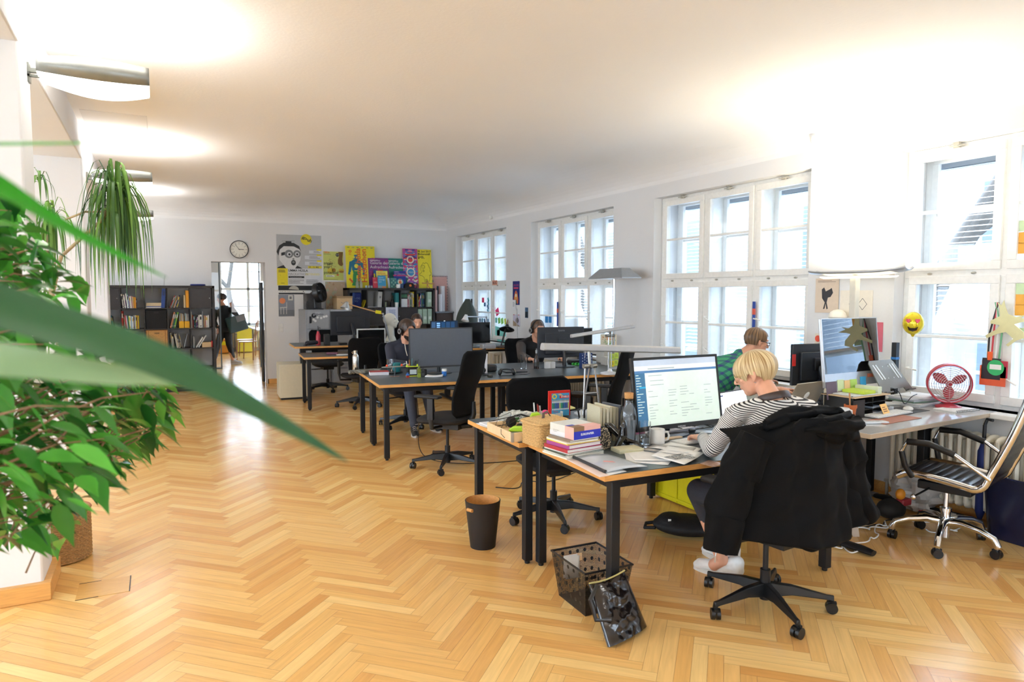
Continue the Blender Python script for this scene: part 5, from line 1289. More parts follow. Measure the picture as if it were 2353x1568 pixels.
r_=random.Random(5)
for k in range(60):
 a=r_.uniform(0,6.28);rr=r_.uniform(.02,.24);cx,cz=.38+rr*math.cos(a),.52+rr*.85*math.sin(a);s.pol([(cx,cz),(cx+r_.uniform(-.05,.05),cz+r_.uniform(.01,.05)),(cx+r_.uniform(.01,.04),cz-.01)],r_.choice((6,7,3,7)),3+k%2)
s.circ(.35,.33,.14,8,4);s.circ(.52,.36,.09,7,4);s.circ(.88,.36,.13,8,3,.06);s.circ(.88,.31,.12,7,4,.04)
s.tx('trigger\nyour',.04,.55,.065,4,k=6,bold=.001);s.tx('potential',.04,.235,.075,4,k=6,bold=.001);s.rect(.14,.13,.54,.19,5,3);s.lines(.16,.52,.135,.185,2,3,4);s.circ(.70,.2,.06,2,3,.02);s.lines(.04,.95,.03,.05,1,4,3)
poster(s,'poster','yellow-green event poster with a hand, between the grey and yellow robot posters',['#ece9e0','#c9cf6e','#d8452c','#4d6a3f','#1d1d1b','#eceade','#7d5a1e','#a97b28','#d8bf3c'],(2.945,YW,1.855))
def robot(s,k,c1,c2,ox=.0):
 s.pol([(.24,.70),(.30,.79),(.40,.79),(.44,.70),(.36,.67)],c1,k);s.circ(.28,.73,.035,5,k+1);s.circ(.38,.73,.03,5,k+1)
 s.pol([(.20,.42),(.20,.64),(.27,.68),(.44,.68),(.52,.62),(.50,.42),(.35,.38)],c1,k)
 s.pol([(.12,.62),(.20,.64),(.20,.52),(.16,.38),(.09,.34),(.07,.36),(.10,.50)],c1,k+1);s.pol([(.52,.62),(.60,.58),(.64,.42),(.62,.34),(.57,.33),(.56,.46),(.50,.52)],c1,k+1);s.circ(.10,.34,.04,c1,k+2);s.circ(.59,.335,.04,c1,k+2)
 s.pol([(.22,.42),(.50,.42),(.48,.34),(.36,.30),(.24,.34)],c2,k+2);s.pol([(.23,.34),(.35,.31),(.32,.10),(.20,.08)],c2,k+1);s.pol([(.38,.31),(.49,.34),(.46,.10),(.38,.10)],c2,k+1);s.pol([(.18,.06),(.32,.05),(.32,.11),(.20,.11)],c2,k+2);s.pol([(.37,.06),(.46,.05),(.47,.12),(.38,.11)],c2,k+2);s.circ(.35,.52,.07,5,k+3);s.rect(.28,.40,.42,.415,5,k+3);s.rect(.26,.60,.46,.61,3,k+3)
s=Sheet(.555,.79);s.rect(0,0,1,1,1,1);robot(s,2,4,6);s.tx('umma hüsla',.50,.10,.14,2,rot=90,k=5,bold=.003);s.tx('Hackathon',.70,.13,.145,2,rot=90,k=5,bold=.003);s.tx('oct 2018',.66,.66,.045,6,rot=90,k=5)
s.circ(.16,.87,.05,2,3,.03);s.circ(.16,.87,.025,1,4,.012);s.lines(.11,.2,.78,.83,3,2,3)
for k in range(6):s.rect(.06+k*.16,.955,.14+k*.16,.968,4 if k%2 else 6,3)
s.pol([(.08,.2),(.2,.12),(.24,.14),(.12,.24)],2,3);s.pol([(.12,.1),(.22,.16),(.2,.18)],2,3)
poster(s,'poster','tall yellow hackathon poster with a green and blue robot, on the black bookcase',['#e8d829','#ead82b','#e0652a','#2a8f9c','#1f6f8a','#e9e24a','#2b8a4e'],(3.43,12.70,1.722),tilt=-6)
def galerie(col,sp,label,x,y,blot):
 s=Sheet(.40,.575);s.rect(0,0,1,1,1,1);r_=random.Random(len(label))
 for k in range(26):
  cx,cz,q=r_.uniform(.0,1),r_.uniform(.0,1),r_.uniform(.04,.16);n=7;pts=[(min(1,max(0,cx+q*math.cos(i*6.28/n)*r_.uniform(.5,1))),min(1,max(0,cz+q*.7*math.sin(i*6.28/n)*r_.uniform(.5,1))))for i in range(n)];s.pol(pts,3 if k%3 else 4,2+k%4)
 s.tx('Galerie der\nAufrechten',.09,.79,.078,2,k=9);s.lines(.09,.62,.89,.94,3,2,9)
 poster(s,'poster',label,[col,col,'#e6dfe6',blot,sp],(x,y,1.722),tilt=-8)
galerie('#7c3a80','#a0407e','purple gallery poster leaning between the robot and teal posters',3.77,12.68,'#743577')
galerie('#1f8074','#1b6a72','teal gallery poster leaning right of the purple one',4.13,12.69,'#23897a')
s=Sheet(.30,.77);s.rect(0,0,1,1,1,1);r_=random.Random(4)
for k in range(90):
 z=.02+k*.0105;x=r_.uniform(.02,.5);w=r_.uniform(.06,.22);c=r_.choice((2,3,4,5,6));s.rect(x,z,x+w,z+.03,c,2+k%5);s.rect(1-x-w,z,1-x,z+.03,c,2+k%5)
s.circ(.5,.40,.30,4,8);s.circ(.5,.40,.22,3,9);s.tx('MILCH',.34,.385,.04,4,k=10);s.rect(.16,.83,.84,.87,2,8);s.circ(.5,.72,.25,4,8);s.circ(.5,.72,.16,2,9);s.circ(.42,.76,.05,5,10);s.circ(.58,.76,.05,5,10);s.rect(.2,.04,.8,.09,2,8)
poster(s,'poster','tall red and blue patterned poster leaning left of the yellow drawing poster',['#c8403c','#b9438a','#d7413c','#3c8ec0','#ead9c4','#1f3f8a','#8a5aa8'],(4.41,12.70,1.722),tilt=-6)
s=Sheet(.30,.765);s.rect(0,0,1,1,1,1);s.tx('30. Juni 2017\nMutterschiff\nTaufe',.06,.925,.052,2,k=2,bold=.0012);s.circ(.13,.775,.05,2,2);s.lines(.3,.55,.76,.79,3,2,2)
pts=[(.35,.62),(.42,.66),(.5,.63),(.6,.66),(.72,.64),(.80,.56),(.88,.50),(.86,.44),(.94,.40),(.9,.33),(.82,.34),(.84,.24),(.76,.16),(.72,.13),(.50,.13),(.46,.2),(.44,.28),(.30,.32),(.15,.33),(.16,.38),(.28,.40),(.24,.48),(.22,.55)]
for i in range(len(pts)):
 a,b=V((*pts[i],0)),V((*pts[(i+1)%len(pts)],0));d=(b-a);n_=V((-d.y,d.x,0)).normalized()*.009;n_.y*=.5;s.pol([tuple((a+n_)[:2]),tuple((b+n_)[:2]),tuple((b-n_)[:2]),tuple((a-n_)[:2])],2,2)
s.circ(.40,.55,.13,2,2);s.circ(.40,.55,.115,1,3);s.circ(.42,.555,.08,2,4);s.circ(.42,.555,.068,1,5);s.lines(.52,.72,.14,.24,5,2,2);s.lines(.35,.5,.42,.48,3,2,2)
poster(s,'poster','tall yellow poster with a black line drawing, rightmost on the black bookcase',['#e8d829','#ead82b','#2a2a18'],(4.705,12.72,1.722),tilt=-6)
def small(nm,w,h,base,x,y,label,draw,tilt=-8,z=1.722,rz=0,cols=(),cat='book',th=.008):
 s=Sheet(w,h,th=th);s.rect(0,0,1,1,1,1);draw(s);return poster(s,nm,label,[base,base]+list(cols),(x,y,z),tilt=tilt,rz=rz,cat=cat)
small('flyer',.26,.34,'#2d5f9a',3.78,12.61,'multicoloured flyer almost hidden behind the yellow orchestra flyer',lambda s:(s.rect(.3,.9,.7,1,2,2),s.rect(0,.5,.1,.8,3,2)),cols=('#d8352c','#e8d829'),cat='flyer',th=.002)
small('flyer',.22,.325,'#efe36a',3.80,12.585,'yellow flyer with orange lettering behind the sky-blue book',lambda s:(s.tx('Hackbeuck\nzum Hacklieser\nBuuk',.1,.83,.035,2,k=2,bold=.0008),s.lines(.1,.9,.92,.96,1,3,2),s.lines(.55,.9,.56,.6,2,3,2)),cols=('#e0782c','#c9b040'),cat='flyer',th=.002)
small('book',.115,.20,'#c93c4c',3.66,12.54,'small crimson booklet standing left of the sky-blue book',lambda s:(s.lines(.15,.8,.45,.6,3,2,2),s.lines(.15,.5,.85,.9,1,2,2)),cols=('#e8b6b4',))
small('book',.155,.235,'#3f98bd',3.77,12.52,'sky-blue book titled Sport bewegt uns standing on the black bookcase',lambda s:(s.rect(.0,0,1,.18,3,2),s.rect(.5,0,1,.12,4,3),s.tx('Sport\nbewegt\nuns',.12,.78,.04,2,k=4)),cols=('#d9ecf2','#7f9aa0','#c8794a'))
small('booklet',.12,.19,'#4f8a84',4.01,12.56,'teal patterned booklet between the sky-blue book and the white mug',lambda s:[s.circ(.2+.3*(k%3),.15+.2*(k//3),.1,2+k%2,2)for k in range(12)],cols=('#8fb8a0','#2f5f66'))
small('booklet',.05,.19,'#b9bcc0',3.92,12.55,'thin silver booklet leaning by the teal patterned booklet',lambda s:None,rz=R(30))
small('book',.235,.33,'#1e2f8a',4.155,12.60,'dark blue flyer with pink lettering and a lion head, behind the mug',lambda s:(s.tx('Zum Wilden Leben',.5,.80,.026,3,'CENTER',k=2),s.tx('DER LEBENDIGEN',.5,.70,.034,2,'CENTER',k=2,bold=.0015),s.circ(.5,.36,.28,4,2),s.circ(.5,.36,.2,3,3),s.circ(.5,.34,.13,5,4),s.rect(.42,.46,.6,.52,2,5),s.lines(.06,.5,.92,.96,2,3,2)),cols=('#d8406a','#e9dcd0','#3f9a8a','#e0763a'),cat='flyer',th=.002)
def jar(name,label,x,y,z,prof,mat,cat,n=18,group=None,liquid=None):
 m=MB();m.lathe(prof,n=n);o=m.build(name,mat);o.location=(x,y,z);tag(o,label,cat,group);return o
TG=M('#ffffff',.03,trans=1.,ior=1.45,name='clear_glassware')
BT=[(.001,0),(.028,0),(.03,.01),(.03,.09),(.012,.13),(.011,.17),(.013,.175)]
jar('glass_bottle','left clear glass bottle in front of the yellow robot poster',3.30,12.52,1.72,BT,M('#cfd8c4',.1,trans=.6),'bottle');jar('glass_bottle','right clear glass bottle in front of the yellow robot poster',3.37,12.53,1.72,BT,M('#d8d8c4',.1,trans=.6),'bottle')
for k in range(3):jar('tealight_glass','%s of three little glass holders in a row'%('leftmost','middle','rightmost')[k],3.47+k*.05,12.52,1.72,[(.001,0),(.02,0),(.022,.045),(.001,.045)],M('#8f9a9c',.2,.4),'candle holder')
t=thing('mug','white enamel mug on the black bookcase before the dark blue flyer','mug',(4.08,12.50,1.72));m=MB();m.lathe([(.001,0),(.037,0),(.04,.004),(.04,.072),(.036,.072),(.036,.006),(.001,.006)],n=24);m.build('cup',WHT,t);m=MB();m.tube([(-.038,0,.058),(-.06,0,.055),(-.066,0,.036),(-.058,0,.02),(-.038,0,.016)],.005,8);m.build('handle',M('#27303c',.4),t)
jar('blue_cup','dark blue tumbler between the mug and the cap',4.155,12.50,1.72,[(.001,0),(.025,0),(.03,.085),(.026,.085),(.001,.01)],M('#22406e',.3),'cup')
t=thing('cap','black flat-brim cap with an orange patch on the black bookcase','cap',(4.31,12.54,1.72));m=MB();m.lathe([(.10,0),(.103,.03),(.095,.07),(.06,.10),(.001,.112)],n=24);m.build('crown',M('#232125',.8),t);m=MB();m.prism([(-.085,-.06),(-.09,-.15),(-.05,-.19),(.05,-.19),(.09,-.15),(.085,-.06)],0,.006);m.build('brim',M('#201f22',.8),t);m=MB(RX(R(90)));m.M=T(-.01,-.099,.05)@RX(R(78));m.lathe([(.001,0),(.024,0),(.024,.003),(.001,.003)],n=18);m.build('patch',M('#e2792a',.6),t)
jar('red_jar','small dark red jar right of the black cap',4.47,12.52,1.72,[(.001,0),(.025,0),(.027,.06),(.02,.075),(.02,.09),(.001,.09)],M('#6a2030',.3),'jar')
t=thing('wooden_figure','wooden toy figure sprawled on the right edge of the black bookcase','figurine',(4.66,12.48,1.72));W0=M('#c48a52',.6)
for nm,a,b in(('body',(0,0,.045),(.0,0,.10)),('arm',(-.02,0,.095),(-.11,0,.10)),('arm',(.02,0,.095),(.13,0,.085)),('leg',(-.012,0,.045),(-.018,-.03,.0)),('leg',(.012,0,.045),(.035,-.03,.0)),('head',(0,0,.115),(0,0,.14))):
 m=MB();m.cyl(a,b,.016 if nm in('body','head')else .010,n=8);m.build(nm,W0,t)
G2='books in the black bookcase with posters on top'
a,b,z0,z1=c2_(0,0);t=thing('tote_bag','dark blue cloth bag with white letters in the first bay of the right bookcase','bag',(a+.15,12.6,z0));m=MB();m.box((0,0,.14),(.17,.12,.27));m.build('body',M('#1d2f78',.7),t,bevel=.02);m=MB(RX(R(90)));m.M=T(.0,-.062,.12)@RX(R(90));m.text('BLOG\nWU',.05,T(-.07,.03,0));m.build('lettering',M('#8fa0d0',.7),t)
book(a+.25,12.5,z0+.005,.014,.18,.2,'y',22,'yellow and black book leaning by the dark blue cloth bag',G2);book(a+.03,12.5,z0+.0,.05,.27,.2,'b',6,'thick blue book at the far left of the right bookcase',G2)
a,b,z0,z1=c2_(1,0);m=MB(RY(R(4)));m.bb((0,0,0),(.075,.25,.29));m.bb((.02,-.001,.17),(.055,.001,.21),1);o=m.build('magazine_file',[M('#c9cac8',.5),M('#8a8c90',.5)],smooth=0);o.location=(b-.1,12.5,z0+.003);tag(o,'tall pale grey file standing in the second bay of the right bookcase','magazine file')
m=MB();m.box((a+.09,12.58,z0+.006),(.2,.2,.01));tag(m.build('papers',M('#b9bcc4',.7)),'flat papers beside the tall pale grey file','paper')
a,b,z0,z1=c2_(2,0);m=MB();m.bb((a+.02,12.5,z0),(a+.09,12.62,z0+.125));tag(m.build('speaker_box',BLKM,bevel=.004),'small black box left in the third bay of the right bookcase','box')
m=MB();m.bb((a+.01,12.46,z0),(a+.04,12.52,z0+.10));tag(m.build('can',M('#7f8a72',.5),bevel=.006),'greenish little tin before the small black box','tin')
jar('bottle','dark bottle in the third bay of the right bookcase',a+.195,12.58,z0,[(.001,0),(.026,0),(.026,.13),(.009,.17),(.009,.22),(.001,.22)],M('#1c211c',.15),'bottle')
m=MB();m.bb((a+.13,12.46,z0),(a+.19,12.54,z0+.1));tag(m.build('camera',BLK,bevel=.01),'small black camera in front of the dark bottle','camera');jar('cup','white tapered cup right of the small black camera',a+.245,12.49,z0,[(.001,0),(.03,0),(.038,.09),(.034,.09),(.001,.01)],WHT,'cup')
book(b-.075,12.5,z0,.068,.27,.22,'t',0,'thick teal book at the right of the third bay',G2)
for k in range(5):
 xx=c2_(3,0)[0]+.01+k*.027;zz=c2_(3,0)[2];m=MB();m.bb((xx,12.5,zz),(xx+.025,12.66,zz+.155));m.bb((xx,12.5,zz+.155),(xx+.025,12.66,zz+.26),1);m.bb((xx+.006,12.499,zz+.18),(xx+.019,12.5,zz+.245),2);o=tag(m.build('book',[M('#e6e6e4',.5),M('#2b2f33',.5),M('#4f9a6a',.5)],smooth=0),'%s of five matching white and black books in the fourth bay'%ORD[k],'book',G2)
book_row(c2_(3,0),[('m',16,240,0),('w',10,235,0),('r',8,232,0),('w',16,230,0),('d',14,225,0),('s',12,228,0),('w',18,270,0),('y',26,290,0)],'right bookcase fourth bay past the matching five',G2,start=.148)
book_row(c2_(4,0),[('y',16,245,3),('g',8,200,3),('m',14,150,2),('r',16,200,2),('b',20,260,2),('w',10,255,1),('d',12,240,0),('k',8,230,0),('t',14,262,0),('n',10,250,0),('b',14,262,0)],'fifth bay of the right bookcase',G2,start=.012)
def binder(x,z,label,w=.085,h=.29):
 t=thing('ring_binder',label,'binder',(x,12.6,z));m=MB();m.bb((0,-.15,0),(w,.13,h));m.build('cover',M('#9db39d',.6),t,bevel=.003);m=MB();m.bb((w*.2,-.1515,h*.30),(w*.8,-.1505,h*.5));m.build('spine_label',M('#c9d4c8',.6),t)
binder(c2_(4,0)[1]-.095,c2_(4,0)[2],'sage green binder at the right end of the upper row, right bookcase')
for k in range(3):binder(c2_(4,1)[0]+.012+k*.1,c2_(4,1)[2],'%s of three sage green binders in the lower row, right bookcase'%('left','middle','right')[k])
s=Sheet(.235,.31);s.rect(0,0,1,1,1,1)
for k in range(9):s.rect(.22+.03*(k%3),.82-k*.07,.80-.03*(k%2),.85-k*.07,2,2)
s.circ(.75,.12,.07,3,2);poster(s,'notice','pale notice sheet with blue text taped to a black bookcase door',['#cfd0dc','#cfd0dc','#6c84b4','#d89aa0'],((c2_(2,1)[0]+c2_(2,1)[1])/2-.02,12.427,1.05),cat='notice')
t=thing('mannequin_head','white foam mannequin head behind the bearded man','mannequin head',(3.42,10.9,.83));B=Blob();F_=frame_of((.93,-.3,.1));head_caps(B,V((0,0,.33)),F_,1.15,ears=False);B.cap((0,0,.26),.055,(0,0,.06),.06);B.lathe([(.001,0),(.09,0),(.08,.05),(.06,.09),(.001,.09)],n=24);B.skin('foam_head',M('#e3dfd0',.8),t,.007,3)
t=thing('small_cabinet','dark low cabinet with a top board carrying paper rolls, in the back corner','cabinet',(4.99,12.63,0));m=MB();m.bb((-.16,-.16,0),(.18,.17,1.24));m.build('body',M('#3a2a22',.5),t,bevel=.003);m=MB();m.bb((-.18,-.19,1.24),(.2,.19,1.265));m.build('top_board',M('#6a7078',.4),t)
s=Sheet(.42,.70,th=.01);s.rect(0,0,1,1,1,1);s.rect(.04,.03,.93,.96,2,2)
for k in range(12):s.rect(.95,.03+k*.08,1,.07+k*.08,3,3);s.rect(.05+k*.08,.97,.09+k*.08,1,3,3);s.circ(.1+.07*k,.9,.01,4,3)
s.circ(.2,.85,.07,5,3);poster(s,'pink_board','pink board with dashed border standing behind the paper rolls',['#e3b5ae','#e8c4be','#e2b2ab','#4a5a68','#bb8888','#8a9098'],(5.0,12.80,1.27),cat='board')
for(x,y,r,h,c,lab)in((4.87,12.60,.035,.42,'#e6bdb8','pink paper roll left of the white rolls'),(4.955,12.57,.038,.34,'#e8e8ee','short white paper roll in front'),(5.03,12.64,.048,.50,'#e6e6ec','tall white paper roll at the right'),(4.945,12.68,.02,.5,'#2a3a4c','dark slim roll behind the white rolls')):
 m=MB();m.lathe([(r*.6,0),(r,0),(r,h),(r*.6,h),(r*.6,0)],n=20,caps=False);o=m.build('paper_roll',M(c,.6));o.location=(x,y,1.266);tag(o,lab,'paper roll','paper rolls in the corner')
FCM=M('#9d9fa3',.35,.25,var=.04)
def filing(label,x,w=.40,y0=12.12,deco=False):
 t=thing('filing_cabinet',label,'filing cabinet',(x,y0,0));D_=.68;m=MB();m.bb((0,.02,.03),(w,D_,1.334));m.bb((.03,.05,0),(w-.03,D_-.03,.03));m.build('body',FCM,t,bevel=.004)
 for k in range(4):
  z=.05+k*.318;m=MB();m.bb((.03,.0,z),(w-.03,.02,z+.305));d=m.build('drawer',M('#a4a6aa',.35,.25),t,bevel=.004);m=MB();m.bb((w/2-.09,-.012,z+.235),(w/2+.09,.0,z+.26));m.build('handle',M('#86888d',.35,.4),d,bevel=.003)
  m=MB();m.bb((w/2-.05,-.003,z+.27),(w/2+.05,.0,z+.292));m.build('label_holder',ALU,d)
 if deco:
  for nm,(px_,pz,c)in{'magnet':(.075,1.17,'#1c1d20')}.items():m=MB();m.bb((px_-.018,-.02,pz-.07),(px_+.018,-.001,pz+.05));m.build('magnet',M(c,.4),t,bevel=.004,label='black bottle-shaped magnet')
  m=MB(RX(R(90)));m.M=T(.135,-.002,1.235)@RX(R(90));m.lathe([(.012,.0),(.04,0),(.04,.006),(.012,.006),(.012,0)],n=20,caps=False);m.build('magnet',BLK,t)
  for(px_,pz)in((.085,1.11),(.16,1.14),(.20,1.20),(.13,1.165),(.26,1.19),(.31,1.21),(.35,1.22),(.22,1.25)):
   m=MB();m.M=T(px_,-.002,pz)@RX(R(90));m.lathe([(.001,0),(.021,0),(.021,.005),(.001,.005)],n=16);m.build('magnet',M('#e8e8e6',.4),t,label='round white magnet')
filing('grey steel filing cabinet with round white magnets, left of the pair',2.29,.42,deco=True);filing('grey steel filing cabinet behind the raised monitor, right of the pair',2.72,.37)
s=Sheet(.36,.50,th=.01);s.rect(0,0,1,1,1,1);r_=random.Random(8)
for k in range(40):x,z,q=r_.random(),r_.random(),r_.uniform(.03,.1);s.pol([(min(1,x+q),z),(x,min(1,z+q)),(max(0,x-q),z),(x,max(0,z-q))],2+k%3,2)
poster(s,'map_board','faded brown and green map board leaning behind the black fan',['#b79f80','#b8a184','#a9886c','#a8b094','#c4a898'],(2.96,12.76,1.336),tilt=-4,cat='board')
t=thing('cardboard_box','beige cardboard box with string on the filing cabinets','box',(3.02,12.5,1.335));m=MB();m.bb((-.14,-.16,0),(.14,.16,.2));m.build('body',M('#d3b184',.7),t,bevel=.003);m=MB();m.bb((-.145,-.165,.2),(.145,.165,.235));m.build('lid',M('#a88962',.7),t,bevel=.003);m=MB();m.tube([(-.07,-.163,.13),(-.03,-.17,.10),(.0,-.165,.13)],.004,6);m.build('string',M('#8a9298',.6),t)
m=MB();m.bb((2.36,12.4,1.335),(2.62,12.7,1.62));tag(m.build('dark_case',M('#2a2728',.35,var=.2),bevel=.01),'dark glossy box behind the black fan','box')
m=MB();m.tube([(2.36+.05*math.cos(a)*.5,12.3+.02*math.sin(a*2),1.42+.07*math.sin(a))for a in[k*.35 for k in range(19)]],.004,6);m.tube([(2.33,12.3,1.345),(2.42,12.26,1.345),(2.55,12.3,1.345)],.004,6);tag(m.build('cable',BLK),'black coiled cable hanging by the black fan','cable')
def fan(label,loc,rz,r,col,cagec,blades,depth,base,tiltd=0,style='desk',bladec=None):
 t=thing('desk_fan',label,'fan',loc,rz);hz=base+r;P_=T(0,0,hz)@RX(R(tiltd))
 m=MB(P_@RX(R(90)));
 for i in range(9):m.tube([(r*(i+1)/9.5*math.cos(a),r*(i+1)/9.5*math.sin(a),depth*.5*(1-(i/9)**3*.5))for a in[2*math.pi*k/32 for k in range(32)]],.0022,5,closed=True)
 for k in range(12):a=2*math.pi*k/12;m.tube([(r*.1*math.cos(a),r*.1*math.sin(a),depth*.5),(r*.8*math.cos(a),r*.8*math.sin(a),depth*.4),(r*math.cos(a),r*math.sin(a),depth*.2)],.0014,4)
 m.build('grille',cagec,t)
 m=MB(P_@RX(R(90)));m.lathe([(r*1.0,depth*.38),(r*1.03,depth*.3),(r*1.03,-depth*.42),(r*.97,-depth*.46)],n=48,caps=False);m.build('housing',col,t,solid=.006 if style!='desk' else .003)
 for k in range(blades):
  m=MB(P_@RX(R(90))@RZ(2*math.pi*k/blades+.5))
  def bl(u,v):q=.14+.74*v;w=.46*(1-.25*v)*math.sin(math.pi*min(1,.35+v*.6));a=(u-.5)*2*w*1.4;return(r*q*math.cos(a),r*q*math.sin(a),(u-.5)*depth*.28)
  m.grid(bl,8,8);m.build('blade',bladec or col,t,solid=.003)
 m=MB(P_@RX(R(90)));m.lathe([(.001,depth*.22),(r*.16,depth*.2),(r*.17,-depth*.1),(r*.12,-depth*.5),(.001,-depth*.5)],n=24);m.build('hub',col,t)
 m=MB()
 if style=='desk':m.tube([(0,.09,.02),(0,.1,hz*.6),(0,.07,hz)],[.03,.022,.03],12);m.M=P_;m.sph((0,.12,0),(.045,.085,.045),14)
 else:m.cyl((0,0,.0),(0,0,base+.01),.012)
 m.build('stand',col,t)
 m=MB();m.lathe([(.001,0),(r*.62,0),(r*.62,.012),(r*.2,.03),(.001,.03)],(0,.04 if style=='desk' else 0,0),28);m.build('base',col,t)
 return t
fan('black desk fan on top of the grey filing cabinets',(2.58,12.35,1.335),R(50),.17,M('#1b1a1c',.3),M('#2a2a2c',.3,.5),3,.12,.13,-12,bladec=M('#2a292c',.35))
t=thing('pedestal_cabinet','beige drawer pedestal on the floor beside the raised desk','cabinet',(1.62,10.72,0),R(-4));m=MB();m.bb((0,0,.03),(.40,.52,.54));m.build('body',M('#cfc7ad',.45),t,bevel=.004);m=MB();m.bb((.02,.02,0),(.38,.5,.03));m.build('plinth',BLKM,t)
# # THINGS ON THE DESKS
def bx(name,label,cat,c,d,mat,rz=0,bevel=.002,group=None,**k):
 m=MB();m.box((0,0,d[2]/2),d);o=m.build(name,mat,bevel=bevel,**k);o.location=c;o.rotation_euler=(0,0,rz);return tag(o,label,cat,group)
def lt(name,label,cat,c,prof,mat,n=24,group=None,caps=True):
 m=MB();m.lathe(prof,n=n,caps=caps);o=m.build(name,mat);o.location=c;return tag(o,label,cat,group)
def wire(name,label,cat,pts,r,mat,n=6,smooth_=3):
 P_=[V(p)for p in pts]
 for _ in range(smooth_):P_=[P_[0]]+[x for i in range(len(P_)-1)for x in(P_[i].lerp(P_[i+1],.25),P_[i].lerp(P_[i+1],.75))]+[P_[-1]]
 m=MB();m.tube(P_,r,n);return tag(m.build(name,mat),label,cat)
ZT_=.7405
CARD=M('#e4c9a0',.6,var=.06);GREEN=M('#a6cf2a',.3)
t=thing('desk_tray','shallow pale wooden tray at the left edge of the second desk, holding green tools','tray',(1.96,3.66,ZT_),R(-3))
m=MB();m.bb((-.13,-.18,0),(.13,.18,.008));m.bb((-.14,-.19,0),(-.13,.19,.055));m.bb((.13,-.19,0),(.14,.19,.055));m.bb((-.13,-.19,0),(.13,-.18,.055));m.bb((-.13,.18,0),(.13,.19,.055));m.build('body',CARD,t,bevel=.002)
m=MB();m.bb((-.142,-.192,0),(-.128,-.178,.056));m.build('corner_fitting',ALU,t)
def stapler(nm,label,c,rz,L,H):
 t=thing(nm,label,'stapler',c,rz);m=MB(RX(R(90)));m.prism([(-L/2,H*.35),(-L/2,H*.6),(-L*.3,H*.95),(L*.1,H),(L*.5,H*.72),(L*.5,H*.5)],-.02,.02);m.build('top_arm',GREEN,t,bevel=.007,seg=3);m=MB();m.box((0,0,H*.14),(L,.04,H*.28));m.build('base',M('#e8e8e4',.4),t,bevel=.004)
stapler('stapler','lime green stapler lying in the wooden tray',(1.90,3.55,ZT_+.022),R(-50),.13,.055);stapler('hole_punch','lime green hole punch standing upright beside the wicker basket',(2.02,3.56,ZT_+.02),R(-28),.10,.13)
t=thing('headset','black headset with tangled cable lying over the wooden tray','headset',(1.93,3.70,ZT_+.03));m=MB();m.sph((-.01,0,.045),(.035,.03,.035),16);m.sph((.03,-.05,.02),(.03,.03,.02),14);m.build('ear_pad',M('#161517',.85,bump=.3,scale=300),t);m=MB();m.tube([(0,0,.05),(.04,.05,.07),(.10,.08,.07),(.16,.06,.05)],.006,8);m.build('headband',BLK,t)
m=MB();r_=random.Random(2);pts=[V((-.05+.07*math.sin(k*1.1)+r_.uniform(-.03,.03),-.02+.09*math.cos(k*.8)+r_.uniform(-.03,.03),.03+abs(.06*math.sin(k*.6))))for k in range(22)];m.tube(pts,.0018,6);m.tube([(-.06,.0,.05),(-.11,-.06,.02),(-.13,-.10,-.0),(-.12,-.13,-.02)],.0018,6);m.build('cable',BLK,t)
for k in range(5):bx('paper_sheet',('sheet %s up in the loose white papers left behind the wooden tray'%ORD[k]),'paper',(1.955+r_.uniform(-.02,.02),3.98+r_.uniform(-.015,.015),ZT_+.004*k),(.21,.15,.003),M('#e9e9ec',.7),r_.uniform(-.2,.2),0,'loose papers behind the wooden tray')
t=thing('plastic_bag','crumpled clear plastic bag with green and blue print behind the headset','bag',(2.06,3.92,ZT_));m=MB()
def crump(u,v,s=(.10,.09,.09),seed=1):
 a=2*math.pi*u;th=math.pi*v;k=1+.16*math.sin(7*a+seed+4*th)+.12*math.sin(11*th+3*a+seed)+.1*math.sin(5*a-9*th)
 return(s[0]*math.sin(th)*math.cos(a)*k,s[1]*math.sin(th)*math.sin(a)*k,max(0,s[2]*(1-math.cos(th))*.5*(.9+.2*k)))
m.grid(lambda u,v:crump(u,v),28,18,cu=True);m.build('film',M('#d9ddd6',.15,alpha=.62),t,smooth=25)
for i,(x,z,c)in enumerate(((-.04,.06,'#2f7a3a'),(.03,.05,'#28409a'),(.0,.03,'#d9dcd8'))):m=MB();m.box((x,-.10,z),(.04,.003,.03));m.build('print',M(c,.4),t)
bx('paper_box','white paper packet behind the plastic bag','packet',(2.20,4.06,ZT_),(.14,.10,.055),M('#e3e0d8',.6),R(10),.006)
t=thing('wicker_basket','small lidded wicker basket with a dark leather handle, next to the book stack','basket',(1.975,3.375,ZT_),R(4))
m=MB()
def bask_wall(u,v,w,d,h,tp=.0):
 a=2*math.pi*u;c,s=math.cos(a),math.sin(a);e=.28;return(math.copysign(abs(c)**e,c)*(w+tp*v),math.copysign(abs(s)**e,s)*(d+tp*v),h*v)
WK=M('#d2ad74',.7,var=.25,scale=160,bump=.5)
for k in range(14):
 z=.005+k*.0092;m.tube([V(bask_wall(j/72,0,.105,.10,0))+V((math.cos(j*1.4+k*math.pi)*.002*math.copysign(1,bask_wall(j/72,0,1,1,0)[0]),math.sin(j*1.4+k*math.pi)*.002,z))for j in range(72)],.0052,6,closed=True)
m.build('body',WK,t);m=MB();m.grid(lambda u,v:bask_wall(u,v,.102,.097,.125),48,3,cu=True);m.build('inner_wall',M('#4a3520',.8),t)
m=MB();m.grid(lambda u,v:tuple(V(bask_wall(u,0,.108*v+.0001,.103*v+.0001,0))+V((0,0,.150-.012*v*v+.002*math.sin(v*70)))),64,26,cu=True);m.M=RY(R(-3));m.tube([V(bask_wall(j/64,0,.108,.103,0))+V((0,0,.136))for j in range(64)],.006,6,closed=True);m.build('lid',WK,t,solid=.004)
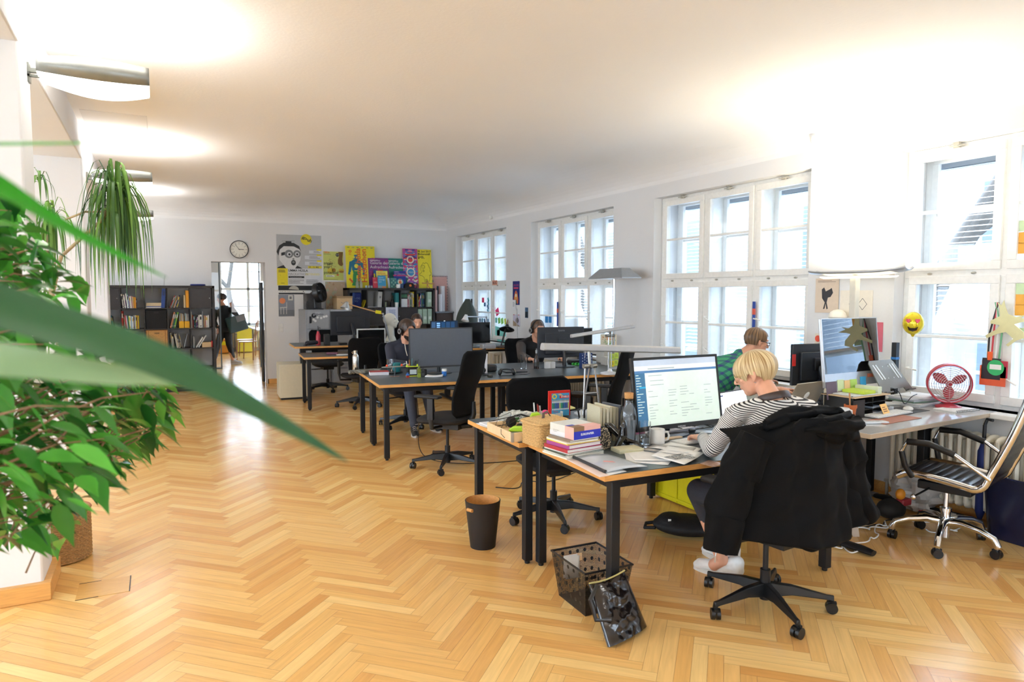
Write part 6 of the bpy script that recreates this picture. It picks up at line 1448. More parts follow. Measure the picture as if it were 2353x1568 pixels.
m=MB();m.tube([(-.03,-.02,.150),(-.02,-.01,.178),(.02,.01,.182),(.045,.02,.154)],.008,8,flat=.35);m.build('handle',M('#4a3a30',.5),t)
SR=R(6);sx0,sy0=1.985,3.095;zz=ZT_
for(h,w,d,c,e,ro,lab)in((.009,.255,.215,'#e9e6dc','#efece2',0,'white magazine at the bottom of the book stack'),(.008,.25,.21,'#e3e0d4','#f0eee4',1,'cream magazine second from the bottom of the book stack'),(.007,.25,.21,'#4c5a48','#e9e6dc',-1,'thin dark green magazine, third in the book stack'),(.006,.245,.205,'#e9e7de','#e9e7de',1,'thin white magazine below the red book in the stack'),(.018,.24,.205,'#b03038','#e8e6e0',0,'red-covered book in the stack under the gift box'),(.020,.225,.19,'#a0448c','#e9e6e0',1,'thick purple book in the stack under the gift box'),(.005,.22,.185,'#f0d21c','#f0ecd8',0,'thin yellow book above the purple one'),(.009,.215,.185,'#e9e4d4','#f0ece0',-1,'cream book above the yellow one'),(.010,.21,.18,'#8a7660','#eeeade',1,'brown-topped book directly under the gift box')):
 m=MB();m.bb((-w/2,-d/2,0),(w/2,d/2,.0015));m.bb((-w/2,-d/2,h-.0015),(w/2,d/2,h));m.bb((-w/2,-d/2,.0015),(-w/2+.002,d/2,h-.0015));m.bb((-w/2+.003,-d/2+.003,.0015),(w/2-.003,d/2-.003,h-.0015),1)
 o=m.build('book',[M(c,.45),M(e,.8,var=.08,scale=400)],smooth=0);o.location=(sx0+.004*ro,sy0,zz);o.rotation_euler=(0,0,SR+R(2*ro));tag(o,lab,'book','book stack under the gift box');zz+=h+.0004
t=thing('gift_box','white, pink and blue printed box on top of the book stack','box',(2.0,3.10,zz),R(7));w,d,h=.185,.205,.066
m=MB();m.box((0,0,h/2),(w,d,h));m.build('box_body',M('#dfe0da',.45),t,bevel=.0015)
m=MB()
def face(x0,y0,z0,x1,y1,z1,mi):m.bb((x0,y0,z0),(x1,y1,z1),mi)
E_=.0006;face(-w/2-E_,-d/2-E_,-0+.001,w/2+E_,-d/2,h*.66,1);face(-w/2-E_,-d/2-E_,h*.66,w/2+E_,-d/2,h+E_,0);face(-w/2-E_*1.5,-d/2-E_*1.5,h*.66,-w/2+.07,-d/2,h+E_*1.5,2);face(-w/2-E_,-d/2,.001,-w/2,-d/2+.075,h+E_,0)
face(-w/2-E_,-d/2,h,w/2,-d/2+.06,h+E_,0);face(-w/2-E_*1.5,-d/2,h,-w/2+.07,-d/2+.05,h+E_*2,2);face(-w/2-E_,-d/2+.05,h,-w/2+.05,-d/2+.075,h+E_*2,1);face(-w/2-E_,-d/2+.075,.001,-w/2,d/2,h*.4,3)
m.text('EUROPAPIER',.016,T(.0,-d/2-.0008,h*.30)@RX(R(90)),3,'CENTER',bold=.0006)
m.text('selected papers\nby experts',.008,T(-w/2-.0008,d/2-.03,h*.45)@RZ(R(-90))@RX(R(90)),4);m.build('print',[M('#efb9ae',.45),M('#2a36b8',.4),M('#8f6d4c',.5),M('#e8eaee',.45),M('#4a4a4c',.5)],t,smooth=0)
def sheet(name,label,cat,quad,z,mat,th=.001,group=None,curl=0,**k):
 c=sum((V(p)for p in quad),V((0,0)))/4;m=MB();N=8
 A,B_,C_,D_=[V((p[0]-c.x,p[1]-c.y,0))for p in quad]
 m.grid(lambda u,v:tuple((A.lerp(B_,u)).lerp(D_.lerp(C_,u),v)+V((0,0,curl*((u-.5)**2*4*(.4+.6*v))))),N,N);o=m.build(name,mat,solid=th);o.location=(c.x,c.y,z+th/2);return tag(o,label,cat,group)
xy=lambda px,py,z=.745:tuple(az(px,py,z)[:2])
PAP=M('#ecebe8',.6,var=.03);
sheet('paper','white sheet sticking out under the clear-covered folder at the desk corner','paper',[xy(1300,1052),xy(1385,1094),xy(1440,1082),xy(1362,1046)],.7405,PAP)
sheet('paper','orange-edged sheet under the clear-covered folder','paper',[xy(1302,1056),xy(1378,1096),xy(1400,1092),xy(1330,1052)],.742,M('#e8d4cc',.6))
t=thing('folder','clear-covered report folder with a black spine bar, at the near corner of the desk','folder',(0,0,0));q=[V((*xy(*p,.752),.747))for p in((1318,1050),(1392,1084),(1487,1073),(1396,1045))]
c0=sum(q,V((0,0,0)))/4;t.location=(c0.x,c0.y,.744);q=[p-c0 for p in q]
m=MB();m.grid(lambda u,v:tuple(q[0].lerp(q[1],u).lerp(q[3].lerp(q[2],u),v)+V((0,0,.004+.012*math.sin(math.pi*v)*.5+.006*v))),8,10);m.build('cover',M('#c9d0d8',.12,spec=.6),t,solid=.003)
m=MB();dz=V((0,0,.007));m.tube([q[0]+dz,q[1]+dz],[.008,.008],8,flat=1);m.build('spine_bar',M('#2b2b2d',.4),t)
m=MB();e=q[0].lerp(q[2],.5);m.M=T(e.x-.05,e.y-.02,.0205)@RZ(R(-40));m.bb((0,0,0),(.05,.006,.001));m.bb((.0,-.014,0),(.06,-.008,.001));m.build('red_print',M('#e08a86',.5),t)
i_=0
for qd,zz,cu,lab in(([(1440,1062),(1535,1070),(1560,1040),(1432,1034)],.7405,.004,'lowest white page of the print-outs'),([(1432,1032),(1460,1060),(1562,1062),(1545,1036)],.744,.006,'large white page lying left under the lettered print-out'),([(1470,1036),(1500,1024),(1600,1036),(1560,1052)],.747,.016,'curled printed page with a dark photo strip'),([(1490,1030),(1540,1018),(1612,1036),(1580,1046)],.751,.012,'page with a fold behind the lettered print-out'),([(1497,1048),(1535,1026),(1618,1043),(1572,1070)],.756,.004,'white print-out with two blocks of bold lettering')):
 sheet('printed_page',lab,'paper',[xy(*p,zz)for p in qd],zz,PAP if i_!=2 else M('#a9a6a2',.5,var=.2,scale=12),.0012,'print-outs at the woman\'s elbow',cu);i_+=1
m=MB();m.M=T(*az(1532,1052,.762))@RZ(R(8));m.text('BEGINNERS\nLUNCH &\nLEARN',.026,T(),bold=.001);m.M=T(*az(1567,1051,.762))@RZ(R(10));m.text('ILLUSTR\nFINAL\nSLIDE',.024,T(),bold=.0008)
pg=[o for o in COL.objects if o.name.startswith('printed_page')][-1];o=m.build('lettering',M('#3b3b3d',.5),pg,smooth=0);o.matrix_parent_inverse=Matrix.Translation(-pg.location)
sheet('photo_print','small reddish photo print under the woman\'s elbow','photo',[xy(*p,.745)for p in((1608,1064),(1630,1056),(1665,1064),(1640,1072))],.7405,M('#b08a72',.4,var=.4,scale=40))
sheet('pale_sheet','pale blue sheet at the desk edge beside the coat','paper',[xy(*p,.745)for p in((1660,1058),(1690,1035),(1712,1045),(1690,1066))],.7405,M('#d3dbe8',.6))
t=thing('pouch','half-round speckled black and cream zip pouch standing beside the gift box','pouch',(2.175,3.09,ZT_),R(20))
def speck():
 m,nt,b=new_mat('speckled_fabric');v=nt.nodes.new('ShaderNodeTexVoronoi');v.inputs['Scale'].default_value=130;tc=nt.nodes.new('ShaderNodeTexCoord');nt.links.new(tc.outputs['Object'],v.inputs['Vector']);cr=nt.nodes.new('ShaderNodeValToRGB');cr.color_ramp.interpolation='CONSTANT';e=cr.color_ramp.elements;e[0].color=(*lin('#dccba8'),1);e[1].position=.42;e[1].color=(*lin('#1a1718'),1);nt.links.new(v.outputs['Distance'],cr.inputs[0]);nt.links.new(cr.outputs[0],b.inputs['Base Color']);return m
hp=[(math.cos(R(a))*.058,.02+math.sin(R(a))*.105)for a in range(0,181,12)];hp=[(.055,0)]+hp+[(-.055,0)]
m=MB(RX(R(90)));m.prism(hp,-.022,.022);m.build('body',speck(),t,bevel=.008,seg=3)
m=MB();m.tube([(x*1.04,.0,z*1.02)for x,z in hp[1:-1]],.005,8);m.tube([(x*1.01,.026,z)for x,z in hp[1:-1]],.004,8);m.build('zip',BLK,t)
for k in range(7):bx('magazine','%s of the upright magazines behind the pouch, counted from the gift box'%ORD[k],'magazine',(2.285+k*.021,3.33+.004*(k%2),ZT_),(.014,.17,.205-.006*(k%3)),M(('#cfc9ad','#d6cfb4','#e3dec8','#d9d2b8','#cdc6aa','#c9c3aa','#5c6068')[k],.6,var=.06,scale=200),R(-8+2*k),0,'magazines standing behind the pouch')
def heel(label,c,rz,lie=0):
 t=thing('high_heel_shoe',label,'shoe',c,rz);Mx=RX(R(90))if lie else Matrix.Identity(4)
 m=Blob(Mx);m.cap((0,.10,.018),.022,(0,.055,.02),.026,12);m.cap((0,.055,.02),.024,(0,-.01,.055),.018,12);m.cap((0,-.01,.055),.018,(0,-.07,.10),.024,12);m.sph((0,.115,.014),(.018,.03,.012),12);m.loft([((0,-.085,.12),(.022,0,0),(0,.022,0)),((0,-.08,.075),(.02,0,0),(0,.018,0))]);m.skin('upper',M('#0c0b0d',.08,coat=.6),t,.004,3)
 m=MB(Mx);m.cyl((0,-.078,.085),(0,-.072,0),.016,.006,n=12);m.build('heel',M('#0c0b0d',.1),t)
heel('upright glossy black high-heeled shoe beside the water carafe',(2.325,3.12,ZT_),R(-155));heel('black high-heeled shoe lying on its side before the upright one',(2.30,3.04,ZT_+.022),R(-112),1)
for k in range(2):bx('notebook',('upper','lower')[k]+' cream notebook with black elastic under the lying shoe','notebook',(2.27,2.99,ZT_+.011*(1-k)),(.15,.10,.010),M('#d7d2b0',.6),R(-6),.001)
t=thing('carafe','clear glass water carafe with a cork stopper beside the monitor','carafe',(2.407,3.16,ZT_))
m=MB();m.lathe([(.001,.002),(.044,.002),(.047,.01),(.047,.16),(.040,.195),(.026,.225),(.025,.262),(.023,.262),(.024,.225),(.038,.193),(.0445,.16),(.0445,.008),(.001,.008)],n=40);m.build('glass',TG,t)
m=MB();m.lathe([(.001,.009),(.0435,.009),(.0438,.14),(.001,.14)],n=40);m.build('water',M('#ffffff',0.,trans=1.,ior=1.33),t)
m=MB();m.lathe([(.001,.235),(.022,.235),(.0255,.264),(.027,.293),(.001,.293)],n=24);m.build('cork_stopper',M('#c8935a',.8,var=.2,scale=200),t)
t=thing('drinking_glass','tall clear drinking glass between the carafe and the white mug','glass',(2.425,3.035,ZT_));m=MB();m.lathe([(.001,0),(.029,0),(.033,.145),(.0312,.145),(.0272,.015),(.001,.013)],n=32);m.build('glass',TG,t);m=MB();m.lathe([(.001,.0155),(.027,.0155),(.0283,.055),(.001,.055)],n=32);m.build('water',M('#ffffff',0.,trans=1.,ior=1.33),t)
for k in range(2):s=Sheet(.045,.06);s.rect(0,0,1,1,1,1);s.lines(.15,.85,.2,.85,4,2,2);poster(s,'sticky_note',('left','right')[k]+' pink sticky note standing behind the drinking glass',['#f08cba','#f08cba','#8a5a7a'],(2.455+k*.03,3.14,.79),R(-20),cat='sticky note')
t=thing('mug','plain white mug on the front desk, right of the drinking glass','mug',(2.525,3.045,ZT_));m=MB();m.lathe([(.001,0),(.036,0),(.041,.006),(.042,.088),(.040,.092),(.038,.088),(.037,.008),(.001,.006)],n=36);m.build('cup',WHT,t);m=MB();m.tube([(.038,-.01,.072),(.062,-.015,.070),(.070,-.017,.048),(.062,-.015,.026),(.038,-.01,.020)],.0062,10);m.build('handle',WHT,t)
def keyboard(label,c,rz,w=.40,d=.115,col='#e4e3e0',key='#f1f0ed',rows=5,nk=15,base='#c9cac9'):
 t=thing('keyboard',label,'keyboard',c,rz);m=MB();m.box((0,0,.005),(w,d,.010));m.build('body',M(base,.4),t,bevel=.003)
 m=MB();kw=(w-.016)/nk;kd=(d-.014)/rows
 for r in range(rows):
  for k in range(nk):
   if r==0 and 3<k<9:continue
   m.box((-w/2+.008+kw*(k+.5),-d/2+.007+kd*(r+.5),.0115),(kw*.86,kd*.84,.003))
  if r==0:m.box((-w/2+.008+kw*6.5,-d/2+.007+kd*.5,.0115),(kw*4.86,kd*.84,.003))
 m.build('keys',M(key,.5),t);return t
keyboard('white keyboard under the blonde woman\'s hands',(2.83,3.02,ZT_),R(4))
bx('cutting_strip','beige wooden ruler strip in front of the monitor foot','ruler',(2.66,3.13,ZT_),(.24,.035,.008),CARD,R(4),.001)
t=thing('cable_bundle','loose coils of black cable right of the monitor foot','cable',(2.96,3.26,ZT_));m=MB();r_=random.Random(5)
for k in range(5):cx,cy,q=(-.10,.0,.08,.13,-.03)[k],r_.uniform(-.02,.03),r_.uniform(.035,.055);m.tube([(cx+q*math.cos(a),cy+q*.7*math.sin(a),.01+.03*abs(math.sin(a*.5+k)))for a in[2*math.pi*j/24 for j in range(24)]],.0028,6,closed=True)
m.tube([(-.2,.02,.004),(-.1,-.03,.01),(0,.02,.005),(.1,-.02,.012),(.2,.02,.004)],.003,6);m.tube([(-.22,-.02,.004),(-.1,.03,.014),(.02,-.02,.008),(.14,.03,.004)],.003,6);m.build('cable',BLK,t);m=MB();m.cyl((-.04,-.04,.012),(.0,-.05,.012),.011,.007,n=10);m.build('plug',BLK,t)
bx('phone','white phone with a shiny screen beside the keyboard','phone',(3.02,3.17,ZT_),(.075,.15,.008),M('#cfe0ee',.1),R(50),.003)
for k in range(3):bx('booklet',('lowest','middle','topmost')[k]+' white booklet behind the monitor foot','booklet',(2.80+.03*k,3.30,ZT_+.009*k),(.30,.15,.008),M('#e2dfe6',.6),R(3*k),.001)
def laptop(label,c,rz,w,d,op,scr_=None,col='#a9abae',lidc=None,logo=False,keys=True):
 t=thing('laptop',label,'laptop',c,rz);cm=M(col,.35,.6);m=MB();m.box((0,0,.007),(w,d,.012));m.build('base',cm,t,bevel=.003)
 if keys:m=MB();m.bb((-w*.42,-d*.05,.0125),(w*.42,d*.40,.0145));m.build('keys',BLK,t)
 L_=T(0,d/2,.014)@RX(R(90-op));m=MB(L_);m.bb((-w/2,0,0),(w/2,.006,d));m.build('lid',lidc or cm,t,bevel=.003)
 m=MB(L_);m.poly([(-w/2+.008,-.001,.014),(w/2-.008,-.001,.014),(w/2-.008,-.001,d-.008),(-w/2+.008,-.001,d-.008)])
 if scr_:m.bb((-w/2+.02,-.003,d-.03),(-w/2+.06,-.002,d-.022),1);m.lines=0
 m.build('screen',[scr_ or SCR_OFF,M('#27367a',.4)],t,smooth=0)
 if logo:m=MB(L_);m.M=L_@T(0,.0065,d*.55)@RX(R(-90));m.lathe([(.001,0),(.028,0),(.026,.001),(.001,.001)],n=20);m.build('logo',M('#f2efe6',.2),t)
laptop('open laptop with a white page lit, beyond the striped sleeve',(3.33,3.08,ZT_),R(12),.33,.23,104,scr('#dfe6f4',1.0),lidc=M('#2a2b2e',.4))
laptop('laptop seen from behind with a shiny oval logo, left of the second monitor',(3.90,3.36,.785),R(186),.36,.24,118,lidc=M('#b9ab94',.28,.5),logo=True)  # warm reflection put into the lid colour; the laptop itself is silver
bx('laptop_sleeve','black case lying behind the open laptop','case',(3.42,3.55,ZT_),(.36,.26,.05),BLKM,R(6),.01)
jar('drinking_glass','half-hidden water glass behind the big monitor, by the plaid-shirted man',3.42,3.86,ZT_,[(.001,0),(.03,0),(.034,.12),(.032,.12),(.028,.01),(.001,.01)],TG,'glass')
t=thing('pen_tin','white tin with yellow dots holding pens, behind the wicker basket','tin',(2.33,3.965,ZT_));m=MB();m.lathe([(.001,0),(.085,0),(.088,.005),(.09,.06),(.087,.06),(.085,.006),(.001,.005)],n=36,sx=1.35,sy=.8);m.build('body',WHT,t);m=MB()
for k in range(12):a=R(180+15*k+7);m.M=T(.0875*1.35*math.cos(a)*1.01,.0875*.8*math.sin(a)*1.01,.03+.012*(k%2))@RZ(a+R(90))@RX(R(90));m.lathe([(.001,-.0015),(.007,-.0015),(.007,.0015),(.001,.0015)],n=12)
m.build('dots',M('#ecd845',.5),t)
for k,(x,y,c,h)in enumerate(((-.09,0,'#e9e9e4',.12),(-.08,.02,'#cfd8d0',.13),(-.065,-.01,'#a8382c',.115),(-.055,.015,'#7a2a2a',.12),(-.045,0,'#d9d9d6',.11))):m=MB();m.cyl((x,y,.01),(x-.01,y,h),.005,n=8);o=m.build('pen',M(c,.4));o.location=(2.33,3.965,ZT_);tag(o,'%s pen in the dotted tin, %s from the left'%(('white','pale','red','dark red','light grey')[k],ORD[k]),'pen','pens in the dotted tin')
o=lt('pink_ball','neon pink pom-pom in the dotted tin','ball',(2.305,3.945,ZT_+.05),[(.001,0),(.016,.005),(.02,.018),(.014,.03),(.001,.034)],M('#f0508c',.7))
s=Sheet(.165,.175,th=.012);s.rect(0,0,1,1,1,1);s.rect(.13,.0,.95,.90,2,2);s.pol([(.42,.86),(.55,.88),(.66,.80),(.5,.82)],3,3);s.circ(.26,.78,.11,4,3);s.circ(.26,.78,.06,2,4);s.rect(.5,.70,.92,.80,1,3);s.tx('STABILO',.56,.725,.016,5,k=4,bold=.0006);s.tx('Trio',.22,.14,.02,1,k=4)
for k in range(12):
 x=.16+k*.066;s.rect(x,.24,x+.045,.58,5,3);s.rect(x,.30,x+.045,.52,6+k%6,4);s.pol([(x,.58),(x+.045,.58),(x+.022,.66)],3,3)
o=poster(s,'pencil_pack','red and blue pack of coloured pencils standing in the dotted tin',['#d8281e','#e0281e','#4ba3d3','#e8c48a','#f0dc50','#f0f0f0','#3fa050','#2f7a6a','#2f58a8','#3a3a8a','#5a4a9a','#e6d85a'],(2.44,3.985,ZT_+.025),R(-5),cat='pencil pack')
sheet('memo_pad','pale yellow memo pad leaning right of the pencil pack','memo pad',[(2.50,4.0),(2.57,3.98),(2.57,4.05),(2.50,4.06)],.80,M('#e4e29a',.6),.01,curl=.01)
lt('pen_cup','black and white cup of pens behind the gift box','pen cup',(2.40,3.62,ZT_),[(.001,0),(.03,0),(.032,.075),(.029,.075),(.001,.006)],M('#dfe6e2',.4))
for k in range(4):m=MB();m.cyl((0,0,.01),((k-1.5)*.012,.01,.125),.006,n=8);o=m.build('marker',M(('#1b1b1d','#e8e8e8','#2a2a2e','#d8e0dc')[k],.4));o.location=(2.40+(k-1.5)*.012,3.62,ZT_);tag(o,'%s marker in the pen cup behind the gift box, %s from the left'%(('black','white','dark grey','pale')[k],ORD[k]),'marker')
monitor('monitor','big grey blank screen in front of the bearded man',(2.715,6.86,1.03),.715,.425,270-4,.742,tilt=2,front=None,bezel=M('#2b2c30',.4),chin=.018,fb=.01)
for o in list(COL.objects)[-6:]:
 if o.name.startswith('screen'):o.data.materials[0]=M('#565d68',.35,spec=.5)
monitor('monitor','black monitor seen from behind, hiding the man in the black hoodie',(4.29,6.98,1.03),.61,.365,84,.742,bezel=M('#26282d',.4),backm=M('#2c2f36',.45),backbrand='iiyama')
bx('white_plate','white paper stand behind the tall empty chair','stand',(3.16,6.72,ZT_),(.06,.02,.21),M('#e6e6ee',.5),R(-8),.002)
monitor('monitor','small dark screen beyond the black monitor by the window',(4.86,7.35,1.06),.26,.22,265,.742,bezel=M('#5c5c60',.4))
t=thing('steel_bottle','brushed steel drinking bottle with loop cap','bottle',(1.925,7.42,ZT_));m=MB();m.lathe([(.001,0),(.034,0),(.036,.006),(.036,.175),(.030,.195),(.020,.208),(.020,.215),(.001,.215)],n=32);m.build('body',M('#b9b6ae',.22,1.),t);m=MB();m.lathe([(.022,.215),(.023,.245),(.001,.247)],n=24);m.tube([(-.022,0,.235),(-.04,0,.228),(-.03,0,.212),(-.02,0,.22)],.004,8);m.build('cap',M('#c9c6be',.25,1.),t)
t=thing('scarf','grey knotted fabric cord lying behind the red book','scarf',(1.98,7.30,ZT_));m=MB()
for s_,ph in((.012,0),(.012,math.pi)):m.tube([(-.16+.34*k/30,.03*math.sin(k*.35)+s_*math.cos(k*.9+ph),.022+s_*math.sin(k*.9+ph))for k in range(31)],.014,8)
m.build('cord',M('#74756f',.9,bump=.4,scale=200),t)
t=thing('red_book','thick red-covered book on the corner of the middle desk','book',(2.10,7.13,ZT_),R(-12));m=MB();m.box((0,0,.018),(.20,.14,.034));m.build('pages',M('#dedde6',.8),t);m=MB();m.box((0,0,.036),(.204,.144,.003));m.build('cover',M('#a8323a',.5),t)
t=thing('toy_skateboard','little grey skateboard with orange wheels balanced on a wooden stand','toy',(2.20,6.90,ZT_));m=MB();m.prism([(math.cos(a)*.14,math.sin(a)*.035)for a in[2*math.pi*k/24 for k in range(24)]],.098,.106);m.build('board',M('#8a8c88',.5),t,bevel=.003)
for x in(-.07,.09):m=MB();m.cyl((x-.015,-.02,.118),(x+.03,.0,.13),.008,n=10);m.build('axle',M('#b9c0c8',.3,.5),t);m=MB();m.sph((x-.018,-.022,.118),.013,12);m.build('wheel',M('#e8502a',.4),t)
m=MB();m.cyl((0,0,.0),(.01,0,.1),.006,n=8);m.build('stand_rod',M('#4a4a4c',.4),t);m=MB();m.box((0,0,.002),(.10,.03,.004));m.build('base',M('#a87c6a',.5),t)
lt('round_tray','round black tray under the water glass on the middle desk','tray',(2.27,7.23,ZT_),[(.001,0),(.12,0),(.13,.012),(.125,.012),(.115,.004),(.001,.004)],M('#1c1d20',.3))
lt('tumbler','tall clear glass on the round black tray','glass',(2.245,7.20,ZT_+.005),[(.001,0),(.022,0),(.024,.07),(.036,.10),(.038,.15),(.036,.15),(.034,.10),(.021,.07),(.001,.01)],TG)
lt('teal_mug','teal mug behind the tall glass on the round tray','mug',(2.345,7.27,ZT_+.005),[(.001,0),(.034,0),(.044,.03),(.044,.098),(.041,.098),(.038,.01),(.001,.008)],M('#2f8f96',.35))
t=thing('brick_pen_holder','black and white toy-brick pen holder with lime edges','pen holder',(2.375,6.86,ZT_),R(-8));m=MB();m.box((0,0,.05),(.10,.06,.10));m.build('body',BLK,t,bevel=.002);m=MB();m.box((.01,-.031,.045),(.07,.004,.05));m.build('window',M('#c9d6da',.3),t);m=MB()
for z in(.0,.1):m.box((0,-.02,z+.003),(.13,.05,.006))
for x in(-.055,.055):m.cyl((x,-.03,.1),(x,-.03,.125),.008,n=10)
m.build('lime_bricks',M('#d6e83a',.4),t)
for k,(x,c)in enumerate(((-.03,'#e9e9ec'),(-.015,'#c97a3a'),(0,'#4f8a9a'),(.02,'#1d1d20'),(.035,'#2a2a2e'))):m=MB();m.cyl((x,0,.02),(x+(k-1.6)*.018,0,.16+.012*(k%3)),.004,n=8);o=m.build('pen',M(c,.4));o.location=(2.375,6.86,ZT_);tag(o,'%s pen in the toy-brick holder'%('white','orange','teal','black','dark grey')[k],'pen')
def figure(label,x,y,c1,c2,h=.09):t=thing('brick_figure',label,'toy',(x,y,ZT_));m=MB();m.box((0,0,h*.2),(.03,.018,h*.4));m.build('legs',M(c2,.4),t);m=MB();m.box((0,0,h*.58),(.036,.02,h*.34));m.build('torso',M(c1,.4),t,bevel=.003);m=MB();m.cyl((0,0,h*.76),(0,0,h),.012,n=12);m.build('head',M(c1,.4),t)
figure('olive-green toy brick figure with lime bands',2.40,6.70,'#77802e','#8a9a3a',.12);figure('dark grey toy brick figure beside the olive one',2.45,6.72,'#3a3c40','#4a4c50');figure('small blue and red toy brick figure left of the pen holder',2.29,6.74,'#3a6ab0','#b83a32',.05)
bx('battery_box','black cube behind the dark toy figure','box',(2.49,6.80,ZT_),(.05,.05,.07),BLK,0,.003)
sheet('white_cloth','white folded cloth near the base of the grey screen','cloth',[(2.45,6.66),(2.62,6.60),(2.66,6.68),(2.50,6.72)],ZT_,M('#e8e8ea',.7),.012,curl=.012)
for k in range(3):bx('magazine',('bottom','middle','top')[k]+' magazine in the pile behind the toy figures','magazine',(2.62,7.22,ZT_+.018*k),(.26,.20,.016),M(('#8f9298','#a9acb2','#b9b7ae')[k],.5),R(-6+4*k),.001)
t=thing('white_jar','white and blue plastic jar in front of the grey screen','jar',(2.68,6.70,ZT_));m=MB();m.lathe([(.001,0),(.024,0),(.026,.005),(.026,.05),(.001,.05)],n=24);m.build('body',M('#2f6fc0',.4),t);m=MB();m.lathe([(.027,.05),(.027,.076),(.001,.077)],n=24);m.build('lid',WHT,t)
def cans(label,x,y,rz):
 t=thing('headphones',label,'headphones',(x,y,ZT_),rz)
 for s_ in(-1,1):
  m=MB(T(s_*.07,0,.035)@RY(R(s_*70)));m.lathe([(.001,-.016),(.032,-.016),(.038,0),(.03,.014),(.001,.014)],n=20);m.build('ear_cup',BLK,t)
 m=MB(RX(R(0)));m.tube([(.085*math.cos(a),.03+.09*math.sin(a),.03+.02*math.sin(a))for a in[math.pi*k/14 for k in range(15)]],.007,8);m.build('headband',BLK,t);m=MB(T(.075,0,.04)@RY(R(70)));m.lathe([(.012,.015),(.024,.015),(.024,.018),(.012,.018),(.012,.015)],n=20,caps=False);m.build('trim_ring',M('#c9c4b4',.3,.5),t)
cans('black headphones with a pale ring, lying on the middle desk',3.30,6.46,R(-20));cans('tangled black headset left of the ringed headphones',3.10,6.66,R(60))
t=thing('headphone_stand','black T-shaped headphone stand by the tall empty chair','stand',(3.08,6.56,ZT_));m=MB();m.cyl((0,0,0),(0,0,.24),.006,n=10);m.build('post',BLK,t);m=MB();m.cyl((-.045,0,.245),(.045,0,.245),.014,n=12);m.build('bar',BLK,t);m=MB();m.lathe([(.001,0),(.06,0),(.06,.01),(.001,.012)],n=20);m.build('base',BLK,t)
t=thing('headphone_stand','black T-shaped stand in front of the bearded man','stand',(2.50,7.0,ZT_));m=MB();m.cyl((0,0,0),(0,0,.21),.006,n=10);m.build('post',BLK,t);m=MB();m.cyl((-.04,0,.215),(.04,0,.215),.015,n=12);m.build('bar',BLK,t)
lt('chrome_bell','small chrome puck beside the headphones','puck',(3.06,6.37,ZT_),[(.001,0),(.028,0),(.03,.012),(.02,.026),(.001,.03)],M('#55585c',.1,1.))
wire('cable','thin black cable winding from the headphones over the middle desk','cable',[(3.2,6.42,ZT_+.004),(3.3,6.36,ZT_+.004),(3.42,6.44,ZT_+.004),(3.5,6.38,ZT_+.004),(3.58,6.46,ZT_+.004)],.003,BLK)
bx('tablet','dark tablet lying behind the headphones','tablet',(3.52,6.70,ZT_),(.25,.17,.012),M('#2c3036',.3),R(-10),.004);bx('vr_case','dark rounded device behind the headphones','device',(3.28,6.84,ZT_),(.15,.09,.08),M('#2b2d31',.4),R(-8),.02)
lt('tall_glass','tall straight clear glass in front of the hoodie man\'s hand','glass',(3.76,6.93,ZT_),[(.001,0),(.036,0),(.037,.165),(.035,.165),(.034,.01),(.001,.01)],TG)
t=thing('cola_bottle','small dark glass bottle with a silver top beside the tall glass','bottle',(3.89,6.86,ZT_));m=MB();m.lathe([(.001,0),(.029,0),(.03,.01),(.03,.10),(.022,.135),(.012,.165),(.011,.20),(.001,.20)],n=28);m.build('glass_body',M('#2b1a16',.08),t);m=MB();m.lathe([(.0115,.175),(.0125,.215),(.001,.216)],n=20);m.build('cap',ALU,t);m=MB();m.lathe([(.0305,.03),(.0305,.085)],n=28,caps=False);m.build('label_band',M('#3a3a3a',.4),t)
for k in range(2):bx('white_box',('left','right')[k]+' small white box before the black monitor stand','box',(4.02+.065*k,6.83,ZT_),(.06,.05,.075),M('#dededf',.5),R(-8),.002)
t=thing('gift_bag','dark blue gift bag with white diamond pattern','bag',(4.42,6.63,ZT_),R(-8));m=MB();m.prism([(-.07,-.03),(.07,-.03),(.07,.03),(-.07,.03)],0,.18);m.build('body',M('#22396e',.5),t);m=MB()
for r in range(5):
 for k in range(5):m.M=T(-.055+k*.0275,-.031,.02+r*.034+(.015 if k%2 else 0))@RX(R(90))@RZ(R(45));m.box((0,0,0),(.009,.009,.001))
m.build('pattern',M('#dfe4ee',.5),t);m=MB();m.tube([(-.03,-.031,.12),(-.02,-.034,.2),(.02,-.034,.2),(.03,-.031,.12)],.004,6);m.build('handle',M('#d9d9de',.5),t)
t=thing('green_glasses','bright green plastic object beside the gift bag','toy',(4.52,6.95,ZT_));m=MB();
for k in range(3):m.tube([(-.06+k*.05+.022*math.cos(a),.02*math.sin(a),.018+.01*math.sin(a))for a in[2*math.pi*j/14 for j in range(14)]],.006,6,closed=True)
m.build('frame',M('#35c43a',.4),t)
bx('black_case','black soft case behind the green plastic object','case',(4.62,7.12,ZT_),(.22,.16,.05),BLKM,R(-10),.015);bx('white_box','white box at the window end of the middle desk','box',(4.90,6.85,ZT_),(.15,.12,.10),M('#d8d6d0',.6),R(-6),.003)
for k,(dx,dz,c)in enumerate(((0,.11,'#cfe45a'),(.06,.12,'#c8e458'),(-.0,.03,'#e6d43a'),(.055,.04,'#cfe45a'))):s=Sheet(.05,.07);s.rect(0,0,1,1,1,1);s.lines(.15,.85,.3,.8,3,2,2);poster(s,'sticky_note','%s sticky note by the slim white lamp'%('upper left lime','upper right lime','lower left yellow','lower right lime')[k],[c,c,'#7a8a3a'],(4.63+dx,6.40,ZT_+dz),R(-12),cat='sticky note')
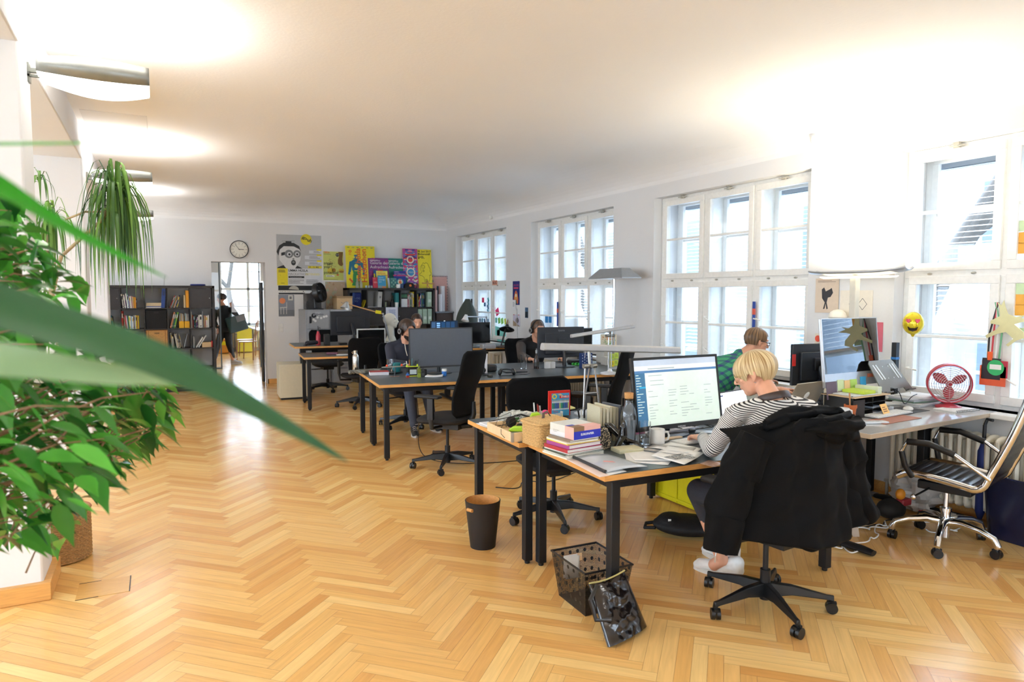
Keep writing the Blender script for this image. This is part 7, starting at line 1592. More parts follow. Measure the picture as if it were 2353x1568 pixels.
s=Sheet(.12,.16);s.rect(0,0,1,1,1,1);poster(s,'card','grey card carrying the sticky notes by the slim lamp',['#bdbdbb','#c2c2c0'],(4.66,6.42,ZT_),R(-12),cat='card')
s=Sheet(.20,.14,th=.006);s.rect(0,0,1,1,1,1);r_=random.Random(3)
for k in range(60):x,z=r_.uniform(.08,.88),r_.uniform(.08,.85);s.rect(x,z,x+.06,z+.06,2 if z>.5 else 3,2+k%4)
poster(s,'picture_card','colourful framed picture card by the wall beyond the lamps',['#e9e6e0','#e6ddc4','#e08a4a','#7fb06a'],(5.02,7.02,.96),R(-30),cat='picture');bx('shelf_box','pale box under the colourful picture card','box',(5.02,7.05,.742),(.2,.2,.215),M('#d5d2ca',.6),R(-6),.003)
monitor('monitor','black monitor on an arm stand seen from behind, on the raised desk',(2.68,10.62,1.155),.62,.37,92,.832,bezel=M('#1e1f24',.45),stand='arm',backm=M('#202128',.45))
monitor('monitor','older silver-framed screen on the lower rear desk',(2.82,9.94,.955),.43,.28,268,.742,bezel=M('#c9cac8',.4),fb=.018,chin=.022)
m=MB();P_=T(1.985,10.38,.832);m.M=P_@RZ(R(25));m.cyl((-.01,0,.045),(.16,.0,.05),.036,.028,n=18);m.cyl((-.03,0,.045),(-.01,0,.045),.03,.036,n=18);m.tube([(.0,0,.04),(-.06,-.05,.025),(-.12,-.08,.02)],[.02,.018,.016],12);tag(m.build('hair_dryer',M('#1d1d28',.35)),'black hair dryer lying on the raised desk','hair dryer')
t=thing('spray_bottle','red metal bottle with black spout on the raised desk','bottle',(2.17,10.55,.832));m=MB();m.lathe([(.001,0),(.034,0),(.035,.01),(.035,.15),(.02,.19),(.018,.21),(.001,.21)],n=24);m.build('body',M('#b8283a',.25),t);m=MB();m.lathe([(.016,.21),(.016,.235),(.006,.25),(.005,.29),(.001,.29)],n=16);m.tube([(0,0,.25),(.03,0,.27),(.03,0,.24)],.004,6);m.build('spout',M('#25262a',.4),t)
bx('speaker','black slim speaker beside the red bottle','speaker',(2.27,10.42,.832),(.085,.09,.17),BLK,R(-5),.006)
bx('desk_phone','small black device on the raised desk beneath the monitor','device',(2.52,10.46,.832),(.12,.08,.03),BLK,R(5),.006)
bx('pen_case','dark red pen case on the lower rear desk','pen case',(2.22,9.86,ZT_),(.16,.045,.03),M('#6a3a4a',.5),R(-25),.008);bx('paper','white paper strip on the lower rear desk','paper',(2.36,9.72,ZT_),(.22,.12,.006),PAP,R(-10),0)
t=thing('desk_clutter','white and green small packets heaped at the right of the lower rear desk','packets',(3.05,9.92,ZT_));t['kind']='stuff';m=MB();m.grid(lambda u,v:crump(u,v,(.16,.09,.07),3),28,14,cu=True);m.build('packets',M('#cfd6d4',.5,var=.2,scale=9),t)
monitor('monitor','screen lit with a dark blue editing program, at the back',(3.72,9.28,1.09),.43,.26,270,.80,fb=.008,chin=.01,front=None,bezel=M('#15171c',.4))
def edit_screen(o):
 pass
monitor('monitor','plain black monitor before the far window, beside the lit blue screen',(4.26,9.42,1.02),.52,.32,268,.80,bezel=M('#101116',.4))
so_=[o for o in COL.objects if o.name.startswith('screen')and o.parent and 'editing' in o.parent.get('label','')][0];so_.data.materials[0]=M('#0c1c30',.3,emit=.8)
m=MB();par=so_.parent
for k in range(5):m.bb((-.20+k*.075,-.0035,.01),(-.14+k*.075,-.003,.11),0 if k else 1)
for k in range(5):m.bb((-.20+k*.075,-.0035,-.10),(-.135+k*.075,-.003,-.01),0)
for k in range(3):m.bb((-.12,-.004,.08-k*.03),(-.07,-.0035,.098-k*.03),2)
m.bb((-.01,-.0045,.122),(.01,-.004,.128),3);o=m.build('screen_panels',[M('#123252',.3,emit=.8),M('#27405e',.3,emit=.9),M('#6a92c4',.3,emit=1.),M('#e0e8f0',.3,emit=1.)],par,smooth=0);o.location=(0,0,1.09-.80)
bx('printer','small silver box with slots left of the keyboard on the far desk','device',(4.34,9.12,.80),(.2,.16,.07),M('#b9bcc2',.35,.4),R(-6),.008);keyboard('dark keyboard lying on the desk by the far window',(4.78,9.26,.80),R(-8),.36,.13,key='#2b2c30',base='#8a8c90')
m=MB();r_=random.Random(9)
for k in range(6):m.tube([(4.56+r_.uniform(-.1,.3),9.0+r_.uniform(0,.3),.81+r_.uniform(0,.03))for _ in range(5)],.003,6)
tag(m.build('cable_tangle',M('#6a5a50',.5)),'tangle of thin cables on the desk by the far window','cable')
t=thing('hooded_coat','dark olive coat hanging on a stand in front of the farthest window','coat',(5.0,11.3,0));m=MB();m.cyl((0.06,0,0),(.06,0,1.52),.016,n=10);m.build('stand',M('#3a3c38',.5),t);m=MB();m.grid(lambda u,v:((-.02+.16*math.cos(2*math.pi*u)*(.25+.9*math.sin(min(1,v*1.3)*math.pi*.62))*(1+.1*math.sin(8*math.pi*u+v*4))-.03*v),.13*math.sin(2*math.pi*u)*(.4+.6*math.sin(min(1,v*1.4)*math.pi*.5)),1.52-.62*v-(.0 if v>.02 else 0)),28,20,cu=True);m.build('coat',M('#3b423c',.8),t,smooth=80)
# # RIGHT DESK, FLOOR AND WINDOW THINGS
ZB=.786
def imac_front(m,w,h,dz):
 z0,z1=dz-h/2,dz+h/2;m.poly([(-w/2,-.001,z0),(w/2,-.001,z0),(w/2,-.001,z1),(-w/2,-.001,z1)])
imac_front.mats=[M('#050507',.02,spec=.9,coat=1.)]
SIL=M('#c9cbce',.3,.6)
t=monitor('all_in_one_computer','big glossy all-in-one computer with a silver chin covered in sticky notes',(4.31,3.13,1.20),.62,.475,272,ZB,tilt=6,front=imac_front,bezel=SIL,fb=.006,chin=.095,backm=SIL,smat=SIL,standoff=.07)
t['category']='computer';TM=T(0,0,1.195-ZB)@RX(R(-6))
for k,(x,z,w,h,c,nm)in enumerate(((-.25,-.25,.11,.12,'#6a5a68','photo'),(-.15,-.22,.07,.075,'#d8e6b4','pale green'),(-.075,-.235,.07,.09,'#f0c890','peach'),(-.01,-.23,.08,.085,'#bfe070','lime'),(.10,-.215,.065,.08,'#3fa8dc','blue'),(.19,-.17,.07,.025,'#f08868','salmon'),(.235,-.14,.04,.012,'#f07858','red'))):
 m=MB(TM);m.bb((x-w/2,-.008,z-h/2),(x+w/2,-.006,z+h/2));m.build('sticky_note',M(c,.6),t,label=nm+' note stuck to the chin')
monitor('monitor','black monitor with rounded back and red tag, left of the all-in-one computer',(4.55,3.62,1.06),.48,.32,84,.768,bezel=M('#17181b',.4),backm=M('#25282e',.4))
m=MB();m.box((0,0,0),(.035,.004,.09));o=m.build('red_tag',M('#e0281c',.4));o.location=(4.295,3.60,1.10);tag(o,'red tag stuck on the side of the black rounded-back monitor','tag')
t=thing('desk_organizer','black laser-cut letter tray organizer under the all-in-one computer','organizer',(4.19,3.02,ZB),R(3));m=MB()
for z in(0,.045,.09,.13):m.box((.03,0,z+.003),(.34,.22,.005))
for x in(-.16,.06,.20):m.box((x,0,.067),(.005,.21,.134))
m.build('trays',M('#15120f',.5),t);m=MB();m.box((.03,0,.136),(.40,.25,.005));m.build('top_board',M('#d3b48c',.6),t);m=MB();m.prism([(-.17,-.112),(-.05,-.112),(-.05,-.118),(-.17,-.118)],.0,.12);m.build('front_panel',M('#241a12',.5),t)
for k,(x,z,c,w,h,nm)in enumerate(((.0,.139,'#d8dde0',.26,.008,'grey papers'),(.03,.148,'#c8e04a',.13,.02,'lime notepad'),(.13,.139,'#dfe6c8',.05,.05,'clear cup'),(.10,.05,'#8a96a8',.12,.01,'grey papers'),(.12,.008,'#aab4c4',.12,.012,'pale papers'))):bx('organizer_item','%s in the black desk organizer, %s'%(nm,('on the top board','topmost, angled','at the top right','on the middle shelf','on the bottom shelf')[k]),'papers',(4.19+x,3.0,ZB+z),(w,.16,h),M(c,.5),R(4*k),.002)
s=Sheet(.09,.085);s.rect(0,0,1,1,1,1);s.lines(.15,.8,.3,.8,3,2,2);poster(s,'sticky_note','orange handwritten note leaning before the organizer',['#f2bb5c','#f4c068','#8a5a2a'],(4.33,2.86,ZB),R(10),-25,cat='sticky note')
jar('terracotta_pot','small terracotta pot with a pencil and pens before the organizer',4.03,2.92,ZB,[(.001,0),(.028,0),(.036,.07),(.040,.07),(.040,.092),(.034,.092),(.03,.01),(.001,.01)],M('#b5602f',.7),'pot')
for k,(c,h)in enumerate((('#c08a5a',.17),('#3a4a44',.14),('#6a7078',.145))):m=MB();m.cyl((0,0,.02),((k-1)*.014,0,h),.005,n=8);o=m.build('pencil',M(c,.5));o.location=(4.03,2.92,ZB);tag(o,('brown pencil','dark green pen','grey pen')[k]+' in the terracotta pot','pen')
t=thing('mug','white mug half hidden by the coat hood on the glossy desk','mug',(3.93,2.90,ZB));m=MB();m.lathe([(.001,0),(.034,0),(.038,.08),(.036,.08),(.032,.006),(.001,.006)],n=24);m.build('cup',WHT,t);m=MB();m.tube([(.034,-.01,.07),(.058,-.02,.06),(.06,-.02,.035),(.036,-.01,.018)],.006,8);m.build('handle',WHT,t)
keyboard('white flat keyboard on the brown mat of the glossy desk',(4.36,2.88,ZB+.004),R(5),.42,.12);bx('leather_mat','reddish-brown leather mat under the flat keyboard','mat',(4.24,2.76,ZB),(.42,.14,.003),M('#a8664a',.5),R(4),.001);keyboard('second pale keyboard behind the mouse',(4.78,3.16,ZB),R(-12),.30,.11)
bx('crumpled_wrapper','crumpled clear wrapper at the near edge of the glossy desk','wrapper',(4.02,2.74,ZB),(.16,.06,.012),M('#d9dde2',.2,bump=.6,scale=60),R(-20),.004)
t=thing('computer_mouse','white computer mouse on the glossy desk','mouse',(4.66,2.93,ZB),R(25));m=MB();m.sph((0,0,.012),(.06,.033,.018),20);m.build('shell',WHT,t)
bx('mouse_pad','dark mouse pad under the white mouse','mouse pad',(4.66,2.95,ZB-.0),(.26,.2,.002),M('#3a3c40',.6),R(4),0)
for k in range(2):bx('usb_adapter',('grey-blue','white')[k]+' little adapter block by the pale keyboard','adapter',(4.50+k*.05,3.0-.02*k,ZB),(.035,.025,.03),M(('#5a6a84','#e4e8ee')[k],.4),R(20),.003)
t=thing('laptop_stand','grey perforated metal laptop stand tilted on a black pole','laptop stand',(4.62,3.06,ZB));P_=T(.0,0,.235)@RZ(R(5))@RX(R(62));m=MB(P_)
pl=[(-.17,-.12),(-.07,-.12),(-.06,-.10),(.12,-.10),(.13,-.12),(.22,-.12),(.14,.10),(.12,.12),(-.16,.12),(-.18,.10)];m.prism(pl,0,.006);m.build('plate',M('#77736b',.4,.3),t);m=MB(P_)
for x,a in((-.12,20),(-.085,20),(.09,20),(.125,20)):m.box((x,.03,.007),(.014,.12,.002),rz=R(a))
for x,y in((-.03,.07),(.04,.07),(-.02,-.02),(.05,-.02)):m.box((x,y,.007),(.008,.008,.002))
m.build('slots',M('#e8ecee',.4),t);m=MB();m.tube([(.05,.02,.21),(.25,.18,.22),(.38,.22,.22)],.012,8);m.build('arm',BLK,t);m=MB(P_);m.box((-.12,-.125,.015),(.09,.01,.03));m.build('lip',M('#5f5c56',.4,.3),t);m=MB(P_);m.box((.175,-.125,.015),(.09,.01,.03));m.build('lip',M('#5f5c56',.4,.3),t)
t=thing('monitor_pole','square black monitor pole with a blue band, behind the laptop stand','pole',(5.0,3.26,ZB-.002));m=MB();m.box((0,0,.225),(.038,.038,.45));m.build('pole',BLK,t);m=MB();m.box((0,0,.33),(.042,.042,.018));m.build('blue_band',M('#2f7ac0',.4),t);m=MB();m.box((0,0,.005),(.12,.1,.01));m.build('clamp',BLK,t)
t=thing('balloon','round yellow foil balloon with heart eyes and a smile, on a stick','balloon',(5.0,3.13,ZB));m=MB(T(0,0,.60));m.sph((0,0,0),(.070,.072,.085),24);m.cyl((0,0,-.075),(0,0,-.10),.02,.006,n=12);m.build('foil',M('#e6cf2e',.15,.35),t)
D_=frame_of((-.86,-.50,0)).to_4x4();
def bfeat(pts,mi,mat,nm):
 m=MB()
 vs=[]
 for x,z in pts:
  y=.075*math.sqrt(max(0.01,1-(x/.072)**2-(z/.085)**2))+.004;vs.append(tuple(T(0,0,.60)@D_@V((x,y,z))))
 m.poly(vs);m.build(nm,mat,t,smooth=0,solid=.002)
hpt=[(16*math.sin(a)**3,13*math.cos(a)-5*math.cos(2*a)-2*math.cos(3*a)-math.cos(4*a))for a in[2*math.pi*k/26 for k in range(26)]]
for s_ in(-1,1):bfeat([(s_*.030+.0012*x*.8,.020+.0012*z)for x,z in hpt],0,M('#e0506e',.3),'heart_eye')
bfeat([(-.035,-.022),(-.015,-.034),(.015,-.034),(.035,-.022),(.026,-.05),(.0,-.060),(-.026,-.05)],0,M('#2a1a14',.4),'mouth')
m=MB();m.cyl((0,0,0),(0,0,.51),.003,n=6);m.build('stick',WHT,t)
for k in range(6):bx('paper_stack','%s sheet bundle up in the messy paper pile behind the mouse'%ORD[k],'papers',(4.98+rnd.uniform(-.03,.03),3.08+rnd.uniform(-.02,.02),ZB+.012*k),(.30-.01*k,.21,.011),M(('#c9ccd2','#dcdee0','#7f9a88','#b9bec6','#e6e7e9','#eeeeef')[k],.6),rnd.uniform(-.25,.25),.001,'messy paper pile on the glossy desk')
t=thing('spiral_notebook','open spiral notebook before the red fan','notebook',(4.99,2.79,ZB),R(-3));m=MB();m.box((0,0,.005),(.26,.16,.009));m.build('pages',PAP,t);m=MB()
for k in range(16):m.tube([(-.12+k*.016,-.08+.006*math.cos(a),.006+.008*math.sin(a))for a in[2*math.pi*j/8 for j in range(8)]],.0015,5,closed=True)
m.build('spiral',BLK,t)
REDF=M('#c0414e',.35)
fan('round dusty-red metal desk fan at the window',(5.05,2.88,ZB),R(-52),.135,REDF,M('#d9c4c8',.3,.6),3,.09,.04,4,style='drum')
for k,(x,c,w,h)in enumerate(((4.56,'#23262e',.05,.32),(4.62,'#b9b2d6',.02,.30),(4.65,'#e6e6ea',.02,.31),(4.69,'#2f3a60',.03,.30),(4.74,'#b9a428',.025,.27))):bx('binder','%s binder standing behind the laptop stand'%('black','lilac','white','navy','mustard')[k],'binder',(x+.03,3.48,.766),(w,.24,h),M(c,.5),R(3),.002,'binders behind the laptop stand')
bx('archive_box','cream box with a hole behind the chin of the all-in-one computer','box',(4.47,3.34,ZB-.02),(.20,.12,.24),M('#d9cbb0',.6),R(8),.003)
wire('cable','black cable arching over the papers on the glossy desk','cable',[(4.44,3.10,ZB+.01),(4.5,3.05,ZB+.15),(4.62,2.98,ZB+.16),(4.66,2.96,ZB+.02),(4.8,3.0,ZB+.08),(4.95,3.05,ZB+.08)],.003,BLK)
def onwall(s,name,label,cols,px,x=XW-.003,cat='poster',group=None):
 p=ax(*px,x);o=poster(s,name,label,cols,tuple(p),R(-90),cat=cat,group=group);return o
s=Sheet(.235,.30);s.rect(0,0,1,1,1,1);s.lines(.1,.9,.88,.95,2,2,2);s.pol([(.35,.1),(.42,.3),(.30,.42),(.28,.68),(.38,.74),(.45,.62),(.62,.68),(.70,.72),(.76,.58),(.66,.46),(.55,.44),(.5,.3),(.56,.12),(.5,.1),(.46,.26),(.42,.12)],3,2)
onwall(s,'poster','framed print of a dark figure, on the wall by the curved silver lamp',['#3a3a3e','#dcc9b4','#a08c7c','#2c2a2e'],(1899,719))
s=Sheet(.30,.22);s.rect(0,0,1,1,1,1)
for cx in(.42,.70):
 for(a,b)in(((-.13,0),(0,.22)),((0,.22),(.13,0)),((.13,0),(0,-.22)),((0,-.22),(-.13,0))):
  p,q=V((cx+a[0],.48+a[1],0)),V((cx+b[0],.48+b[1],0));s.pol([(p.x-.008,p.y),(q.x-.008,q.y),(q.x+.008,q.y),(p.x+.008,p.y)],2,2)
onwall(s,'sheet','white sheet with two outlined diamonds behind the lamp post',['#e9e1d2','#ece4d6','#3a4048'],(1966,728),cat='poster')
s=Sheet(.13,.24);s.rect(0,0,1,1,1,1);onwall(s,'poster','pink sheet peeking out right of the all-in-one computer',['#d8687a','#d8687a'],(2010,808));s=Sheet(.06,.09);s.circ(.5,.5,.48,1,1);onwall(s,'sticker','round red sticker on the wall left of the all-in-one computer',['#e8dccb','#e0543c'],(1879,790),cat='sticker')
jar('globe_lamp','white globe of a small wall lamp above the all-in-one computer',5.12,3.86,1.36,[(.001,0),(.05,.012),(.075,.05),(.06,.09),(.03,.11),(.001,.115)],M('#f2ede2',.4),'lamp')
s=Sheet(.235,.385);s.rect(0,0,1,1,1,1);s.tx('DER LÖWE',.16,.80,.035,2,k=2);s.rect(.15,.68,.85,.74,2,2);s.pol([(.2,.05),(.15,.25),(.3,.5),(.5,.62),(.7,.5),(.85,.25),(.8,.05)],3,2);s.circ(.5,.34,.22,4,3);s.circ(.5,.40,.12,5,4);s.pol([(.35,.05),(.5,.25),(.65,.05)],6,4)
onwall(s,'poster','tall dark blue lion poster between the two far windows',['#1c2a78','#1c2a78','#d8406a','#c9653c','#e0a050','#e8e0c8','#3a8a6a'],(1186,701));s=Sheet(.12,.16);s.rect(0,0,1,1,1,1);s.lines(.2,.8,.3,.8,4,2,2);onwall(s,'note','white note overlapping the bottom of the lion poster',['#e6e6ea','#e6e6ea','#9a9aa0'],(1181,712),XW-.012,'note')
s=Sheet(.24,.19);s.rect(0,0,1,1,1,1);s.pol([(0,.5),(1,0),(0,0)],2,2);s.circ(.6,.5,.2,3,3);s.rect(.05,.94,.2,1,4,3);s.rect(.75,.94,.9,1,4,3);onwall(s,'photo','photo with red tape corners below the lion poster',['#c9c6d8','#cdc9dc','#a8947c','#5a4a50','#e0544c'],(1187,750),cat='photo');s=Sheet(.10,.165);s.rect(0,0,1,1,1,1);s.rect(.05,.05,.95,.6,2,2);onwall(s,'photo','narrow dark photo card beside the window with the open casement',['#3f5a7a','#4a6a8c','#23303c'],(1210,731),cat='photo')
m=MB();m.cyl((XW-.012,9.78,.85),(XW-.012,9.80,1.37),.006,n=6);tag(m.build('cable',M('#c9c9c9',.5)),'thin grey cable running down the wall under the lion poster','cable')
NC={'pink':'#f0407a','light blue':'#7cc4dc','slate blue':'#5a8ab0','green':'#8fd870','lime':'#d6e060','pale green':'#d4ecc0','orange':'#f2b24a','aqua':'#8adcd6','blue':'#2f8ad0','teal':'#4fb0b8'}
def pane_note(c,px,w,h,where,x=XW+.115,tl=0,gp=None):
 p=ax(*px,x);m=MB(RY(0));m.box((0,0,0),(.0015,w,h),rot=Matrix.Rotation(R(tl),3,'X'));o=m.build('sticky_note',M(NC[c],.6));o.location=p;tag(o,'%s sticky note, %s'%(c,where),'sticky note',gp)
FW_='sticky notes on the farthest window'
for c,px,w,h,tl,wh in(('pink',(1110,690),.10,.09,0,'highest pink one, middle bay of the farthest window'),('slate blue',(1114,700),.08,.07,0,'under the highest pink note'),('teal',(1122,689),.05,.08,-30,'beside the highest pink note'),('light blue',(1122,697),.05,.09,-35,'second in the slanting column'),('slate blue',(1121,706),.05,.09,-35,'third in the slanting column'),('light blue',(1121,715),.05,.08,-35,'lowest in the slanting column'),('pink',(1136,705),.07,.10,-20,'upper pink one, right bay of the farthest window'),('pink',(1135,716),.07,.10,-20,'left of the two lower pink notes'),('pink',(1143,717),.13,.12,-25,'biggest pink one, right bay'),('slate blue',(1103,736),.07,.07,0,'left end of the bottom row'),('light blue',(1108,736),.07,.07,0,'second in the bottom row'),('slate blue',(1113,737),.06,.08,-20,'third in the bottom row'),('slate blue',(1121,738),.06,.08,0,'fourth in the bottom row'),('aqua',(1138,736),.16,.09,0,'at the left of the green row'),('green',(1147,737),.09,.10,-15,'first of the green row'),('green',(1154,738),.09,.10,-15,'second of the green row'),('lime',(1161,739),.07,.10,-15,'last of the green row'),('aqua',(1140,763),.30,.20,5,'large sheet above the sill, left'),('aqua',(1152,772),.34,.22,-5,'large sheet above the sill, right')):pane_note(c,px,w,h,wh,tl=tl,gp=FW_)
for c,px,wh in(('pale green',(2340,520),'top of the upper pane, window by the chrome chair'),('orange',(2340,547),'under the top pale green one, window by the chrome chair'),('orange',(2340,571),'third down in the upper pane by the chrome chair'),('pale green',(2336,664),'top of the lower pane, window by the chrome chair'),('orange',(2336,689),'second down in the lower pane by the chrome chair'),('orange',(2336,713),'third down in the lower pane by the chrome chair'),('pale green',(2338,766),'lowest in the lower pane by the chrome chair')):pane_note(c,px,.105,.075,wh,XW+.114)
for k,px in enumerate(((1256,733),(1264,733))):pane_note('blue',px,.09,.12,('left','right')[k]+' dark blue square behind the hoodie man',XW+.115)
for k,(px,lab)in enumerate((((1732,728),'blue ribbon with orange print hanging from the window behind the blonde woman'),((1281,722),'long blue ribbon hanging from the window behind the hoodie man'))):
 p=ax(*px,XW+.07);m=MB();m.box((0,0,0),(.006,.035,.30 if k==0 else .36));m.box((0,0,.05),(.008,.036,.06),mi=1);o=m.build('ribbon',[M('#2a4aa0',.5),M('#e0604a',.5)],smooth=0);o.location=p;tag(o,lab,'ribbon')
m=MB();m.box((0,0,0),(.002,.2,.085));o=m.build('sign',M('#e8a890',.5));o.location=ax(1137,650,XW+.095);tag(o,'small salmon paper sign with a dark stamp on the far window','sign');m=MB();m.M=RZ(R(-90))@RX(R(90));m.text('BLOC',.06,T(0,-.022,.002),0,'CENTER',bold=.002);m.build('lettering',M('#4a2a28',.5),o,smooth=0)
t=thing('lanyards','bunch of lanyards with badges hanging from the window handle','lanyards',tuple(ax(2292,695,XW+.05)));b0=t.location
for k,(dx,c,nm)in enumerate(((-.012,'#2a2426','dark'),(0,'#c9404a','red'),(.012,'#e6e6e4','white'),(.024,'#6fae84','green'))):m=MB();m.tube([(0,dx*.5,0),(-.01,.01-dx*2.2,-.22),(-.012,.015-dx*2,-.40)],.007,6,flat=.3);m.build('lanyard',M(c,.6),t,label=nm+' lanyard')
for k,(y,z,w,h,c,nm)in enumerate(((.0,-.52,.17,.14,'#e0603a','orange card'),(.01,-.47,.12,.15,'#26252b','black card'),(.05,-.48,.05,.13,'#d8c4b8','beige card'),(-.06,-.47,.07,.12,'#c0344a','crimson card'))):m=MB();m.box((-.018-.002*(k==1),y,z),(.002,w,h));m.build('badge',M(c,.5),t,label=nm)
m=MB();m.M=T(-.024,-.02,-.46)@RY(R(90));m.lathe([(.001,-.001),(.055,-.001),(.055,.001),(.001,.001)],n=28);m.build('badge',M('#35b46a',.5),t,label='round green badge');m=MB();m.box((-.026,-.02,-.455),(.001,.075,.035));m.build('badge_label',WHTP,t);m=MB();m.box((-.02,.02,-.38),(.01,.03,.06));m.build('orange_clip',M('#f0642a',.4),t)
t=thing('deer_ornament','flat gold leaping deer ornament hanging on the window','ornament',tuple(ax(2312,745,XW+.03)));DP=[(-.10,.02),(-.04,.055),(-.045,.10),(-.06,.15),(-.035,.13),(-.02,.165),(-.01,.12),(.01,.07),(.06,.05),(.12,.07),(.09,.045),(.16,.03),(.09,.015),(.05,.0),(.11,-.05),(.12,-.09),(.07,-.11),(.02,-.155),(.005,-.145),(.05,-.10),(.0,-.055),(-.05,-.07),(-.12,-.105),(-.13,-.085),(-.06,-.04),(-.04,-.01),(-.10,.0)]
m=MB(RY(R(-90))@RZ(R(-90)));m.prism(DP,-.002,.002);m.build('deer',M('#d8cf9a',.4,.3),t,smooth=0)
for k,px in enumerate(((1127,500),(1871,322))):
 t=thing('sensor',('small white detector on the ceiling edge at the far end','white detector on the ceiling edge above the middle windows')[k],'detector',tuple(ax(*px,XW-.05)));m=MB();m.lathe([(.001,-.035),(.022,-.03),(.034,0),(.034,.03),(.001,.03)],n=20);m.build('body',WHT,t);m=MB();m.cyl((0,0,0),(.06,0,.02),.012,n=10);m.build('mount',WHT,t)
t=thing('waste_bin','tapered black wooden waste bin with a handle slot, beside the left desk legs','bin',(1.80,3.86,0));m=MB();m.lathe([(.001,0),(.080,0),(.113,.30),(.108,.302)],n=48,caps=False);m.build('shell',M('#141212',.55,var=.2,stretch=(3,3,.3)),t)
m=MB();m.lathe([(.107,.302),(.075,.006),(.001,.005)],n=48,caps=False);m.build('wood_lining',M('#c98f4c',.45,var=.2,stretch=(2,2,12)),t);m=MB(T(0,0,.258)@RZ(R(-160)));m.tube([(.113,-.022,0),(.1115,0,0),(.113,.022,0)],.011,10,flat=1);m.build('handle_slot',M('#c98f4c',.5),t)
def lattice(col=('#120f0e')):
 m=bpy.data.materials.new('perforated_basket');m.use_nodes=True;nt=m.node_tree;b=nt.nodes['Principled BSDF'];b.inputs['Base Color'].default_value=(*lin(col),1);b.inputs['Roughness'].default_value=.45;L=nt.links.new
 uv=nt.nodes.new('ShaderNodeUVMap');v=nt.nodes.new('ShaderNodeTexVoronoi');v.feature='DISTANCE_TO_EDGE';v.inputs['Scale'].default_value=1;v.inputs['Randomness'].default_value=.35;mp=nt.nodes.new('ShaderNodeMapping');mp.inputs['Scale'].default_value=(24,18,1);L(uv.outputs[0],mp.inputs[0]);L(mp.outputs[0],v.inputs['Vector']);v.inputs['Scale'].default_value=2.2
 g=nt.nodes.new('ShaderNodeMath');g.operation='LESS_THAN';g.inputs[1].default_value=.17;L(v.outputs['Distance'],g.inputs[0]);w=nt.nodes.new('ShaderNodeTexVoronoi');w.inputs['Randomness'].default_value=0;w.inputs['Scale'].default_value=.25;L(mp.outputs[0],w.inputs['Vector']);h=nt.nodes.new('ShaderNodeMath');h.operation='LESS_THAN';h.inputs[1].default_value=.2;L(w.outputs['Distance'],h.inputs[0]);mx=nt.nodes.new('ShaderNodeMath');mx.operation='MAXIMUM';L(g.outputs[0],mx.inputs[0]);L(h.outputs[0],mx.inputs[1]);L(mx.outputs[0],b.inputs['Alpha']);return m
BK=[V((*az(x,y,z)[:2],z))for x,y,z in((1277,1378,0),(1344,1436,0),(1452,1372,0),(1380,1322,0))];cb=V((1.90,2.86,0));q4=[(-.10,.17),(-.13,-.15),(.12,-.17),(.16,.15)]
bo=[V((a*.88,b*.86,.002))for a,b in((-.13,.155),(-.13,-.155),(.13,-.155),(.13,.155))];to=[V((a*1.08,b*1.1,.235))for a,b in((-.13,.155),(-.13,-.155),(.13,-.155),(.13,.155))]
t=thing('perforated_basket','dark perforated rectangular basket with cut-out handles at the desk leg','basket',(1.965,2.885,0),R(-2));LT=lattice();
for k in range(4):
 a,b,c,d=bo[k],bo[(k+1)%4],to[(k+1)%4],to[k];m=MB();N=12;hx=(.32,.68)if k in(1,3)else(2,3)
 for i in range(N):
  for j in range(6):
   u0,u1,v0,v1=i/N,(i+1)/N,j/6,(j+1)/6
   if hx[0]<(u0+u1)/2<hx[1]and j==4:continue
   b_=m._add([tuple(a.lerp(b,u).lerp(d.lerp(c,u),v))for u,v in((u0,v0),(u1,v0),(u1,v1),(u0,v1))],[(0,1,2,3)])
   for n_,(u,v)in enumerate(((u0,v0),(u1,v0),(u1,v1),(u0,v1))):m.uvs[b_+n_]=(u+k*.3,v)
 m.build('side_panel',LT,t,smooth=0)
m=MB();m.tube(to,.006,8,closed=True);m.build('rim',M('#120f0e',.4),t);m=MB();m.poly(bo);m.build('bottom',M('#1a1412',.5),t,solid=.003)
for k in range(2):sheet('paper',('front','rear')[k]+' white paper standing in the perforated basket','paper',[(1.87,2.98+.02*k),(1.95,2.97+.02*k),(1.95,2.972+.02*k),(1.87,2.982+.02*k)],.1,PAP,.12)
t=thing('leather_tote','shiny black leather tote bag slumped against the perforated basket','bag',(1.90,2.52,0));m=MB()
Bq=[V((*az(1396,1490,0)[:2],.004)),V((*az(1486,1440,0)[:2],.004)),V((0,0,0)),V((0,0,0))];d0=ay(1434,1312,2.60);d1=ay(1352,1342,2.62);Bq[2],Bq[3]=d0,d1;Bq=[p-V((1.90,2.52,0))for p in Bq]
def toteF(u,v,sd):
 p=Bq[0].lerp(Bq[1],u).lerp(Bq[3].lerp(Bq[2],u),v);n=V((-.25,-.85,.35));b=math.sin(math.pi*min(1,max(0,u)))**.5*(.045*(1-v)**.6+.010);w=.016*NZ((u*4,v*5,sd))+.008*NZ((u*11,v*11,2))
 p=p+n*(b*sd+w*math.sin(math.pi*u));p.z=max(.002,p.z-.02*math.sin(math.pi*u)*(v>.9));return tuple(p)
m.grid(lambda u,v:toteF(u,v,1),36,36);m.grid(lambda u,v:toteF(1-u,v,-1),36,36);m.build('body',M('#17100f',.2,bump=.08,scale=30,coat=.3),t,smooth=80)
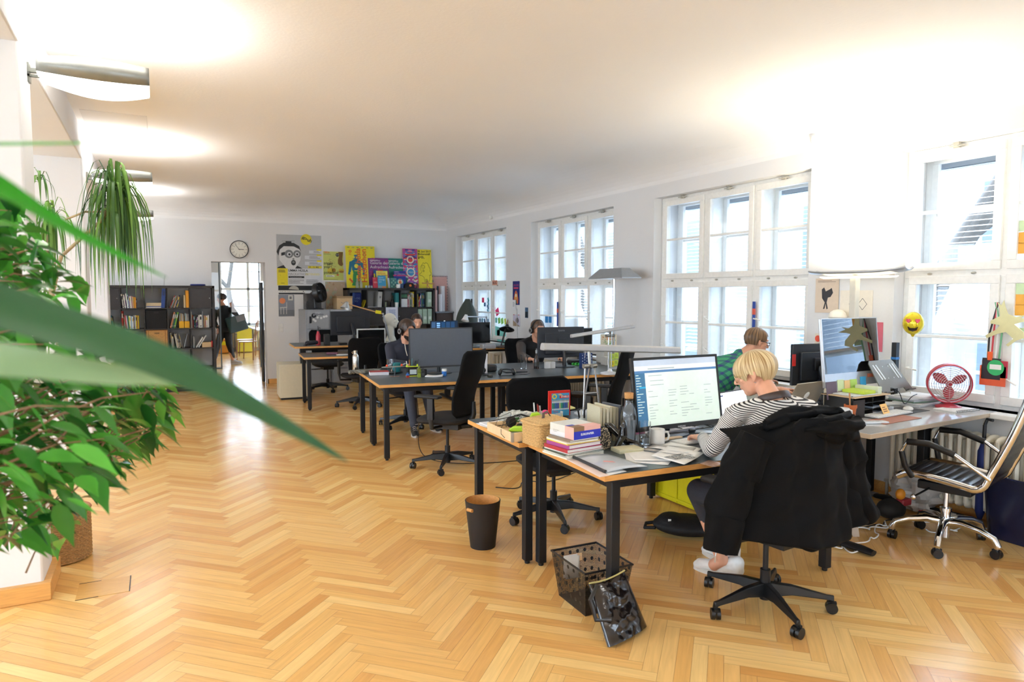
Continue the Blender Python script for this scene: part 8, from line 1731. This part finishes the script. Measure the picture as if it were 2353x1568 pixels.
m=MB();m.tube([Bq[3]+V((.03,-.03,0)),Bq[3]+V((-.03,-.06,-.05)),Bq[3]+V((-.01,-.08,-.14)),Bq[3].lerp(Bq[0],.5)+V((.03,-.07,0))],.011,8,flat=.35);m.build('strap',M('#0f0d0e',.4),t);m=MB();m.tube([Bq[3].lerp(Bq[2],q)+V((0,-.006,.004-.012*math.sin(math.pi*q)))for q in[k/10 for k in range(11)]],.004,6);m.build('top_edge',M('#b9b27a',.3,.4),t)
t=thing('backpack','black backpack lying on the floor by the woman\'s feet','backpack',(3.10,3.42,0),R(-38));m=Blob();m.sph((0,0,.065),(.23,.15,.065),24);m.cap((-.12,0,.06),.06,(.12,0,.07),.07);m.sph((-.1,0,.09),(.10,.11,.05),16);m.skin('body',M('#0b0b0d',.7,bump=.3,scale=60),t,.008,2);m=MB();m.tube([(-.20,.04,.06),(-.27,.03,.05),(-.28,-.03,.04),(-.21,-.05,.05)],.012,8);m.build('strap',M('#0b0b0d',.7),t);m=MB();m.box((-.12,-.09,.115),(.02,.004,.02));m.build('logo_patch',WHT,t)
t=thing('yellow_crate','bright yellow metal crate with ribs and clasps under the desks','crate',(3.47,3.42,0),R(0));YC=M('#dcd414',.4);m=MB();m.bb((0,0,.01),(.19,.78,.62));m.build('body',YC,t,bevel=.008);m=MB()
for z in(.03,.31,.33,.59):m.bb((-.010,-.005,z),(.0,.785,z+.02))
for y in(.0,.26,.52,.76):m.bb((-.008,y,.02),(.0,y+.02,.61));m.bb((y*.2+.004,-.008,.02),(y*.2+.02,0,.61))
for z in(.03,.31,.59):m.bb((0,-.010,z),(.19,0,z+.02))
m.build('ribs',YC,t,bevel=.003)
for y in(.08,.66):m=MB();m.box((-.012,y,.32),(.012,.05,.07));m.build('clasp',M('#b9b01a',.4),t)
t=thing('dark_bin','big dark blue plastic bin under the window behind the chrome chair','bin',(4.98,2.22,0),R(-2));m=MB();w_,d_,h_=.19,.34,.42
m.grid(lambda u,v:tuple(V(bask_wall(u,0,.15+.035*v,.27+.035*v,0))+V((0,0,.002+h_*v))),56,8,cu=True);m.grid(lambda u,v:tuple(V(bask_wall(1-u,0,.144+.035*v,.264+.035*v,0))+V((0,0,.01+h_*v-.01))),56,8,cu=True);m.poly([bask_wall(k/40,0,.15,.27,0)for k in range(40)]);m.build('shell',M('#141a38',.25),t);m=MB();m.tube([V(bask_wall(k/56,0,.188,.308,0))+V((0,0,h_))for k in range(56)],.007,8,closed=True);m.build('rim',M('#1a2144',.2),t)
t=thing('umbrella','folded dark blue umbrella standing behind the chrome chair','umbrella',(5.02,2.62,0));m=MB();m.tube([(0,0,.02),(0,.0,.10),(.02,.01,.52),(.03,.01,.60)],[.006,.03,.035,.015],12);m.build('canopy',M('#1f2f70',.6),t);m=MB();m.cyl((.03,.01,.60),(.035,.012,.70),.012,n=10);m.tube([(.035,.012,.70),(.04,.0,.74),(.03,-.04,.74)],.011,8);m.build('handle',M('#33363c',.3,.4),t)
for k,(z,r_0,y)in enumerate(((.10,.09,3.60),(.28,.075,3.66),(.44,.06,3.70))):m=MB();m.M=T(4.05,y+.12,z+(.0 if k else .0))@RY(R(90));m.lathe([(r_0*.35,0),(r_0,0),(r_0,1.05),(r_0*.35,1.05),(r_0*.35,0)],n=24,caps=False);tag(m.build('paper_roll',M('#dccfc6',.6)),'%s big white roll lying under the glossy desk'%('lowest','middle','upper')[k],'paper roll','big rolls under the desks')
bx('foam_block','white foam block with black marks under the desks by the rolls','block',(4.20,3.42,.0),(.35,.12,.34),M('#ddd6cc',.6),R(5),.02)
t=thing('plastic_sack','crumpled grey-white plastic sack under the window','bag',(4.95,3.02,0));m=MB();m.grid(lambda u,v:crump(u,v,(.16,.15,.30),6),36,24,cu=True);m.build('film',M('#b9b2aa',.4,bump=.4,scale=30),t,smooth=25)
t=thing('tool_bag','small black bag with red and orange parts under the desk','bag',(4.62,3.0,0));m=MB();m.sph((0,0,.07),(.11,.09,.07),16);m.build('body',M('#15120f',.7),t);m=MB();m.box((.08,-.04,.12),(.10,.06,.05));m.build('red_part',M('#8a1f28',.5),t,bevel=.01);m=MB();m.sph((.04,-.04,.18),(.04,.03,.04),12);m.build('orange_part',M('#e08a1c',.5),t)
bx('power_strip','long white power strip on the floor behind the chrome chair base','power strip',(4.85,2.82,0),(.36,.06,.045),WHT,R(-14),.006);bx('power_adapter','white power adapter block among the cables','adapter',(4.38,3.04,0),(.09,.06,.035),WHT,R(-25),.006)
t=thing('trestle','pale wooden trestle leg under the glossy desk','trestle',(3.95,2.98,0));WT=M('#b9aa98',.5)
for x in(-.08,.12):m=MB();m.cyl((x,-.1,0),(x*.4+.02,.0,.72),.03,n=4);m.build('leg',WT,t,smooth=0)
m=MB();m.box((.02,-.03,.52),(.16,.03,.05));m.build('crossbar',M('#d89a52',.5),t)
r_=random.Random(21)
for k,(x0,y0,x1,y1,c,nm)in enumerate(((3.95,2.75,4.5,3.0,0,'white'),(3.9,2.95,4.45,2.85,0,'second white'),(4.0,3.05,4.6,2.9,1,'black'),(4.5,2.7,4.95,2.6,0,'third white'),(3.60,2.88,3.82,2.72,0,'looped white'),(4.1,3.1,4.4,3.2,1,'second black'))):wire('cable',nm+' cable snaking on the floor under the glossy desk, from about X of the %s'%('mug','adapter','tool bag','chrome base','coat hem','trestle')[k]if False else nm+' floor cable near the '+('cable heap left of the chrome base','adapter block','tool bag','dark bin','hem of the coat','trestle')[k],'cable',[(x0+(x1-x0)*j/9+r_.uniform(-.07,.07),y0+(y1-y0)*j/9+r_.uniform(-.07,.07),.006+r_.uniform(0,.012))for j in range(10)],.0045,WHT if c==0 else BLK)
wire('cable','black cable hanging from the middle desk and looping over the parquet','cable',[(2.45,7.0,.70),(2.40,6.7,.30),(2.25,6.35,.02),(2.35,5.95,.005),(2.75,5.75,.005),(3.2,5.7,.005),(3.5,5.9,.005)],.004,BLK);wire('cable','black cable dangling over the yellow crate','cable',[(3.1,3.2,.71),(3.12,3.3,.4),(3.2,3.38,.16),(3.25,3.4,.14)],.004,BLK);wire('cable','black floor cables behind the second desk chair','cable',[(2.45,5.0,.005),(2.6,4.85,.005),(2.75,5.1,.005),(2.9,4.9,.005),(3.3,5.1,.005)],.004,BLK)
t=thing('floor_box_lid','rectangular parquet floor hatch near the nearest pillar','floor hatch',(-.30,4.25,0));m=MB();m.bb((-.125,-.115,.0),(.125,.115,.0015));m.build('lid',M('#dba961',.25,var=.1,scale=10,stretch=(1,14,1)),t);m=MB();m.bb((.121,-.115,.0012),(.126,.115,.0022));m.bb((-.125,.112,.0012),(-.02,.117,.0022));m.bb((-.125,-.117,.0012),(-.02,-.112,.0022));m.build('gap',BLK,t)
for x,y in((3.9,7.45),(4.0,6.7)):bx('computer_tower','black computer tower under the middle desks, %s'%{3.9:'below the hoodie man',4.0:'nearest the window side'}[x],'computer',(x+.35,y,0),(.2,.42,.42),BLKM,R(-6),.006)
# # PLANTS
def leafmat(name,c0,c1,rough=.35,tl=.35):
 m,nt,b=new_mat(name);L=nt.links.new;b.inputs['Roughness'].default_value=rough
 oi=nt.nodes.new('ShaderNodeVertexColor');oi.layer_name='tone';sp=nt.nodes.new('ShaderNodeSeparateColor');L(oi.outputs[0],sp.inputs[0]);cr=nt.nodes.new('ShaderNodeValToRGB');cr.color_ramp.elements[0].color=(*lin(c0),1);cr.color_ramp.elements[1].color=(*lin(c1),1);L(sp.outputs[0],cr.inputs[0]);L(cr.outputs[0],b.inputs['Base Color'])
 tr=nt.nodes.new('ShaderNodeBsdfTranslucent');L(cr.outputs[0],tr.inputs['Color']);mx=nt.nodes.new('ShaderNodeMixShader');mx.inputs[0].default_value=tl;out=nt.nodes['Material Output'];L(b.outputs[0],mx.inputs[1]);L(tr.outputs[0],mx.inputs[2]);L(mx.outputs[0],out.inputs['Surface']);return m
def leaf(m,p,d,n,L,w,bend=.25,tone=.5,k=5):
 d=d.normalized();n=(n-d*n.dot(d)).normalized();s=d.cross(n);vs=[];fs=[];q=V(p)
 for i in range(k+1):
  t=i/k;ww=w*math.sin(math.pi*min(1,.06+t*.94)**.8)*(1-t**6);c=q+d*L*t-V((0,0,1))*bend*L*t*t
  vs+=[c-s*ww+n*ww*.25,c-n*ww*.0,c+s*ww+n*ww*.25]
 for i in range(k):a=3*i;fs+=[(a,a+1,a+4,a+3),(a+1,a+2,a+5,a+4)]
 f0=len(m.f);m._add(vs,fs)
 for i in range(len(fs)):m.cols[f0+i]=(tone,0,0,1)
def blade(m,pts,ws,nrm,tone=.5,k=24,fold=.18):
 P_=[V(p)for p in pts];
 def at(t):x=t*(len(P_)-1);i=min(len(P_)-2,int(x));f=x-i;a,b,c,d=P_[max(0,i-1)],P_[i],P_[i+1],P_[min(len(P_)-1,i+2)];return .5*((2*b)+(c-a)*f+(2*a-5*b+4*c-d)*f*f+(3*b-3*c+d-a)*f**3)
 vs=[];fs=[]
 for i in range(k+1):
  t=i/k;c=at(t);d=(at(min(1,t+.01))-at(max(0,t-.01))).normalized();n=(V(nrm)-d*V(nrm).dot(d)).normalized();s=d.cross(n);x=t*(len(ws)-1);j=min(len(ws)-2,int(x));w=ws[j]+(ws[j+1]-ws[j])*(x-j)
  vs+=[c-s*w+n*w*fold,c-s*w*.5,c-n*w*fold*.4,c+s*w*.5,c+s*w+n*w*fold]
 for i in range(k):
  for j in range(4):a=5*i+j;fs.append((a,a+1,a+6,a+5))
 f0=len(m.f);m._add(vs,fs)
 for i in range(len(fs)):m.cols[f0+i]=(tone,0,0,1)
BARK=M('#8a6a4e',.8,var=.3,scale=40)
FX,FY=-.62,1.55
t=thing('weeping_fig','bushy weeping fig with glossy leaves filling the left edge, before the pillar','plant',(FX,FY,0));r_=random.Random(33);o0=V((FX,FY,0))
m=MB();m.lathe([(.001,0),(.15,0),(.19,.32),(.18,.32),(.15,.27),(.001,.27)],n=32);m.build('pot',M('#d9d4c8',.5),t);m=MB();m.lathe([(.001,.271),(.15,.271)],n=20);m.build('soil',M('#3a2a1c',.9),t)
m=MB();
for k in range(3):a=k*2.1;m.tube([(.03*math.cos(a),.03*math.sin(a),.26),(.03*math.cos(a+2),.03*math.sin(a+2),.6),(.02*math.cos(a+4),.02*math.sin(a+4),.95)],.012,8)
m.build('trunk',BARK,t)
br=MB();lf=MB()
def env(px,py):
 if px<-120 or py<455:return False
 if py<560:return px<40+(py-455)*.55
 if py<650:return px<120+(py-560)*.7
 if py<760:return px<205-(py-650)*.3
 if py<860:return px<230+(py-760)*1.3
 if py<1010:return px<405-(abs(py-930))*.25
 if py<1130:return px<385-(py-1010)*1.35
 if py<1260:return px<225-(py-1130)*.75
 return False
def topx(p):
 d=V(p)-V((0,0,CH));z=d.dot(FW);return 1176.5+FPX*d.dot(RT)/z,784-FPX*d.dot(UP)/z
n_=0;tries=0
while n_<1200 and tries<60000:
 tries+=1;px,py=r_.uniform(-160,410),r_.uniform(450,1265)
 if not env(px,py):continue
 if 640<py<800 and px>60 and r_.random()<.55:continue
 if py>1000 and r_.random()<.25:continue
 dist=r_.gauss(1.85,.22)+(.25 if px>250 else 0);P_=ad(px,py,dist)
 if P_.x<XP-.0 and P_.y>4.1:continue
 out=V((P_.x-FX,P_.y-FY-.2,(P_.z-1.15)*.5)).normalized();d=(out*.8+V((r_.uniform(-.6,.6),r_.uniform(-.6,.6),r_.uniform(-.9,.1)))).normalized()
 L=r_.uniform(.055,.10);leaf(lf,P_-o0-d*L*.5,d,V((r_.uniform(-.5,.5),r_.uniform(-.5,.5),1)),L,L*r_.uniform(.20,.27),r_.uniform(.1,.45),r_.random()**1.3);n_+=1
 if n_%6==0:q=P_-o0-d*L*.5;c=q-V((out.x*.16,out.y*.12,.03))+V((r_.uniform(-.05,.05),r_.uniform(-.05,.05),r_.uniform(-.06,.02)));br.tube([c,(c+q)/2+V((0,0,.015)),q],[.003,.0022,.0012],5)
 if n_%48==0:c=V((0,0,.95));q=P_-o0-d*L*.8;br.tube([c,(c+q)/2+V((0,0,.12)),q],[.006,.005,.002],6)
FIG=leafmat('fig_leaf','#1b5220','#5cb442',.25,.3)
lf.build('foliage',FIG,t,smooth=80);br.build('branches',BARK,t)
t=thing('spear_plant','large pointed green blades of a potted plant reaching in from the left, out of focus','plant',(-.62,.16,0));o1=V(t.location)
m=MB();m.lathe([(.001,0),(.13,0),(.16,.28),(.15,.28),(.13,.25),(.001,.25)],n=28);m.build('pot',M('#b9b2a4',.6),t);m=MB();m.tube([(0,0,.2),(.02,0,.8),(0,.03,1.42)],[.03,.026,.02],12);m.build('stem',BARK,t)
SP=leafmat('spear_leaf','#2c5a36','#1c8a0c',.35,.2);cr_=[n for n in SP.node_tree.nodes if n.type=='VALTORGB'][0].color_ramp.elements.new(.5);cr_.color=(*lin('#93b488'),1)
for pts,ws,nr,tn in(([(-420,350,.62),(-200,338,.62),(0,333,.66),(180,330,.72),(335,324,.80)],[.008,.008,.006,.0045,.0004],(0,-.5,1),.95),([(-420,240,.50),(-200,330,.52),(0,432,.56),(170,535,.62),(385,640,.72)],[.014,.0145,.0135,.010,.0005],(.2,-.7,.7),1.0),([(-420,585,.46),(-200,650,.48),(40,722,.52),(420,855,.58),(800,1062,.68)],[.016,.019,.020,.0165,.0006],(.2,-.8,.6),.0),([(-420,800,.50),(-200,815,.50),(0,828,.52),(260,862,.58),(480,880,.66)],[.015,.015,.014,.010,.0008],(.1,-.95,.5),.5)):
 m=MB();blade(m,[ad(*p)-o1 for p in pts]+[],ws,nr,tn);m.build('leaf',SP,t,smooth=80)
for k in range(7):a=R(100+k*32);m=MB();blade(m,[(0,.02,1.40),(.18*math.cos(a),.18*math.sin(a),1.6),(.36*math.cos(a),.36*math.sin(a),1.62),(.52*math.cos(a),.52*math.sin(a),1.45)],[.012,.018,.014,.0005],(0,0,1),.4);m.build('leaf',SP,t,smooth=80)
t=thing('dragon_tree','dragon tree with drooping leaf tufts on thin bent stems, in a woven basket behind the nearest pillar','plant',(-.56,4.86,0));t['label']='drooping dragon tree on thin bent stems, in the woven basket behind the nearest pillar';o2_=V(t.location)
WB=M('#a8804e',.75,var=.3,scale=120,bump=.4);m=MB()
for k in range(26):m.tube([((.155+.004*math.cos(j*math.pi+k*math.pi))*math.cos(2*math.pi*j/60),(.155+.004*math.cos(j*math.pi+k*math.pi))*math.sin(2*math.pi*j/60),.012+k*.0112)for j in range(60)],.0068,6,closed=True)
m.build('woven_basket',WB,t);m=MB();m.lathe([(.14,.01),(.145,.29)],n=32,caps=False);m.build('inner_pot',M('#4a3a2a',.8),t);m=MB();m.tube([(.158*math.cos(2*math.pi*j/48),.158*math.sin(2*math.pi*j/48),.30)for j in range(48)],.011,8,closed=True);m.build('rim',M('#a8683a',.6),t);m=MB();m.lathe([(.001,.262),(.143,.258)],n=24);m.build('soil',M('#2e2218',.95),t)
TUF=[(ay(265,452,4.75),1.0,105),(ay(118,505,5.0),.75,34),(ay(95,690,4.9),.6,18),(ay(90,400,5.0),.4,10),(ay(252,765,4.9),.35,8)]
base_=V((.05,-.02,.26));m=MB();wp=[ay(165,1130,4.86),ay(150,900,4.86),ay(118,690,4.86)]
m.tube([base_]+[p-o2_ for p in wp]+[TUF[2][0]-o2_],[.016,.013,.012,.010,.008],8);m.tube([wp[2]-o2_,ay(140,590,4.8)-o2_,ay(190,545,4.78)-o2_,ay(235,505,4.76)-o2_,TUF[0][0]-o2_],[.011,.010,.009,.009,.009],8);m.tube([wp[2]-o2_,ay(108,560,5.0)-o2_,TUF[1][0]-o2_],[.010,.009,.008],8);m.tube([ay(150,505,4.8)-o2_,ay(195,487,4.78)-o2_,ay(245,487,4.76)-o2_],.006,6);m.build('stem',M('#b5a07c',.8,var=.2),t)
for(c,s_,n)in TUF:
 m=MB();r2_=random.Random(n)
 for k in range(n):
  a=r2_.uniform(0,6.283);up_=r2_.uniform(.0,.22)*s_;out_=r2_.uniform(.05,.22)*s_;dr=r2_.uniform(.25,.52)*s_;b=c-o2_+V((0,0,r2_.uniform(-.16,.03)*s_));dx,dy=math.cos(a),math.sin(a)
  blade(m,[b,b+V((dx*out_*.45,dy*out_*.45,up_)),b+V((dx*out_*.9,dy*out_*.9,up_*.4-dr*.3)),b+V((dx*out_,dy*out_,-dr))],[.004,.0085,.0075,.0005],(dx,dy,.6),r2_.random(),10)
 m.build('leaf_tuft',leafmat('dragon_leaf_%d'%n,'#27511f','#86b352',.4,.3),t,smooth=80)
 # # OUTSIDE
t=thing('street_facade','pale building with rows of windows across the street, seen washed out through the blinds','building',(16.5,5,0));m=MB();m.bb((0,-20,-8),(1,26,5.5));m.build('wall',M('#7f8d9c',.8,var=.3,scale=.5),t)
for r in range(2):
 for k in range(9):y=-17+k*4.8;z=-1.5+r*3.6;m=MB();m.bb((-.06,y,z),(.0,y+1.6,z+2.0));m.bb((-.1,y+.75,z),(0,y+.85,z+2),1);m.bb((-.1,y,z+1.3),(0,y+1.6,z+1.38),1);m.build('window',[M('#4c5862',.3),M('#a5adb4',.4)],t,smooth=0)
def tree(label,x,y,seed,h=9,n0=5):
 t=thing('bare_tree',label,'tree',(x,y,-7));rr=random.Random(seed);m=MB();cnt=[0]
 def grow(p,d,L,r,dep):
  q=p+d*L;mid=p+d*L*.5+V((rr.uniform(-.1,.1),rr.uniform(-.1,.1),0))*L*.5;m.tube([p,mid,q],[r,r*.85,r*.7],5 if dep>1 else 8,caps=False);cnt[0]+=1
  if dep>=5:return
  for _ in range(rr.choice((2,3,3))):grow(q,(d+V((rr.uniform(-.8,.8),rr.uniform(-.8,.8),rr.uniform(-.2,.6)))).normalized(),L*rr.uniform(.62,.82),r*.62,dep+1)
 grow(V((0,0,0)),V((0,0,1)),h*.62,.22,0);m.build('trunk_and_branches',M('#4a4642',.9),t,smooth=80)
tree('bare winter tree outside the window by the red fan',9.5,3.2,4);tree('bare winter tree outside the middle windows',10.0,7.4,8);tree('bare winter tree outside the farthest windows',10.5,13.5,15);tree('bare tree outside the next room window',3.0,26.5,3)
m=MB();m.bb((5.9,-30,-7.2),(40,60,-7));m.bb((-20,21.3,-7.2),(5.9,60,-7));struct(m,'ground',M('#56604e',.9))
EXPO=1.0
# # OUTSIDE, LIGHT, CAMERA
wd=bpy.data.worlds.new('overcast_sky');SC.world=wd;wd.use_nodes=True
nt=wd.node_tree;bg=nt.nodes['Background']
tc=nt.nodes.new('ShaderNodeTexCoord');sx=nt.nodes.new('ShaderNodeSeparateXYZ');nt.links.new(tc.outputs['Generated'],sx.inputs[0])
cr=nt.nodes.new('ShaderNodeValToRGB');e=cr.color_ramp.elements
e[0].position=.45;e[0].color=(.50,.62,.74,1);e[1].position=.6;e[1].color=(.80,.94,1.1,1)
mr=nt.nodes.new('ShaderNodeMapRange');mr.inputs['From Min'].default_value=-1;mr.inputs['From Max'].default_value=1
nt.links.new(sx.outputs['Z'],mr.inputs['Value']);nt.links.new(mr.outputs['Result'],cr.inputs['Fac'])
nt.links.new(cr.outputs['Color'],bg.inputs['Color']);bg.inputs['Strength'].default_value=7.0
def arealight(name,loc,rot,sx_,sy_,power,col=(1,1,1),spread=None):
 l=bpy.data.lights.new(name,'AREA');l.shape='RECTANGLE';l.size=sx_;l.size_y=sy_;l.energy=power;l.color=col
 if spread:l.spread=spread
 o=bpy.data.objects.new(name,l);o.location=loc;o.rotation_euler=rot;COL.objects.link(o);return o
for i,(a,b_)in enumerate(WIN):
 o=arealight('window_portal',(XW+.44,(a+b_)/2,(ZS+ZT)/2),(0,R(90),0),ZT-ZS,b_-a,1)
 o.data.cycles.is_portal=True
for loc,sx_,sy_,rot in[((2.7,20.9,1.7),2.1,2.0,(R(-90),0,0)),((5.7,16.5,1.75),1.9,5,(0,R(90),0))]+[((XL-.2,(a+b_)/2,1.78),1.95,b_-a,(0,R(-90),0))for a,b_ in LFILLWIN]+[(((a+b_)/2,YF-.2,1.78),b_-a,1.95,(R(90),0,0))for a,b_ in FFILLWIN]:
 o=arealight('window_portal',loc,rot,sx_,sy_,1);o.data.cycles.is_portal=True
cam=bpy.data.cameras.new('camera');co=bpy.data.objects.new('camera',cam);COL.objects.link(co)
co.location=(0,0,CH);co.rotation_euler=(R(90)-PIT,0,-YAW)
cam.sensor_width=36;cam.lens=FPX/2353*36;cam.clip_start=.05;cam.clip_end=200
cam.dof.use_dof=True;cam.dof.focus_distance=5.2;cam.dof.aperture_fstop=3.4
SC.camera=co
SC.view_settings.view_transform='Standard';SC.view_settings.look='None';SC.view_settings.gamma=1;SC.view_settings.use_curve_mapping=False
SC.view_settings.exposure=EXPO
SC.cycles.use_denoising=True
SC.cycles.max_bounces=8;SC.cycles.diffuse_bounces=5;SC.cycles.glossy_bounces=4;SC.cycles.transparent_max_bounces=16;SC.cycles.transmission_bounces=6
SC.cycles.sample_clamp_indirect=8;SC.cycles.caustics_reflective=False;SC.cycles.caustics_refractive=False
